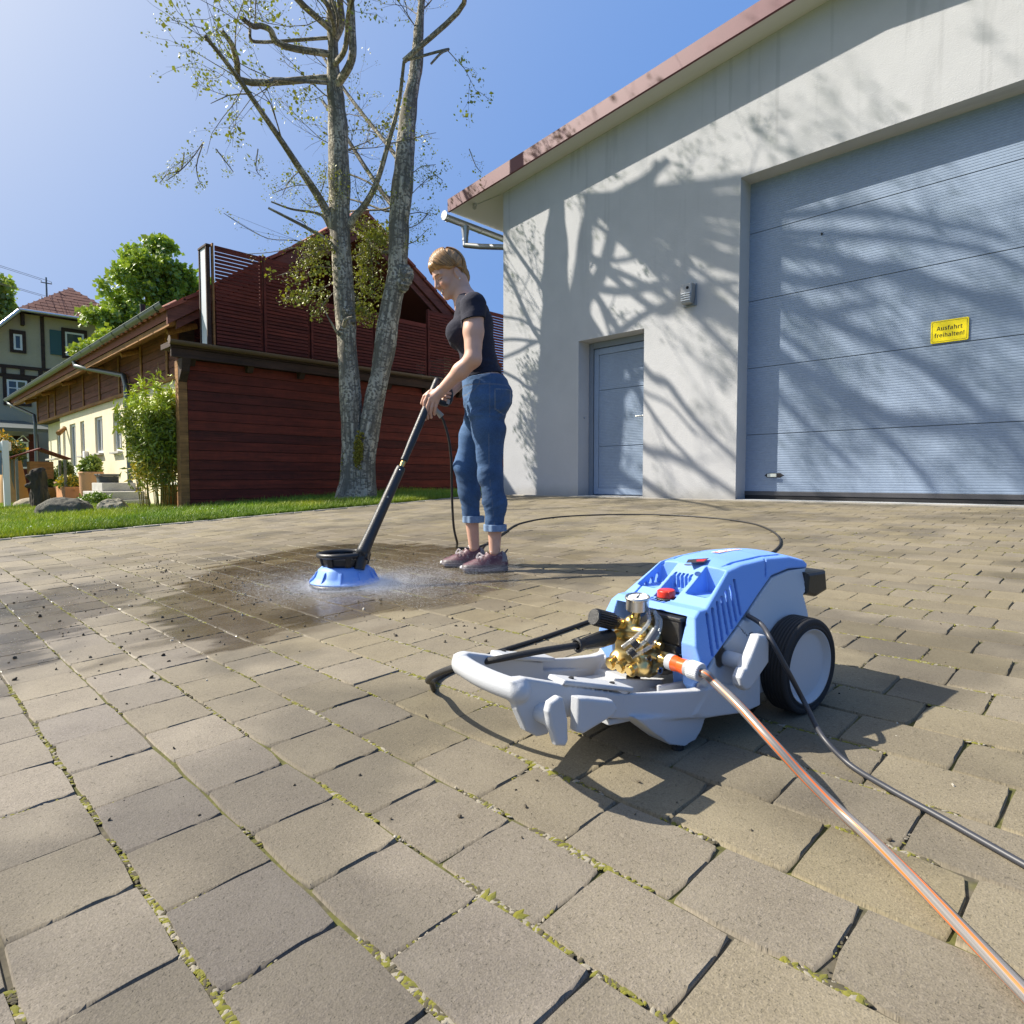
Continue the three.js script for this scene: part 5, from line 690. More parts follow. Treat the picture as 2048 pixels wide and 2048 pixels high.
{
  const t = thing('pressure_washer', 'blue and grey wheeled pressure washer with a brass pump on the paving', 'pressure washer', MW_O.toArray());
  t.quaternion.setFromRotationMatrix(new THREE.Matrix4().makeBasis(MW_L, MW_N, MW_W));
  const hw = (y) => 0.155 - (y - 0.15) * 0.33, slantD = (z, y) => (Math.abs(z) - hw(y)) * 0.95;
  const seg = (x, y, a, b) => { const ex = b[0] - a[0], ey = b[1] - a[1], k = clamp(((x - a[0]) * ex + (y - a[1]) * ey) / (ex * ex + ey * ey), 0, 1); return Math.hypot(x - a[0] - ex * k, y - a[1] - ey * k); };
  const seam = [[-0.292, 0.154], [-0.139, 0.226], [-0.065, 0.264], [-0.006, 0.292], [0.067, 0.299], [0.134, 0.296]];
  // grey chassis
  const rv = (x) => 0.10 + 0.143 * (x + 0.72);
  const railP = [[-0.726, 0.216], [-0.70, 0.217], [-0.616, 0.188], [-0.517, 0.154], [-0.411, 0.133], [-0.33, 0.120], [-0.26, 0.118], [-0.20, 0.14], [-0.15, 0.14], [-0.15, 0.05], [-0.213, 0.049], [-0.307, 0.060], [-0.412, 0.080], [-0.512, 0.104], [-0.60, 0.128], [-0.645, 0.135], [-0.662, 0.110], [-0.682, 0.111], [-0.702, 0.125], [-0.718, 0.166]];
  const railF = [...railP.slice(0, 14), [-0.60, 0.132], [-0.66, 0.155], [-0.722, 0.180]];
  const bodyP = [[-0.300, 0.116], [-0.296, 0.150], ...seam, [0.118, 0.284], [0.100, 0.245], [0.090, 0.242], [0.085, 0.16], [0.062, 0.075], [-0.05, 0.055], [-0.213, 0.049], [-0.307, 0.060], [-0.34, 0.075]];
  const skidP = [[-0.492, 0.106], [-0.284, 0.062], [-0.30, 0.03], [-0.318, 0.013], [-0.350, 0.009], [-0.395, 0.026]];
  const p1 = [[-0.694, 0.172], [-0.689, 0.187], [-0.672, 0.194], [-0.664, 0.190], [-0.657, 0.149], [-0.657, 0.116], [-0.663, 0.107], [-0.680, 0.112], [-0.690, 0.148]];
  const p2 = [[-0.636, 0.184], [-0.620, 0.181], [-0.566, 0.165], [-0.556, 0.149], [-0.566, 0.138], [-0.628, 0.120], [-0.640, 0.126]];
  const p3 = [[-0.193, 0.214], [-0.173, 0.211], [-0.160, 0.196], [-0.161, 0.152], [-0.222, 0.110], [-0.240, 0.111], [-0.254, 0.124], [-0.255, 0.140], [-0.243, 0.155], [-0.235, 0.156]];
  const fC = (x, y, z) => {
    const az = Math.abs(z), off = az - rv(clamp(x, -0.75, -0.2));
    let d = ext(pol(x, y, z > 0 ? railP : railF), off, -0.022, 0.0, 0.004);                                   // rails
    d = smin(d, Math.max(ext(pol(x, y, bodyP), az, -1, lerp(0.158, 0.142, smoothstep(x, -0.2, -0.12)), 0.006), slantD(z, y) - 0.001), 0.006);
    const cav = Math.max(pol(x, y, [[-0.5, 0.5], [-0.18, 0.5], [-0.18, 0.075], [-0.27, 0.078], [-0.5, 0.13]]), az - 0.128); d = smax(d, -cav, 0.006); // open well for the pump
    const bow = 0.010 * (1 - (z / 0.1) ** 2); d = smin(d, Math.max(cap3((x + bow + 0.711) * 1, (y - 0.196) * 0.92, z, [0, 0, -0.096], [0, 0, 0.096], 0.0180, 0.0180)), 0.007); // handle
    d = Math.min(d, ext(pol(x, y, [[-0.53, 0.105], [-0.16, 0.062], [-0.16, 0.05], [-0.53, 0.093]]), z, -0.12, 0.12, 0.003)); // floor
    d = Math.min(d, ext(pol(x, y, [[-0.628, 0.201], [-0.482, 0.158], [-0.485, 0.149], [-0.632, 0.192]]), off, -0.042, 0.004, 0.003)); // ledges on the rails
    d = Math.min(d, ext(pol(x, y, [[-0.42, 0.13], [-0.28, 0.095], [-0.28, 0.07], [-0.42, 0.09]]), z, 0.018, 0.026, 0.003), ext(pol(x, y, [[-0.36, 0.118], [-0.20, 0.10], [-0.20, 0.07], [-0.36, 0.07]]), z, 0.078, 0.086, 0.003));
    d = smin(d, Math.max(ext(pol(x, y, skidP), az, 0.085, 0.146, 0.005), az - 0.146 + (0.1 - y) * 0.06), 0.006);
    d = smax(d, -ell(x, y, az, [-0.228, 0.160, 0.185], [0.050, 0.058, 0.05]), 0.02);
    d = smax(d, -cap3(x, y, z, [-0.131, 0.231, 0.11], [-0.131, 0.228, 0.20], 0.011, 0.016), 0.006);
    d = Math.max(d, -(Math.max(Math.min(seg(x, y, [-0.121, 0.285], [-0.128, 0.23]), seg(x, y, [-0.165, 0.212], [-0.15, 0.192]), seg(x, y, [-0.15, 0.192], [-0.128, 0.194])) - 0.0012, 0.13 - z))); // cover seam
    return d;
  };
  part('chassis', sdf(fC, [-0.78, -0.01, -0.2], [0.16, 0.33, 0.2], 0.0034), M_lgrey, t);
  const hook = (P, z0, z1, at) => sdf((x, y, z) => { const o = at ? z - rv(clamp(x, -0.75, -0.2)) : z, d = ext(pol(x, y, P), o, z0, z1, 0.006); const c = P.reduce((m, p) => [m[0] + p[0] / P.length, m[1] + p[1] / P.length], [0, 0]); return smin(d, ext(Math.hypot(x - c[0], y - c[1]) - 0.016, o, at ? -0.004 : 0.135, z1 - 0.006, 0.004), 0.008); }, [Math.min(...P.map((p) => p[0])) - 0.02, Math.min(...P.map((p) => p[1])) - 0.02, 0.08], [Math.max(...P.map((p) => p[0])) + 0.02, Math.max(...P.map((p) => p[1])) + 0.02, 0.24], 0.0026);
  part('cable_hook', hook(p1, 0.032, 0.05, true), M_lgrey, t); part('cable_hook', hook(p2, 0.026, 0.05, true), M_lgrey, t); part('cable_hook', hook(p3, 0.178, 0.202, false), M_lgrey, t);
  for (const s of [-1, 1]) part('foot', cyl(V3(-0.352, -0.0005, s * 0.125), V3(-0.352, 0.03, s * 0.125), 0.0125, 0.0135, 14), M_black, t);
  for (const [x, z] of [[-0.60, 0.106], [-0.515, 0.12], [-0.60, -0.106], [-0.515, -0.12]]) part('screw_hole', cyl(V3(x, 0.196 - (x + 0.612) * 0.3, z - 0.006), V3(x, 0.199 - (x + 0.612) * 0.3, z - 0.006), 0.005, 0.005, 10), M_black, t);
  // blue hood
  const hoodP = [[-0.286, 0.090], [-0.306, 0.115], [-0.310, 0.200], [-0.290, 0.252], [-0.272, 0.262], [-0.25, 0.2625], [-0.152, 0.325], [-0.10, 0.331], [0.0, 0.333], [0.08, 0.328], [0.135, 0.315], [0.146, 0.305], [0.140, 0.2955], ...seam.slice(0, 5).reverse().map(([x, y]) => [x, y + 0.0034]), [-0.262, 0.088]];
  const slots = [[-0.254, 0.251], [-0.233, 0.259], [-0.213, 0.268], [-0.195, 0.276], [-0.177, 0.285], [-0.158, 0.294], [-0.139, 0.303]].map((p, i) => [p, [[-0.269, 0.177], [-0.248, 0.187], [-0.228, 0.196], [-0.207, 0.206], [-0.187, 0.216], [-0.168, 0.226], [-0.149, 0.236]][i]]);
  const fH = (x, y, z) => {
    const az = Math.abs(z), cr = 0.010 * (1 - Math.min(1, (z / 0.097) ** 2)) * smoothstep(x, -0.2, -0.1), yy = y - cr;
    let d = smax(pol(x, yy, hoodP) + 0.002, (az - Math.min(hw(yy), 0.128 + Math.max(0, yy - 0.118) * 1.1)) * 0.9 + 0.002, 0.006) - 0.002;
    d = smax(d, -(Math.max(pol(x, y, [[-0.5, 0.25], [-0.24, 0.25], [-0.205, 0.242], [-0.19, 0.2], [-0.19, 0.0], [-0.5, 0.0]]), az - 0.100, y < 0.196 ? Math.max(z - 0.050, y - 0.196) : -9)), 0.003); d = smax(d, -(Math.max(pol(x, y, [[-0.5, 0.25], [-0.296, 0.25], [-0.286, 0.19], [-0.270, 0.0], [-0.5, 0.0]]), az - 0.100)), 0.003);
    d = smax(d, -ext(pol(x, y, [[-0.222, 0.36], [-0.151, 0.36], [-0.148, 0.272], [-0.222, 0.272]]), az - 0.12 * (x + 0.18) * 0, 0.040, 0.1 - (y - 0.285) * 0.25, 0.004), 0.0025);
    d = smax(d, -ext(pol(x, y, [[-0.262, 0.36], [-0.185, 0.36], [-0.182, 0.262], [-0.244, 0.2605]]), z, -0.030, 0.027, 0.003), 0.0025);
    for (let i = 0; i < 5; i++) d = Math.max(d, -rbox(x, y, z, [-0.186, 0.294, -0.024 + i * 0.0112], [0.016, 0.017, 0.0033], 0.002));
    for (let i = 0; i < 5; i++) d = Math.max(d, -rbox(x, y, z, [-0.258, 0.258, -0.03 + i * 0.0115], [0.012, 0.007, 0.0034], 0.002));
    if (d > -0.02 && x < -0.1) for (const [a, b] of slots) d = Math.max(d, -Math.max(seg(x, y, a, b) - 0.0042, hw(y) - 0.012 - az));
    d = smax(d, -(Math.max(Math.abs(az - 0.073) - 0.0032, Math.abs(yy - 0.3345) - 0.0085, x + 0.15 < 0 ? 0.15 - -x : -1, x - 0.1)), 0.002);
    d = smax(d, -(Math.max(Math.abs(z + 0.086) - 0.0024, pol(x, y, [[-0.24, 0.26], [-0.15, 0.318], [0.0, 0.328], [0.06, 0.328], [0.06, 0.35], [-0.16, 0.35], [-0.26, 0.27]]))), 0.002);
    d = Math.max(d, -(Math.max(Math.abs(x + 0.012 + (0.33 - y) * 0.5) - 0.0028, hw(yy) - 0.006 - az, 0.297 - y)));
    return d;
  };
  part('hood', sdf(fH, [-0.33, 0.075, -0.18], [0.165, 0.36, 0.18], 0.0030), M_blue, t);
  part('hood_lining', new RoundedBoxGeometry(0.20, 0.07, 0.17, 2, 0.01).translate(-0.085, 0.235, 0), mat({ roughness: 0.6, rgb: [0.02, 0.05, 0.16] }), t);
  part('flange', sdf((x, y, z) => smin(ext(Math.hypot(x + 0.262, z - 0.108) - 0.024, y, 0.085, 0.099, 0.003), cap3(x, y, z, [-0.262, 0.095, 0.108], [-0.262, 0.104, 0.108], 0.009, 0.008), 0.004), [-0.30, 0.07, 0.07], [-0.22, 0.12, 0.15], 0.003), M_blue, t);
  // stickers: a small dark diamond, an oval and a red and white word band
  const top = (x, z) => 0.333 + 0.010 * (1 - (z / 0.097) ** 2) - (x < -0.1 ? (-0.1 - x) * 0.11 : Math.max(0, x) * 0.06);
  const decal = (pts, name, m) => { const s = new THREE.Shape(pts.map((p) => new THREE.Vector2(p[0], -p[1]))), g = new THREE.ShapeGeometry(s, 8); g.rotateX(-Math.PI / 2); const p = g.attributes.position; for (let i = 0; i < p.count; i++) p.setY(i, top(p.getX(i), p.getZ(i)) + 0.0012); g.computeVertexNormals(); part(name, g, m, t); };
  const oval = (cx, cz, a, b, n = 20) => Array.from({ length: n }, (_, i) => [cx + a * Math.cos(i / n * 6.2832), cz + b * Math.sin(i / n * 6.2832)]);
  decal([[-0.150, -0.012], [-0.118, 0.022], [-0.150, 0.034], [-0.176, 0.004]], 'sticker', mat({ roughness: 0.3, rgb: [0.03, 0.025, 0.03] })); decal([[-0.142, 0.006], [-0.126, 0.022], [-0.146, 0.028], [-0.156, 0.016]], 'sticker', mat({ roughness: 0.3, rgb: [0.45, 0.02, 0.04] }));
  decal(oval(-0.186, 0.018, 0.008, 0.010), 'oval_badge', mat({ roughness: 0.4, rgb: [0.10, 0.12, 0.19] }));
  { const cv = document.createElement('canvas'); cv.width = 768; cv.height = 192; const c = cv.getContext('2d'); c.clearRect(0, 0, 768, 192); c.textAlign = 'center'; c.textBaseline = 'middle'; c.font = 'bold 130px sans-serif'; c.fillStyle = '#ffffff'; c.strokeStyle = '#ffffff'; c.lineWidth = 22; c.lineJoin = 'round'; c.strokeText('Kränzle', 384, 100); c.fillStyle = '#d01838'; c.fillText('Kränzle', 384, 100);
    const T = new THREE.CanvasTexture(cv); T.colorSpace = THREE.SRGBColorSpace; const g = new THREE.PlaneGeometry(0.15, 0.040, 12, 4); g.rotateX(-Math.PI / 2); g.rotateY(0); g.translate(-0.01, 0, -0.012); const p = g.attributes.position; for (let i = 0; i < p.count; i++) p.setY(i, top(p.getX(i), p.getZ(i)) + 0.0012); g.computeVertexNormals(); part('name_print', g, mat({ map: T, transparent: true, roughness: 0.4 }), t); }
  // rear bumper
  part('rear_bumper', prism([[0.112, 0.290], [0.192, 0.286], [0.200, 0.236], [0.150, 0.226], [0.105, 0.238]], -0.125, 0.125, 0.008), M_black, t);
  // wheels
  for (const s of [1, -1]) {
    const w = new THREE.Group(); w.name = 'wheel'; w.position.set(0, 0.106, s * 0.168); w.scale.z = s; t.add(w);
    const prof = [[0.084, -0.030], [0.098, -0.030], [0.104, -0.026]]; for (let i = 0; i < 6; i++) { const z = -0.023 + i * 0.0075; prof.push([0.106, z], [0.106, z + 0.0045], [0.1035, z + 0.0052], [0.1035, z + 0.0066]); } prof.push([0.1055, 0.0235], [0.103, 0.028], [0.096, 0.030], [0.0935, 0.0285], [0.089, 0.0285], [0.086, 0.0315], [0.083, 0.029], [0.083, -0.028]);
    part('tyre', lathe(prof, 72).rotateX(Math.PI / 2), M_tyre, w);
    part('disc', lathe([[0.0001, 0.0165], [0.068, 0.0165], [0.074, 0.018], [0.080, 0.028], [0.0826, 0.0292], [0.0832, 0.026], [0.0832, 0.0], [0.0001, 0.0]], 64).rotateX(Math.PI / 2), M_lgrey, w);
  }
  part('axle', cyl(V3(0, 0.106, -0.15), V3(0, 0.106, 0.15), 0.012, 0.012, 12), M_steel, t);
  // pump
  const pump = new THREE.Group(); pump.name = 'pump'; t.add(pump);
  const hex = (a, b, r, m, n) => part(n, cyl(a, b, r, r, 6), m, pump), rd = (a, b, r, m, n, r2 = r) => part(n, cyl(a, b, r, r2, 20), m, pump);
  part('manifold', sdf((x, y, z) => { let d = rbox(x, y, z, [-0.325, 0.168, -0.002], [0.036, 0.030, 0.040], 0.009); d = smin(d, cap3(x, y, z, [-0.352, 0.142, -0.036], [-0.352, 0.142, 0.034], 0.021, 0.021), 0.008); for (const q of [-0.03, 0, 0.03]) d = smin(d, cap3(x, y, z, [-0.30, 0.132, q], [-0.33, 0.126, q], 0.014, 0.013), 0.006); d = smin(d, ell(x, y, z, [-0.30, 0.19, 0.01], [0.034, 0.034, 0.034]), 0.01); d = smin(d, cap3(x, y, z, [-0.335, 0.18, -0.015], [-0.335, 0.224, -0.012], 0.019, 0.016), 0.006); d = smin(d, cap3(x, y, z, [-0.345, 0.205, -0.035], [-0.335, 0.21, 0.02], 0.014, 0.012), 0.006); d = smin(d, cap3(x, y, z, [-0.275, 0.155, -0.03], [-0.275, 0.155, 0.035], 0.024, 0.024), 0.008); return d; }, [-0.40, 0.09, -0.08], [-0.22, 0.26, 0.08], 0.0026), M_brass, pump);
  for (const q of [-0.031, -0.002, 0.027]) { rd(V3(-0.352, 0.144, q), V3(-0.381, 0.139, q), 0.0145, M_brass, 'valve_cap'); hex(V3(-0.378, 0.1395, q), V3(-0.386, 0.138, q), 0.0105, M_brass, 'cap_bolt'); }
  for (const [x, y] of [[-0.318, 0.186], [-0.288, 0.205]]) { rd(V3(x, y, 0.02), V3(x, y, 0.048), 0.0125, M_brass, 'valve_cap', 0.0115); hex(V3(x, y, 0.047), V3(x, y - 0.001, 0.058), 0.0085, M_brass, 'cap_bolt'); }
  for (const [x, y] of [[-0.315, 0.158], [-0.345, 0.160], [-0.312, 0.128]]) { rd(V3(x, y, 0.036), V3(x, y, 0.046), 0.008, M_steel, 'socket_screw'); rd(V3(x, y, 0.0455), V3(x, y, 0.0463), 0.0045, M_black, 'screw_recess'); }
  rd(V3(-0.335, 0.22, -0.008), V3(-0.335, 0.252, 0.004), 0.009, M_brass, 'gauge_neck'); hex(V3(-0.335, 0.228, -0.005), V3(-0.335, 0.240, 0.0), 0.0125, M_brass, 'gauge_nut');
  { const g = new THREE.Group(); g.name = 'gauge'; g.position.set(-0.335, 0.256, 0.006); g.rotation.set(0.10, 0, 0.06); t.add(g);
    part('case', lathe([[0.0001, 0], [0.0235, 0], [0.0240, 0.002], [0.0240, 0.024], [0.0262, 0.0245], [0.0266, 0.0275], [0.0255, 0.0295], [0.0228, 0.0300], [0.0225, 0.0285]], 40), mat({ metalness: 1, roughness: 0.32, rgb: [0.62, 0.60, 0.56] }), g);
    const cv = document.createElement('canvas'); cv.width = cv.height = 256; const c = cv.getContext('2d'); c.fillStyle = '#eef0ee'; c.fillRect(0, 0, 256, 256); c.translate(128, 128); c.strokeStyle = '#222'; for (let i = 0; i <= 40; i++) { c.save(); c.rotate((-135 + i * 6.75) * Math.PI / 180); c.lineWidth = i % 5 ? 2 : 4; c.beginPath(); c.moveTo(0, -112); c.lineTo(0, i % 5 ? -102 : -94); c.stroke(); c.restore(); } c.strokeStyle = '#b02020'; c.lineWidth = 7; c.beginPath(); c.arc(0, 0, 84, -0.35, 0.78); c.stroke();
    const T = new THREE.CanvasTexture(cv); T.colorSpace = THREE.SRGBColorSpace; const f = new THREE.CircleGeometry(0.0224, 40); f.rotateX(-Math.PI / 2); f.translate(0, 0.0272, 0); part('dial', f, mat({ map: T, roughness: 0.5 }), g);
    part('needle', [cyl(V3(-0.006, 0.0282, 0.003), V3(0.016, 0.0282, -0.009), 0.0011, 0.0006, 6), cyl(V3(0, 0.0275, 0), V3(0, 0.0288, 0), 0.0028, 0.0028, 12)], M_black, g);
  }
  { const k = new THREE.Group(); k.name = 'pressure_knob'; t.add(k); const a = V3(-0.352, 0.222, -0.032), b = V3(-0.422, 0.248, -0.034), d = b.clone().sub(a).normalize(); // ribbed knob
    part('collar', [cyl(a.clone().addScaledVector(d, -0.014), a.clone().addScaledVector(d, 0.012), 0.0125, 0.0135, 20)], M_brass, k); part('skirt', cyl(a.clone().addScaledVector(d, 0.010), a.clone().addScaledVector(d, 0.022), 0.0145, 0.017, 24), M_black, k);
    const s = new THREE.Shape(), n = 22; for (let i = 0; i <= n * 4; i++) { const f = i / (n * 4) * 6.28318, r = i % 4 < 2 ? 0.0175 : 0.0155; i ? s.lineTo(r * Math.cos(f), r * Math.sin(f)) : s.moveTo(r * Math.cos(f), r * Math.sin(f)); }
    const e = new THREE.ExtrudeGeometry(s, { depth: 0.046, bevelEnabled: true, bevelSize: 0.001, bevelThickness: 0.002, bevelSegments: 1 }); e.applyQuaternion(new THREE.Quaternion().setFromUnitVectors(V3(0, 0, 1), d)); const o = a.clone().addScaledVector(d, 0.024); e.translate(o.x, o.y, o.z); part('grip', e, M_black, k); part('end_rim', cyl(b.clone().addScaledVector(d, -0.002), b.clone().addScaledVector(d, 0.002), 0.0178, 0.0165, 24), M_black, k); }
  { const k = new THREE.Group(); k.name = 'hose_nut'; t.add(k); // screw grip on the pressure outlet
    part('fitting', [cyl(V3(-0.35, 0.199, -0.032), V3(-0.375, 0.197, -0.032), 0.0105, 0.0095, 16)], M_brass, k); part('grip', (() => { const g = lathe([[0.0001, 0], [0.0125, 0], [0.0165, 0.006], [0.0172, 0.03], [0.0150, 0.052], [0.0118, 0.078], [0.0108, 0.092], [0.0150, 0.095], [0.0155, 0.1], [0.0120, 0.103], [0.0085, 0.100]], 28); g.rotateZ(Math.PI / 2); g.translate(-0.372, 0.197, -0.032); return g; })(), M_black, k);
    for (let i = 0; i < 10; i++) { const f = i / 10 * 6.283; part('rib', cyl(V3(-0.402, 0.197 + 0.0165 * Math.sin(f), -0.032 + 0.0165 * Math.cos(f)), V3(-0.455, 0.197 + 0.0112 * Math.sin(f), -0.032 + 0.0112 * Math.cos(f)), 0.0014, 0.0012, 5), M_black, k); } }
  { const k = new THREE.Group(); k.name = 'oil_cap'; t.add(k); part('cap', lathe([[0.0001, 0.021], [0.017, 0.021], [0.0195, 0.018], [0.0195, 0.006], [0.018, 0.004], [0.0001, 0.004]], 28).translate(-0.237, 0.262, -0.001), mat({ phys: true, roughness: 0.35, rgb: [0.62, 0.03, 0.012] }), k); part('lug', new RoundedBoxGeometry(0.008, 0.017, 0.036, 2, 0.002).translate(-0.244, 0.2735, -0.001), mat({ roughness: 0.35, rgb: [0.62, 0.03, 0.012] }), k); part('gasket', lathe([[0.0001, 0.006], [0.0215, 0.006], [0.0225, 0.0], [0.0001, 0.0]], 28).translate(-0.237, 0.2605, -0.001), M_black, k); }
  part('switch_box', [new RoundedBoxGeometry(0.07, 0.056, 0.086, 2, 0.006).translate(-0.268, 0.214, 0.050), new RoundedBoxGeometry(0.074, 0.008, 0.092, 2, 0.002).translate(-0.268, 0.243, 0.050), new RoundedBoxGeometry(0.06, 0.02, 0.05, 2, 0.004).translate(-0.275, 0.178, 0.060)], M_black, t);
  part('motor', [cyl(V3(-0.27, 0.16, 0.0), V3(-0.19, 0.16, 0.0), 0.062, 0.062, 28), cyl(V3(-0.285, 0.158, 0), V3(-0.27, 0.16, 0), 0.045, 0.058, 28)], mat({ metalness: 0.3, roughness: 0.5, rgb: [0.03, 0.03, 0.032] }), t);
  for (const [x, z] of [[-0.262, 0.062], [-0.345, 0.0]]) part('rubber_mount', [cyl(V3(x, 0.066, z), V3(x, 0.112, z), 0.016, 0.015, 16)], M_blackRub, t);
  // clear suction tubes looping off the pump
  const M_clear = mat({ phys: true, transmission: 0.85, roughness: 0.12, thickness: 0, rgb: [0.90, 0.92, 0.93] });
  for (const [a, b, c, d] of [[[-0.305, 0.250, 0.028], [-0.325, 0.228, 0.050], [-0.360, 0.200, 0.048], [-0.392, 0.178, 0.030]], [[-0.300, 0.248, 0.020], [-0.312, 0.235, 0.050], [-0.345, 0.196, 0.058], [-0.385, 0.170, 0.036]], [[-0.31, 0.252, 0.012], [-0.34, 0.236, 0.042], [-0.372, 0.214, 0.040], [-0.395, 0.19, 0.02]]]) part('clear_tube', tube([a, b, c, d].map((p) => V3(...p)), 0.0042, 24, 8), M_clear, t);
  part('tube_clip', [cyl(V3(-0.355, 0.199, 0.052), V3(-0.335, 0.222, 0.056), 0.009, 0.009, 14)], mat({ roughness: 0.4, rgb: [0.12, 0.125, 0.13] }), t); part('tube_ring', [cyl(V3(-0.382, 0.194, 0.034), V3(-0.373, 0.203, 0.040), 0.011, 0.011, 14)], M_black, t); part('tube_ring', [cyl(V3(-0.388, 0.176, 0.032), V3(-0.379, 0.184, 0.036), 0.010, 0.010, 14)], M_black, t);
  { const k = new THREE.Group(); k.name = 'water_coupling'; t.add(k); const P = (q) => { const z = q + 0.035 + (q - 0.028) * 0.25; return V3(-0.329 + (z - 0.05) * 0.04, 0.163 - (z - 0.05) * 0.05, z); }, ring = (n, z0, z1, r0, r1, m, s = 24) => part(n, cyl(P(z0), P(z1), r0, r1, s), m, k);
    ring('brass_nipple', 0.028, 0.05, 0.011, 0.010, M_brass, 6); ring('tap_ring', 0.044, 0.055, 0.0165, 0.0165, mat({ roughness: 0.4, rgb: [0.42, 0.43, 0.45] })); const M_org = mat({ phys: true, roughness: 0.25, clearcoat: 0.6, rgb: [0.80, 0.10, 0.008] }); ring('orange_sleeve', 0.0552, 0.066, 0.0165, 0.0145, M_org, 12); ring('orange_sleeve', 0.0662, 0.080, 0.0145, 0.0165, M_org, 12); ring('grey_collar', 0.0802, 0.086, 0.0165, 0.0165, mat({ roughness: 0.5, rgb: [0.32, 0.33, 0.34] }));
    part('hose_nut', (() => { const s = new THREE.Shape(), n = 28; for (let i = 0; i <= n * 4; i++) { const f = i / (n * 4) * 6.28318, r = i % 4 < 2 ? 0.0172 : 0.0164; i ? s.lineTo(r * Math.cos(f), r * Math.sin(f)) : s.moveTo(r, 0); } const e = new THREE.ExtrudeGeometry(s, { depth: 0.022, bevelEnabled: true, bevelSize: 0.001, bevelThickness: 0.002, bevelSegments: 1 }), a = P(0.088), d = P(0.2).sub(a).normalize(); e.applyQuaternion(new THREE.Quaternion().setFromUnitVectors(V3(0, 0, 1), d)); e.translate(a.x, a.y, a.z); return e; })(), mat({ roughness: 0.5, rgb: [0.52, 0.53, 0.55] }), k); }
}
{ // orange and grey braided garden hose
  const T_h = tex(64, 256, (u, v) => { const s = Math.abs(((u * 4) % 1) - 0.5) < 0.13, br = 0.5 + 0.5 * Math.sin((v * 40 + u * 6) * 6.283) * Math.sin((v * 40 - u * 6) * 6.283); return s ? [0.62, 0.14, 0.03] : [0.12 + 0.10 * br, 0.115 + 0.09 * br, 0.11 + 0.085 * br]; });
  const gp = (x, y, h) => { const d = pxRay(x, y); return EYE.clone().addScaledVector(d, (h - EYE.y) / (d.y - SL * d.x)); };
  const wz = (px, py, z) => { const d = pxRay(px, py), o = MW_O.clone().addScaledVector(MW_W, z).sub(EYE); return EYE.clone().addScaledVector(d, o.dot(MW_W) / d.dot(MW_W)); };
  const pts = [mw(-0.3250, 0.1575, 0.150), mw(-0.324, 0.156, 0.175), gp(1425, 1361, 0.146), gp(1480, 1414, 0.123), gp(1548, 1488, 0.090), gp(1612, 1556, 0.051), gp(1680, 1622, 0.020), gp(1740, 1676, 0.0105), gp(1830, 1762, 0.0105), gp(1990, 1925, 0.0105), gp(2200, 2140, 0.0105)];
  const g = tube(pts, 0.0086, 160, 14), uv = g.attributes.uv; for (let i = 0; i < uv.count; i++) { const a = uv.getX(i), b = uv.getY(i); uv.setXY(i, b + a * 0.6, a * 6); }
  tag(struct0('garden_hose', g, mat({ phys: true, map: T_h, roughness: 0.36, clearcoat: 0.35, clearcoatRoughness: 0.2 })), 'grey garden hose with orange stripes running from the orange coupling to the bottom edge', 'garden hose');
  // black power cord
  const cp = [mw(-0.131, 0.231, 0.13), wz(1522, 1248, 0.165), wz(1541, 1278, 0.205), wz(1572, 1335, 0.228), wz(1609, 1405, 0.240), gp(1648, 1477, 0.032), gp(1697, 1527, 0.008), gp(1777, 1577, 0.0055), gp(1880, 1634, 0.0055), gp(2000, 1702, 0.0055), gp(2200, 1815, 0.0055)];
  tag(struct0('electric_cable', tube(cp, 0.0052, 140, 10), mat({ roughness: 0.45, rgb: [0.035, 0.037, 0.045] })), 'thin dark power cord hanging over the near wheel and trailing to the right', 'cable');
}
function struct0(name, geo, m) { const o = shade(new THREE.Mesh(geo, m)); o.name = numbered(name); scene.add(o); return o; }
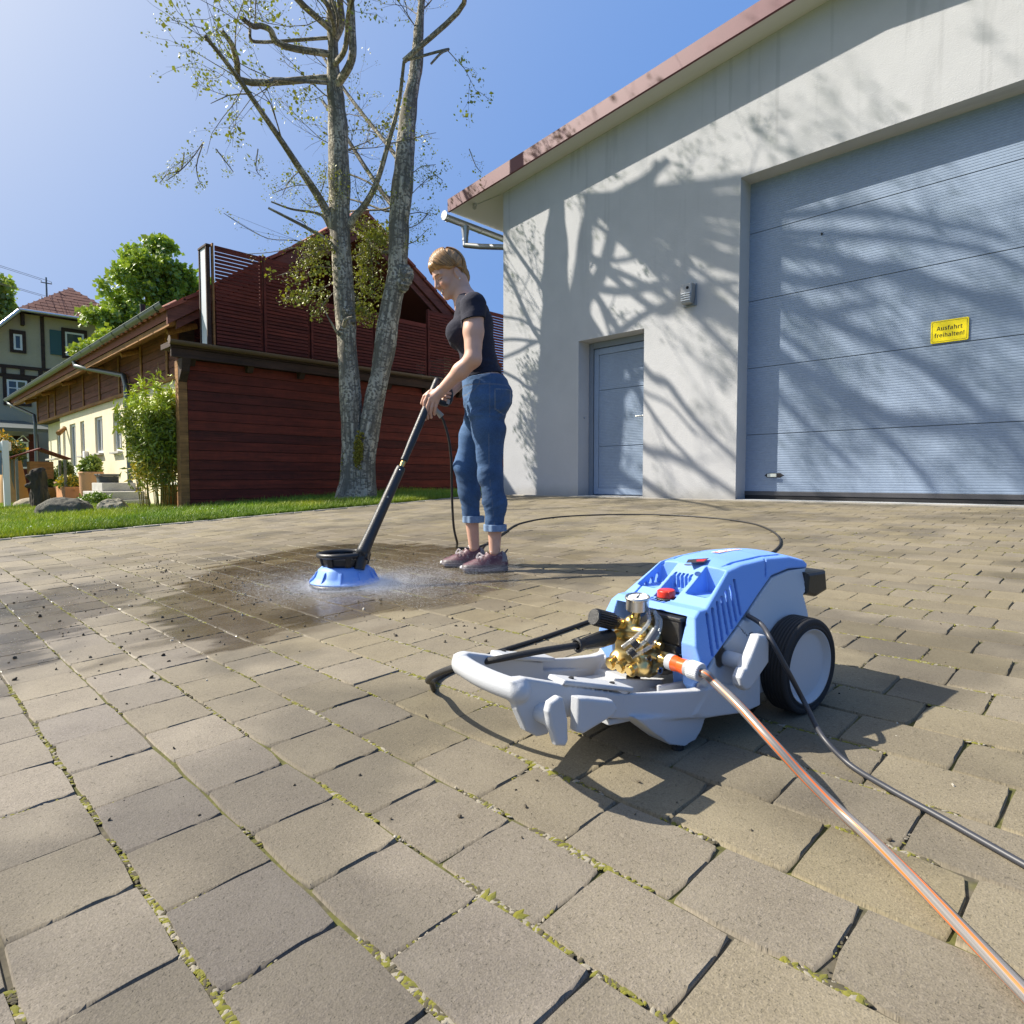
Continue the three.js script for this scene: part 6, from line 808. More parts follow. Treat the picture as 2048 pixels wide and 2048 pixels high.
// ---------------------------------------------------------------- woman guiding the cleaner (own frame: x to the right of the picture, z towards the yard's near side)
const WO = V3(2.317, 0.1165, -2.463), WR = V3(C2, 0, C2), WT = V3(-C2, 0, C2);
const wp = (px, py, z) => { const d = pxRay(px, py), o = WO.clone().addScaledVector(WT, z).sub(EYE), q = EYE.clone().addScaledVector(d, o.dot(WT) / d.dot(WT)).sub(WO); return [q.dot(WR), q.y, z]; };
const wv = (a) => WO.clone().addScaledVector(WR, a[0]).addScaledVector(V3(0, 1, 0), a[1]).addScaledVector(WT, a[2]);
{
  const t = thing('person', 'woman with short blond hair in navy T-shirt and rolled jeans guiding the floor cleaner', 'person', WO.toArray()); t.rotation.y = -Math.PI / 4;
  const TB = [[0.80, -0.130, 0.060, 0.155], [0.88, -0.148, 0.098, 0.168], [0.93, -0.150, 0.102, 0.168], [0.98, -0.152, 0.078, 0.155], [1.03, -0.156, 0.046, 0.136], [1.09, -0.162, 0.024, 0.122], [1.16, -0.180, 0.012, 0.128], [1.22, -0.196, 0.006, 0.138], [1.30, -0.197, 0.000, 0.150], [1.355, -0.190, -0.020, 0.150], [1.40, -0.186, -0.058, 0.104], [1.435, -0.184, -0.088, 0.056]];
  const torso = (x, y, z) => {
    const yc = clamp(y, 0.80, 1.435); let i = 0; while (i < TB.length - 2 && yc > TB[i + 1][0]) i++;
    const k = (yc - TB[i][0]) / (TB[i + 1][0] - TB[i][0]), u = k * k * (3 - 2 * k) * 0.6 + k * 0.4, f = lerp(TB[i][1], TB[i + 1][1], u), b = lerp(TB[i][2], TB[i + 1][2], u), w = lerp(TB[i][3], TB[i + 1][3], u), a = (b - f) / 2;
    const q = Math.pow(Math.pow(Math.abs((x - (f + b) / 2) / a), 2.2) + Math.pow(Math.abs(z / w), 2.2), 1 / 2.2), d = (q - 1) * Math.min(a, w) * 0.92, dy = Math.abs(y - yc);
    return dy > 0 ? Math.hypot(Math.max(d, 0), dy) + Math.min(d, 0) : d;
  };
  const arm = { S: [-0.088, 1.338, 0.150], E: [-0.088, 1.062, 0.205], W: [-0.249, 0.920, 0.135] }, armF = { S: [-0.088, 1.338, -0.150], E: [-0.115, 1.075, -0.190], W: [-0.222, 0.945, -0.085] };
  const limbs = (x, y, z, g) => { // near leg, far leg
    let a = cap3(x, y, z, [-0.020, 0.86, 0.082], [-0.016, 0.725, 0.085], 0.088, 0.080); a = smin(a, cap3(x, y, z, [-0.016, 0.725, 0.085], [-0.010, 0.50, 0.085], 0.080, 0.057), 0.03); a = smin(a, cap3(x, y, z, [-0.010, 0.50, 0.085], [0.014, 0.35, 0.085], 0.057, 0.054), 0.03); a = smin(a, cap3(x, y, z, [0.014, 0.35, 0.085], [0.014, 0.10, 0.084], 0.052, 0.034), 0.03);
    let b = cap3(x, y, z, [-0.045, 0.86, -0.085], [-0.098, 0.70, -0.092], 0.088, 0.078); b = smin(b, cap3(x, y, z, [-0.098, 0.70, -0.092], [-0.148, 0.54, -0.095], 0.076, 0.058), 0.03); b = smin(b, cap3(x, y, z, [-0.148, 0.54, -0.095], [-0.128, 0.40, -0.097], 0.058, 0.054), 0.03); b = smin(b, cap3(x, y, z, [-0.128, 0.40, -0.097], [-0.103, 0.10, -0.1], 0.052, 0.034), 0.03);
    return Math.min(a, b);
  };
  const breasts = (x, y, z) => Math.min(ell(x, y, z, [-0.172, 1.222, 0.062], [0.062, 0.066, 0.066]), ell(x, y, z, [-0.172, 1.222, -0.062], [0.062, 0.066, 0.066]));
  // head frame
  const HO = [-0.223, 1.530, 0.0], HS = 0.95, hn = [-0.787, -0.469, 0.401], hu = [-0.418, 0.883, 0.213], ht = [0.454, 0, 0.891], H = (x, y, z) => { const a = (x - HO[0]) / HS, b = (y - HO[1]) / HS, c = (z - HO[2]) / HS; return [a * hn[0] + b * hn[1] + c * hn[2], a * hu[0] + b * hu[1] + c * hu[2], a * ht[0] + b * ht[1] + c * ht[2]]; };
  const Hw = (n, u, s) => V3(HO[0] + HS * (n * hn[0] + u * hu[0] + s * ht[0]), HO[1] + HS * (n * hn[1] + u * hu[1] + s * ht[1]), HO[2] + HS * (n * hn[2] + u * hu[2] + s * ht[2]));
  const headH = (n, u, s) => {
    const a = Math.abs(s); let d = ell(n, u, s, [-0.012, 0.036, 0], [0.094, 0.086, 0.072]);
    d = smin(d, ell(n, u, s, [0.028, -0.030, 0], [0.056, 0.082, 0.057]), 0.03); d = smin(d, ell(n, u, s, [0.032, -0.078, 0], [0.046, 0.036, 0.042]), 0.025); d = smin(d, cap3(n, u, a, [0.070, -0.101, 0], [0.066, -0.100, 0.012], 0.014, 0.012), 0.016);
    d = smin(d, cap3(n, u, a, [-0.005, -0.05, 0.052], [0.05, -0.09, 0.028], 0.014, 0.014), 0.02);                                         // jaw line
    d = smin(d, ell(n, u, a, [0.060, -0.030, 0.034], [0.022, 0.022, 0.022]), 0.018);                                                    // cheeks, lifted by the smile
    d = smin(d, cap3(n, u, a, [0.078, 0.020, 0.010], [0.066, 0.020, 0.044], 0.010, 0.010), 0.014);                                       // brow
    d = smax(d, -ell(n, u, a, [0.094, 0.002, 0.032], [0.020, 0.011, 0.016]), 0.012); d = smin(d, ell(n, u, a, [0.0665, -0.001, 0.0315], [0.0125, 0.0115, 0.0155]), 0.003);  // sockets and lids
    d = smin(d, cap3(n, u, s, [0.082, 0.008, 0], [0.099, -0.030, 0], 0.0075, 0.0105), 0.008); d = smin(d, ell(n, u, a, [0.090, -0.034, 0.011], [0.010, 0.008, 0.0075]), 0.006); // nose
    const um = -0.0665 + (s / 0.026) ** 2 * 0.010; d = smin(d, cap3(n, u, a, [0.083, -0.060, 0], [0.076, -0.056, 0.018], 0.006, 0.003), 0.006); d = smin(d, cap3(n, u, a, [0.081, -0.0755, 0], [0.074, -0.068, 0.018], 0.0065, 0.003), 0.006); d = smax(d, -Math.max(Math.abs(u - um) - 0.0022, a - 0.022, 0.070 - n), 0.002);
    const e = [n + 0.014, u + 0.012, a - 0.073]; let ear = ell(e[0], e[1], e[2], [0, 0, 0], [0.017, 0.030, 0.008]); ear = smax(ear, -ell(e[0], e[1], e[2], [0.002, 0.003, 0.010], [0.009, 0.019, 0.007]), 0.003); d = smin(d, ear, 0.005);
    return d;
  };
  const headW = (x, y, z) => { const [n, u, s] = H(x, y, z); return headH(n, u, s) * HS; };
  const neck = (x, y, z) => smin(cap3(x, y, z, [-0.136, 1.37, 0], [-0.176, 1.50, 0.0], 0.056, 0.050), cap3(x, y, z, [-0.12, 1.405, 0.02], [-0.10, 1.375, 0.11], 0.035, 0.03), 0.04);
  const neck2 = (x, y, z) => neck(x, y, Math.abs(z));
  const arms = (x, y, z) => {
    let a = cap3(x, y, z, arm.S, [-0.087, 1.20, 0.178], 0.052, 0.049); a = smin(a, cap3(x, y, z, [-0.087, 1.20, 0.178], arm.E, 0.049, 0.040), 0.02); a = smin(a, cap3(x, y, z, arm.E, [-0.150, 1.008, 0.182], 0.039, 0.040), 0.02); a = smin(a, cap3(x, y, z, [-0.150, 1.008, 0.182], arm.W, 0.039, 0.0265), 0.02);
    let b = cap3(x, y, z, armF.S, armF.E, 0.052, 0.040); b = smin(b, cap3(x, y, z, armF.E, armF.W, 0.040, 0.026), 0.02); return Math.min(a, b);
  };
  // hands: each finger is a chain of three joints
  const chain = (x, y, z, P, r) => { let d = 9; for (let i = 0; i < P.length - 1; i++) d = Math.min(d, cap3(x, y, z, P[i], P[i + 1], r[i], r[i + 1])); return d; };
  const hN = { palm: [[-0.252, 0.918, 0.133], [-0.282, 0.890, 0.133]], f: [[[-0.318, 0.893, 0.142], [-0.335, 0.862, 0.140], [-0.340, 0.824, 0.132], [-0.336, 0.775, 0.118]], [[-0.306, 0.876, 0.146], [-0.320, 0.840, 0.146], [-0.326, 0.806, 0.136], [-0.322, 0.781, 0.122]], [[-0.290, 0.866, 0.143], [-0.301, 0.833, 0.143], [-0.308, 0.805, 0.132], [-0.306, 0.786, 0.116]], [[-0.275, 0.864, 0.136], [-0.282, 0.838, 0.136], [-0.289, 0.816, 0.126], [-0.290, 0.802, 0.112]]], th: [[-0.272, 0.915, 0.124], [-0.310, 0.912, 0.122], [-0.338, 0.890, 0.124], [-0.353, 0.856, 0.116]] };
  const handN = (x, y, z) => {
    let d = cap3(x, y, z, arm.W, hN.palm[0], 0.0265, 0.026); d = smin(d, Math.max(cap3(x, y, z, hN.palm[0], hN.palm[1], 0.026, 0.028), -1), 0.012); for (const k of hN.f) d = smin(d, cap3(x, y, z, hN.palm[1], k[0], 0.017, 0.0115), 0.010);
    let f = 9; for (const k of hN.f) f = Math.min(f, chain(x, y, z, k, [0.0102, 0.0094, 0.0083, 0.0068])); d = smin(d, f, 0.005); d = smin(d, chain(x, y, z, hN.th, [0.0150, 0.0125, 0.0105, 0.0085]), 0.008); return d;
  };
  const hF = { f: [0, 1, 2, 3].map((i) => { const o = i * 0.019; return [[-0.238 - o * 0.25, 0.935 - o, -0.052], [-0.252 - o * 0.25, 0.930 - o, -0.028], [-0.240 - o * 0.25, 0.926 - o, -0.012], [-0.222 - o * 0.25, 0.924 - o, -0.018]]; }), th: [[-0.228, 0.945, -0.066], [-0.222, 0.955, -0.036], [-0.232, 0.945, -0.016]] };
  const handF = (x, y, z) => { let d = cap3(x, y, z, armF.W, [-0.236, 0.918, -0.062], 0.026, 0.024); d = smin(d, cap3(x, y, z, [-0.236, 0.918, -0.062], [-0.242, 0.89, -0.06], 0.022, 0.017), 0.012); let f = 9; for (const k of hF.f) f = Math.min(f, chain(x, y, z, k, [0.0105, 0.0098, 0.009, 0.0075])); d = smin(d, f, 0.005); return smin(d, chain(x, y, z, hF.th, [0.014, 0.011, 0.008]), 0.008); };
  const skinD = (x, y, z) => {
    let d = smin(torso(x, y, z) + 0.006, breasts(x, y, z) + 0.008, 0.02); d = smin(d, limbs(x, y, z) + 0.006, 0.03); d = smin(d, neck2(x, y, z), 0.03); d = smin(d, cap3(x, y, Math.abs(z), [-0.10, 1.365, 0.04], [-0.088, 1.345, 0.135], 0.045, 0.046), 0.03); d = smin(d, arms(x, y, z), 0.02);
    return d;
  };
  const sk = (x, y, z) => { const m = 0.94 + 0.14 * (f3(x * 30, y * 30, z * 30, 702, 2) - 0.5); return [0.60 * m, 0.345 * m, 0.245 * m]; };
  const face = (x, y, z) => {
    const [n, u, s] = H(x, y, z), a = Math.abs(s), c = sk(x, y, z); let k = c;
    const ch = smoothstep(-Math.hypot(u + 0.03, a - 0.036), -0.03, 0); k = [c[0] * (1 + 0.05 * ch), c[1] * (1 - 0.12 * ch), c[2] * (1 - 0.12 * ch)];
    if (n > 0.055) {
      const um = -0.0665 + (s / 0.026) ** 2 * 0.013; if (a < 0.026) { const e = Math.abs(u - um); if (e < 0.0120 - 0.006 * (a / 0.026) ** 2) k = [0.40, 0.10, 0.085]; if (e < 0.0052 * (1 - (a / 0.026) ** 2) + 0.0010) k = a < 0.020 ? [0.86, 0.84, 0.80] : [0.12, 0.035, 0.03]; }
      const ub = 0.023 - ((a - 0.028) / 0.02) ** 2 * 0.004; if (a > 0.012 && a < 0.047 && Math.abs(u - ub) < 0.0038) k = [0.20, 0.095, 0.045];
      const ul = -0.0075 + ((a - 0.0315) / 0.016) ** 2 * 0.004; if (a > 0.017 && a < 0.047 && Math.abs(u - ul) < 0.0028) k = [0.03, 0.018, 0.015];
    }
    return k;
  };
  const M_skin = mat({ phys: true, vertexColors: true, roughness: 0.5, sheen: 0.15, sheenRoughness: 0.5 });
  const body = [sdf((x, y, z) => { const d = skinD(x, y, z); return y > 1.40 ? smin(d, headW(x, y, z), 0.012) : d; }, [-0.40, 0.04, -0.28], [0.14, 1.50, 0.28], 0.008, (x, y, z) => sk(x, y, z)),
    sdf((x, y, z) => smax(smin(headW(x, y, z), neck2(x, y, z), 0.018), -(y - 1.395), 0.001), [-0.36, 1.38, -0.14], [-0.06, 1.68, 0.14], 0.0023, face),
    sdf((x, y, z) => handN(x, y, z), [-0.38, 0.75, 0.08], [-0.21, 0.96, 0.18], 0.0023, sk), sdf((x, y, z) => handF(x, y, z), [-0.30, 0.82, -0.13], [-0.18, 0.99, 0.015], 0.0028, sk)];
  part('body', body, M_skin, t);
  // hair: short, swept to the front, in streaks
  const hairD = (x, y, z) => {
    const [n, u, s] = H(x, y, z), fl = Math.atan2(u - 0.02, n + 0.02); let d = ell(n, u, s, [-0.011, 0.043, 0], [0.100, 0.096, 0.085]); d = smin(d, ell(n, u, s, [0.048, 0.078, 0.010], [0.040, 0.022, 0.048]), 0.02); d = smin(d, ell(n, u, s, [-0.076, -0.022, 0], [0.034, 0.058, 0.055]), 0.02);
    const a = Math.abs(s), cut = pol(n, u, [[0.3, 0.060], [0.100, 0.060], [0.068, 0.046], [0.040, 0.022], [0.014, 0.014], [0.004, 0.012], [-0.004, 0.022], [-0.024, 0.022], [-0.036, 0.0], [-0.040, -0.05], [-0.058, -0.092], [-0.06, -0.3], [0.3, -0.3]]);
    d = smax(d, -(cut + (f3(n * 60, u * 60, s * 60, 711, 2) - 0.5) * 0.016), 0.018);
    return (d + (f3(s * 70 + fl * 3, fl * 3.0, n * 6, 712, 3) - 0.5) * 0.014) * HS * 0.9;
  };
  part('hair', sdf(hairD, [-0.40, 1.42, -0.14], [-0.08, 1.71, 0.14], 0.0026, (x, y, z) => { const [n, u, s] = H(x, y, z), fl = Math.atan2(u - 0.02, n + 0.02), k = f3(s * 95 + fl * 4, fl * 3.2, n * 8, 715, 3), m = 0.25 + 1.45 * k, dk = smoothstep(u, -0.08, 0.04) * 0.3 + 0.7; return [0.36 * m * dk, 0.19 * m * dk, 0.068 * m * dk]; }), mat({ phys: true, vertexColors: true, roughness: 0.42, sheen: 0.3, sheenRoughness: 0.4 }), t);
  { // single locks lying over the hair, from the crown to the fringe, temples and nape
    const R = rng(717), C = [-0.011, 0.043, 0], dir = (n, u, s) => V3(n - C[0], u - C[1], s).normalize(), rad = (d) => 1 / Math.hypot(d.x / 0.103, d.y / 0.099, d.z / 0.088), out = [];
    for (let i = 0; i < 1000; i++) {
      const k = R(), q0 = R(), sw = k < 0.62; let a, m, b; // most sweep from the parting over the forehead to the near temple and ear, the rest fall to the nape
      if (sw) { a = dir(-0.05 + 0.10 * q0, 0.135, -0.05 + 0.05 * R()); m = dir(0.02 + 0.085 * q0, 0.115 - 0.045 * q0 * q0, 0.035 - 0.01 * q0 + 0.02 * R()); b = dir(-0.03 + 0.075 * q0 + 0.01 * R(), 0.020 + 0.018 * R() + 0.03 * q0 * q0, 0.085); }
      else if (k < 0.72) { a = dir(0.0 + 0.04 * R(), 0.135, -0.03); m = dir(0.09, 0.10, -0.03 - 0.03 * R()); b = dir(0.06 + 0.03 * R(), 0.04 + 0.02 * R(), -0.06 - 0.02 * R()); }
      else { a = dir(-0.07 + 0.03 * R(), 0.12, 0.06 * (R() - 0.3)); m = dir(-0.10, 0.05, 0.10 * (R() - 0.2)); b = dir(-0.07 + 0.02 * R(), -0.085 + 0.06 * R(), 0.13 * (R() - 0.3)); }
      const lift = 0.99 + 0.055 * R(), P = []; for (let q = 0; q <= 6; q++) { const f = q / 6, d = a.clone().multiplyScalar((1 - f) * (1 - f)).addScaledVector(m, 2 * f * (1 - f)).addScaledVector(b, f * f).normalize(), r = rad(d) * (lift - 0.035 * f * f); P.push(Hw(C[0] + d.x * r, C[1] + d.y * r, d.z * r)); }
      out.push({ g: limb(P, [0.0008, 0.0019, 0.0022, 0.0021, 0.0018, 0.0012, 0.0004], 4, 2), c: 0.22 + 1.25 * R() * R() + 0.2 * R() });
    }
    for (const o of out) { const n = o.g.attributes.position.count, c = new Float32Array(n * 3); for (let i = 0; i < n; i++) c.set([0.46 * o.c, 0.245 * o.c, 0.085 * o.c], i * 3); o.g.setAttribute('color', new THREE.BufferAttribute(c, 3)); }
    part('hair_locks', out.map((o) => o.g), mat({ vertexColors: true, roughness: 0.4 }), t).userData.kind = 'stuff';
  }
  { const e = Hw(-0.010, -0.044, 0.079), g = new THREE.SphereGeometry(0.0045, 12, 10); g.translate(e.x, e.y, e.z); part('earring', g, mat({ phys: true, roughness: 0.15, clearcoat: 1, rgb: [0.82, 0.78, 0.72] }), t); }
  // T-shirt
  const shirtD = (x, y, z) => {
    const az = Math.abs(z); let d = smin(torso(x, y, z) - 0.002, breasts(x, y, z) - 0.003, 0.03); d = smin(d, cap3(x, y, az, [-0.10, 1.365, 0.04], [-0.088, 1.340, 0.140], 0.052, 0.056), 0.025); const sl = cap3(x, y, az, [-0.088, 1.338, 0.150], [-0.087, 1.24, 0.172], 0.060, 0.059); d = smin(d, sl, 0.02);
    const fold = (f3(x * 9 + y * 7, y * 22 - x * 12, z * 9, 722, 3) - 0.5) * (0.016 * smoothstep(-y, -1.14, -1.0) + 0.009) + (f3(x * 14, y * 6, z * 14, 725, 2) - 0.5) * 0.006 * smoothstep(y, 1.2, 1.33); d += fold;
    d = Math.max(d, (0.985 + 0.085 * clamp((x + 0.155) / 0.22, 0, 1) * 0.5 - y) + (f3(x * 20, 3, z * 20, 726, 2) - 0.5) * 0.012, y - 1.428);
    d = smax(d, -Math.min(cap3(x, y, z, [-0.135, 1.410, 0], [-0.16, 1.50, 0], 0.080, 0.10), pol(z, y, [[-0.112, 1.455], [0.112, 1.455], [0.004, 1.290], [-0.004, 1.290]]) + (x > -0.095 ? 9 : 0)), 0.006);
    return d;
  };
  part('t_shirt', sdf((x, y, z) => { const d = shirtD(x, y, z); return d > 0.03 ? d : Math.max(d, Math.min(1.262 + (x + 0.087) * 0.15 - y, Math.min(torso(x, y, z), breasts(x, y, z)) - 0.010)); }, [-0.27, 0.95, -0.25], [0.13, 1.46, 0.25], 0.0052), mat({ phys: true, roughness: 0.92, sheen: 0.35, sheenRoughness: 0.5, bumpMap: rep(T_peb, 12, 12), bumpScale: 0.0006, rgb: [0.010, 0.011, 0.026] }), t);
  // jeans with rolled hems
  const T_den = tex(512, 512, (u, v) => { const w = 0.5 + 0.5 * Math.sin((u + v) * 128 * 6.283), n = vn(u * 128, v * 256, 128, 256, 741), b = fb(u * 6, v * 6, 6, 6, 742, 4); return 0.62 + 0.3 * (n - 0.5) + 0.12 * (w - 0.5) + 0.35 * (b - 0.5); });
  const jeanD = (x, y, z) => {
    let d = smin(limbs(x, y, z) - 0.003, Math.max(torso(x, y, z) - 0.004, 0.80 - y), 0.035); const near = z > 0;
    const kn = Math.exp(-(((y - 0.52) / 0.09) ** 2)), cr = Math.exp(-(((y - 0.82) / 0.08) ** 2)), an = Math.exp(-(((y - 0.30) / 0.10) ** 2)), q = f3(x * 7 + y * 10, y * 26 - x * 14 * (near ? 1 : -1), z * 10, 731, 3) - 0.5, q2 = f3(x * 12, y * 9, z * 12, 735, 2) - 0.5;
    d += q * (0.005 + 0.006 * kn + 0.017 * cr + 0.012 * an) + q2 * 0.005;
    if (z > 0.05 && y > 0.79 && y < 0.935 && x > 0.012) d -= 0.002 * smoothstep(-pol(x, y, [[0.016, 0.925], [0.10, 0.93], [0.10, 0.81], [0.06, 0.795], [0.016, 0.82]]), 0, 0.004);
    if (y > 0.945) d -= 0.002 * smoothstep(y, 0.945, 0.952);
    return d;
  };
  const blueD = (x, y, z) => { const fr = smoothstep(-x, -0.02, 0.12) * smoothstep(y, 0.35, 0.7), w = f3(x * 10, y * 8, z * 10, 745, 3), k = 0.75 + 0.55 * w + 0.5 * fr; let c = [0.052 * k, 0.118 * k, 0.245 * k]; const st = (d) => { if (d < 0.0022) c = [0.20, 0.24, 0.30]; }; if (z > 0.06) { if (y > 0.80 && y < 0.93 && x > 0.014) st(Math.abs(pol(x, y, [[0.016, 0.925], [0.10, 0.93], [0.10, 0.81], [0.06, 0.795], [0.016, 0.82]]) + 0.004)); const sx = y > 0.5 ? -0.015 + 0.02 * (y - 0.5) : lerp(0.016, -0.012, (y - 0.22) / 0.28); if (Math.abs(x - sx) < 0.0016) c = [0.12, 0.17, 0.26]; st(Math.abs(Math.hypot(x + 0.14, y - 0.985) - 0.085) + (x > -0.055 ? 1 : 0)); } if (Math.abs(y - 0.948) < 0.002) c = [0.16, 0.2, 0.28]; return c; };
  part('jeans', sdf((x, y, z) => Math.max(jeanD(x, y, z), y - (0.985 + 0.12 * clamp(x + 0.15, 0, 0.25)), (z > 0 ? 0.222 : 0.255) - y), [-0.27, 0.19, -0.23], [0.16, 1.04, 0.24], 0.0052, blueD), mat({ map: rep(T_den, 3, 3), vertexColors: true, roughness: 0.9, bumpMap: rep(T_den, 9, 9), bumpScale: 0.0006 }), t);
  for (const [c, y0, y1] of [[[0.016, 0.085], 0.206, 0.240], [[-0.107, -0.1], 0.238, 0.274]]) part('hem_cuff', sdf((x, y, z) => Math.abs(Math.hypot(x - c[0], z - c[1]) - 0.053 - 0.003 * Math.sin(8 * Math.atan2(z - c[1], x - c[0]))) - 0.0055 > Math.abs(y - (y0 + y1) / 2) - (y1 - y0) / 2 ? Math.abs(Math.hypot(x - c[0], z - c[1]) - 0.053 - 0.003 * Math.sin(8 * Math.atan2(z - c[1], x - c[0]))) - 0.0055 : Math.abs(y - (y0 + y1) / 2) - (y1 - y0) / 2, [c[0] - 0.075, y0 - 0.012, c[1] - 0.075], [c[0] + 0.075, y1 + 0.012, c[1] + 0.075], 0.003), mat({ map: rep(T_den, 4, 4), roughness: 0.9, rgb: [0.25, 0.37, 0.56] }), t);
  part('belt_loop', [cyl(V3(-0.150, 0.955, 0.03), V3(-0.152, 0.99, 0.028), 0.005, 0.005, 6)], mat({ roughness: 0.6, rgb: [0.12, 0.07, 0.03] }), t);
  // trainers
  const shoe = (name, toe, heel, z0, yaw) => {
    const g = new THREE.Group(); g.name = name; t.add(g); const len = heel - toe, mid = (x) => clamp((x - toe) / len, 0, 1);
    const wid = (k) => 0.030 + 0.017 * Math.sin(Math.PI * clamp(k * 0.95 + 0.12, 0, 1)) - 0.004 * smoothstep(k, 0.4, 0.7), topY = (k) => 0.030 + 0.030 * smoothstep(k, 0.05, 0.45) + 0.045 * smoothstep(k, 0.4, 0.72) - 0.012 * smoothstep(k, 0.78, 0.9) + 0.012 * smoothstep(k, 0.93, 1.0);
    const up = (x, y, z) => { const k = mid(x), h = topY(k), w = wid(k), zz = z - z0 + yaw * (x - heel); const cx = clamp(x, toe + 0.035, heel - 0.030), r = Math.hypot(x - cx, zz * (0.034 / w)); let d = (Math.hypot(r / 0.037, Math.max(0, y - 0.012) / h) - 1) * 0.024; d = Math.max(d, 0.012 - y); return d; };
    const M_up = mat({ phys: true, roughness: 0.55, vertexColors: true, bumpMap: rep(T_peb, 14, 14), bumpScale: 0.0006, clearcoat: 0.15, clearcoatRoughness: 0.3 });
    part('upper', sdf((x, y, z) => { const k = mid(x), zz = z - z0 + yaw * (x - heel); return smax(up(x, y, z), -cap3(x, y, zz, [lerp(toe, heel, 0.71), 0.10, 0], [lerp(toe, heel, 0.80), 0.16, 0], 0.030, 0.05), 0.006); }, [toe - 0.02, 0, z0 - 0.08], [heel + 0.02, 0.13, z0 + 0.10], 0.0032, (x, y, z) => { const k = mid(x); return y > 0.095 && k < 0.72 ? [0.17, 0.010, 0.022] : k > 0.9 && y > 0.05 ? [0.15, 0.13, 0.14] : y < 0.034 ? [0.05, 0.032, 0.04] : [0.070, 0.009, 0.026]; }), M_up, g);
    part('sole', sdf((x, y, z) => { const k = mid(x), w = wid(k) + 0.003, zz = z - z0 + yaw * (x - heel), cx = clamp(x, toe + 0.033, heel - 0.032), r = Math.hypot(x - cx, zz * (0.034 / w)), tp = 0.020 + 0.008 * smoothstep(k, 0.5, 1) - 0.001; return Math.max(r - 0.038, y - tp, 0.002 + 0.010 * smoothstep(-k, -0.12, 0.0) - y); }, [toe - 0.02, -0.006, z0 - 0.08], [heel + 0.02, 0.04, z0 + 0.1], 0.0032), mat({ roughness: 0.6, rgb: [0.115, 0.10, 0.11] }), g);
    part('toe_cap', (() => { const e = new THREE.SphereGeometry(0.016, 14, 10); e.scale(0.7, 0.62, 1.5); e.translate(toe + 0.004, 0.018, z0 - yaw * (toe - heel)); return e; })(), mat({ roughness: 0.5, rgb: [0.62, 0.60, 0.60] }), g);
    const M_lace = mat({ roughness: 0.8, rgb: [0.55, 0.50, 0.50] }), sy = (k) => 0.012 + topY(k) + 0.0025;
    for (let i = 0; i < 4; i++) { const k = 0.40 + i * 0.075, x = lerp(toe, heel, k), zc = z0 - yaw * (x - heel); part('lace', tube([V3(x - 0.006, sy(k) - 0.012, zc - 0.022), V3(x, sy(k) + 0.001, zc), V3(x + 0.008, sy(k) - 0.012, zc + 0.022)], 0.0021, 12, 6), M_lace, g); }
    for (const [dx, dz] of [[-0.028, 0.036], [-0.006, 0.046], [-0.034, -0.03]]) { const k = 0.46, x = lerp(toe, heel, k), zc = z0 - yaw * (x - heel), y = sy(k); part('lace', tube([V3(x, y, zc), V3(x + dx * 0.5, y + 0.012, zc + dz * 0.6), V3(x + dx, y - 0.012, zc + dz), V3(x + dx * 0.6, y - 0.010, zc + dz * 0.5), V3(x + 0.004, y, zc)], 0.0019, 18, 6), M_lace, g); }
    part('heel_tab', tube([V3(heel - 0.012, 0.095, z0 - 0.008), V3(heel + 0.004, 0.112, z0), V3(heel - 0.008, 0.094, z0 + 0.008)], 0.0028, 10, 6), mat({ roughness: 0.6, rgb: [0.05, 0.03, 0.04] }), g);
  };
  shoe('shoe', -0.160, 0.078, 0.088, 0.0); shoe('shoe', -0.285, -0.045, -0.100, -0.06);
}
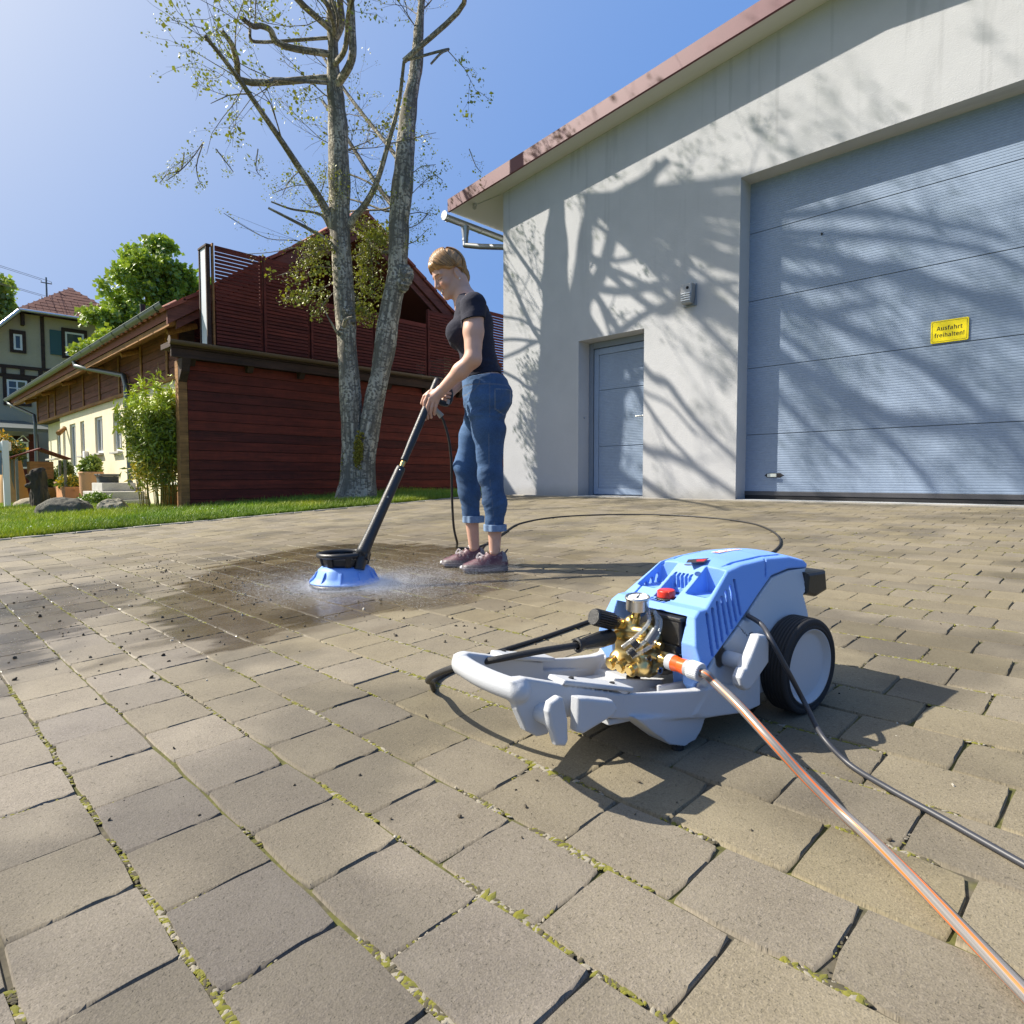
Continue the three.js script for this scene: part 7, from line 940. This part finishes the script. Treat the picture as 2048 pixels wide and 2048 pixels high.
// ---------------------------------------------------------------- floor cleaner with lance and trigger gun, high pressure hose, spray
{
  const M_lance = mat({ phys: true, roughness: 0.42, bumpMap: rep(T_peb, 6, 6), bumpScale: 0.0003, rgb: [0.022, 0.023, 0.025] }), M_dk = M_black, M_gg = mat({ roughness: 0.5, rgb: [0.30, 0.30, 0.28] });
  const C = onG(691, 1171), t = thing('floor_cleaner', 'round blue floor cleaner with black ring handle and long lance held by the woman', 'floor cleaner', C.toArray());
  t.rotation.y = -Math.PI / 4; const lp = (a) => { const q = wv(a).sub(C); return V3(q.dot(WR), q.y, q.dot(WT)); };
  // head
  const prof = [[0.0001, 0.098], [0.095, 0.098], [0.112, 0.094], [0.128, 0.080], [0.140, 0.050], [0.150, 0.036], [0.163, 0.026], [0.164, 0.018], [0.150, 0.016], [0.0001, 0.016]];
  const N = 10, g = new THREE.LatheGeometry(prof.map((p) => new THREE.Vector2(...p)), 60), gp = g.attributes.position; for (let i = 0; i < gp.count; i++) { const x = gp.getX(i), z = gp.getZ(i), r = Math.hypot(x, z), f = Math.atan2(z, x), k = (f / 6.28318 * N) % 1, q = Math.abs((k < 0 ? k + 1 : k) - 0.5) * 2, m = r > 0.1 ? 1 - 0.045 * Math.pow(1 - q, 1.5) * smoothstep(gp.getY(i), 0.02, 0.06) * 1 : 1; gp.setX(i, x * m); gp.setZ(i, z * m); } g.computeVertexNormals();
  const cov = part('cover', g, M_blue, t);
  for (let i = 0; i < 10; i++) { const f = i / 10 * 6.28318 + 0.2, e = prism([[0.100, 0.092], [0.136, 0.074], [0.158, 0.030], [0.140, 0.024], [0.120, 0.05]], -0.0035, 0.0035, 0.001); e.rotateY(-f); part('rib', e, M_blue, cov); }
  for (const f of [2.75, 3.05, 3.35]) { const e = prism([[0.12, 0.085], [0.166, 0.032], [0.166, 0.022], [0.13, 0.024]], -0.004, 0.004, 0.001); e.rotateY(-f); part('fin', e, M_blue, cov); }
  part('skirt', lathe([[0.150, 0.018], [0.166, 0.018], [0.168, 0.004], [0.160, 0.001], [0.150, 0.006]], 48), M_dk, t);
  part('turntable', lathe([[0.0001, 0.108], [0.075, 0.108], [0.098, 0.118], [0.103, 0.134], [0.110, 0.134], [0.104, 0.108], [0.098, 0.0985], [0.0001, 0.0985]], 48), M_dk, t);
  const ring = new THREE.TorusGeometry(0.115, 0.0125, 12, 56); ring.rotateX(Math.PI / 2); ring.translate(-0.004, 0.152, 0); ring.rotateZ(0.02); part('ring_handle', ring, M_dk, t);
  for (let i = 0; i < 8; i++) { const f = i / 8 * 6.28318 + 0.4; part('ring_support', prism([[0.098, 0.1], [0.110, 0.1], [0.122, 0.150], [0.106, 0.150]], -0.014, 0.014, 0.002).rotateY(-f), M_dk, t); }
  for (let i = -4; i <= 4; i++) part('cooling_rib', bx(-0.06 + Math.abs(i) * 0.006, 0.06 - Math.abs(i) * 0.006, 0.1085, 0.128 - i * i * 0.0006, i * 0.012 - 0.003, i * 0.012 + 0.003, 0.001), M_dk, t);
  // lance: z runs from the hands to the head
  const zl = (k) => lerp(0.075, 0.385, k), pt = (x, y, k) => lp(wp(x, y, zl(k)));
  const A0 = pt(877, 757, 0), A1 = pt(807.5, 922, 0.47), A2 = pt(803, 933, 0.50), B1 = pt(722, 1112, 1), d = A0.clone().sub(A1).normalize(), at = (p, q, k) => p.clone().lerp(q, k);
  part('upper_tube', (() => { const e = lathe([[0.0001, 0], [0.0165, 0.0], [0.0180, 0.004], [0.0172, 0.03], [0.0185, 0.08], [0.0195, 0.10], [0.0195, A0.distanceTo(A1) - 0.02], [0.0175, A0.distanceTo(A1) - 0.004], [0.0001, A0.distanceTo(A1)]], 22); e.applyQuaternion(new THREE.Quaternion().setFromUnitVectors(V3(0, 1, 0), d)); e.translate(A1.x, A1.y, A1.z); return e; })(), M_lance, t);
  part('brass_joint', [cyl(A1.clone().addScaledVector(d, 0.012), A2.clone().addScaledVector(d, -0.02), 0.0105, 0.0105, 14)], M_brass, t); part('joint_nut', cyl(at(A1, A2, 0.25), at(A1, A2, 0.7), 0.0135, 0.0135, 6), M_brass, t);
  const d2 = A2.clone().sub(B1).normalize(), len = A2.distanceTo(B1);
  part('lower_tube', (() => { const e = lathe([[0.0001, 0], [0.030, 0.0], [0.0305, 0.03], [0.0265, 0.12], [0.0235, len - 0.02], [0.0210, len - 0.004], [0.0120, len], [0.0001, len]], 24); e.applyQuaternion(new THREE.Quaternion().setFromUnitVectors(V3(0, 1, 0), d2)); e.translate(B1.x, B1.y, B1.z); return e; })(), M_lance, t);
  for (const k of [0.05, 0.36, 0.72, 0.93]) { const q = at(A2, B1, k).add(V3(0.006, 0.004, 0.021)); const e = new THREE.SphereGeometry(0.0042, 8, 6); e.translate(q.x, q.y, q.z); part('rivet', e, M_steel, t); }
  part('hinge', [cyl(B1.clone().add(V3(-0.035, 0, 0)), B1.clone().add(V3(0.035, 0, 0)), 0.020, 0.020, 16), cyl(B1.clone(), B1.clone().add(V3(-0.004, -0.06, 0.02)), 0.03, 0.024, 14), cyl(B1.clone().add(V3(0.004, 0.008, 0.02)), B1.clone().add(V3(0.004, 0.008, 0.034)), 0.008, 0.008, 8)], M_dk, t);
  // trigger gun behind the near hand
  const q4 = (x, y, z) => lp(wp(600 + x / 4.025, 460 + y / 4.025, z)), gun = new THREE.Group(); gun.name = 'trigger_gun'; t.add(gun);
  part('handle', limb([q4(1085, 1330, 0.045), q4(1130, 1385, 0.01), q4(1180, 1398, -0.02), q4(1206, 1375, -0.03), q4(1212, 1310, -0.035), q4(1200, 1262, -0.035)], [0.018, 0.016, 0.0145, 0.0135, 0.014, 0.012], 12, 5), M_dk, gun);
  part('handle_insert', limb([q4(1184, 1405, -0.006), q4(1190, 1385, -0.012), q4(1196, 1366, -0.014)], [0.0098, 0.0105, 0.009], 10, 3), M_gg, gun);
  part('trigger', limb([q4(1120, 1350, 0.0), q4(1150, 1330, -0.015), q4(1160, 1290, -0.02)], [0.008, 0.009, 0.006], 8, 4), M_dk, gun);
  part('hose_inlet', limb([q4(1050, 1390, 0.05), q4(1085, 1440, 0.05), q4(1112, 1468, 0.045), q4(1142, 1502, 0.04)], [0.014, 0.0135, 0.0125, 0.0155], 12, 4), M_gg, gun);
  // hose from the gun over the yard, round behind the washer, and back to its outlet
  const P5 = (x, y, z) => wv(wp(600 + x / 4.025, 760 + y / 4.025, z)), gd = (x, y, h = 0.0068) => { const p = onG(x, y); p.y += h; return p; };
  const pts = [P5(1136, 292, 0.042), P5(1150, 315, 0.04), P5(1192, 450, 0.01), P5(1216, 620, -0.05), P5(1222, 830, -0.12), P5(1226, 1010, -0.17), P5(1240, 1200, -0.22), P5(1262, 1295, -0.25), gd(922, 1098), gd(950, 1097), gd(985, 1083), gd(1008, 1067), gd(1045, 1047), gd(1110, 1036), gd(1200, 1031), gd(1320, 1031), gd(1420, 1037), gd(1500, 1048), gd(1545, 1065), gd(1561, 1085), gd(1550, 1103), gd(1505, 1128), gd(1420, 1163), gd(1330, 1195), gd(1247, 1221), gd(1160, 1253), gd(1075, 1283), gd(990, 1310), gd(920, 1339), gd(880, 1358), gd(864, 1374, 0.010), gd(868, 1386, 0.0075)];
  const tail = [mw(-0.60, 0.035, -0.437), mw(-0.650, 0.075, -0.360), mw(-0.685, 0.125, -0.255), mw(-0.685, 0.170, -0.150), mw(-0.648, 0.193, -0.078), mw(-0.56, 0.200, -0.045), mw(-0.47, 0.197, -0.033)];
  const hose = tube(pts.concat(tail), 0.0068, 420, 10), ho = shade(new THREE.Mesh(hose, mat({ roughness: 0.5, bumpMap: rep(T_peb, 60, 2), bumpScale: 0.0006, rgb: [0.017, 0.017, 0.018] }))); ho.name = numbered('pressure_hose'); scene.add(tag(ho, 'long black hose looping over the paving between the gun and the washer', 'hose'));
  // spray: fine droplets thrown out from under the cover, and the mist drifting off
  const R = rng(801), n = 120000, geo = new THREE.IcosahedronGeometry(1, 0), m = new THREE.InstancedMesh(geo, mat({ roughness: 0.25, rgb: [0.86, 0.88, 0.92] }), n), M = new THREE.Matrix4(), q = new THREE.Quaternion();
  for (let i = 0; i < n; i++) { const jet = i % 3, a = jet === 0 ? (R() - 0.5) * 1.3 + 0.3 : R() * 6.283, r = 0.165 + (jet === 0 ? 0.62 : 0.34) * Math.pow(R(), 2.0), h = 0.004 + (0.012 + (r - 0.165) * 0.10) * -Math.log(1 - R() * 0.98) * 0.8, p = C.clone().addScaledVector(WR, r * Math.cos(a) * (jet === 0 ? 1 : 1)).addScaledVector(WT, r * Math.sin(a)), s = 0.00028 + 0.0006 * R() ** 4; p.y = gy(p.x) + h; M.compose(p, q, V3(s, s, s)); m.setMatrixAt(i, M); }
  m.name = 'water_spray'; scene.add(tag(m, 'fine white water mist drifting low around the blue floor cleaner', 'water spray', null, 'stuff'));
}
renderer.render(scene, camera);
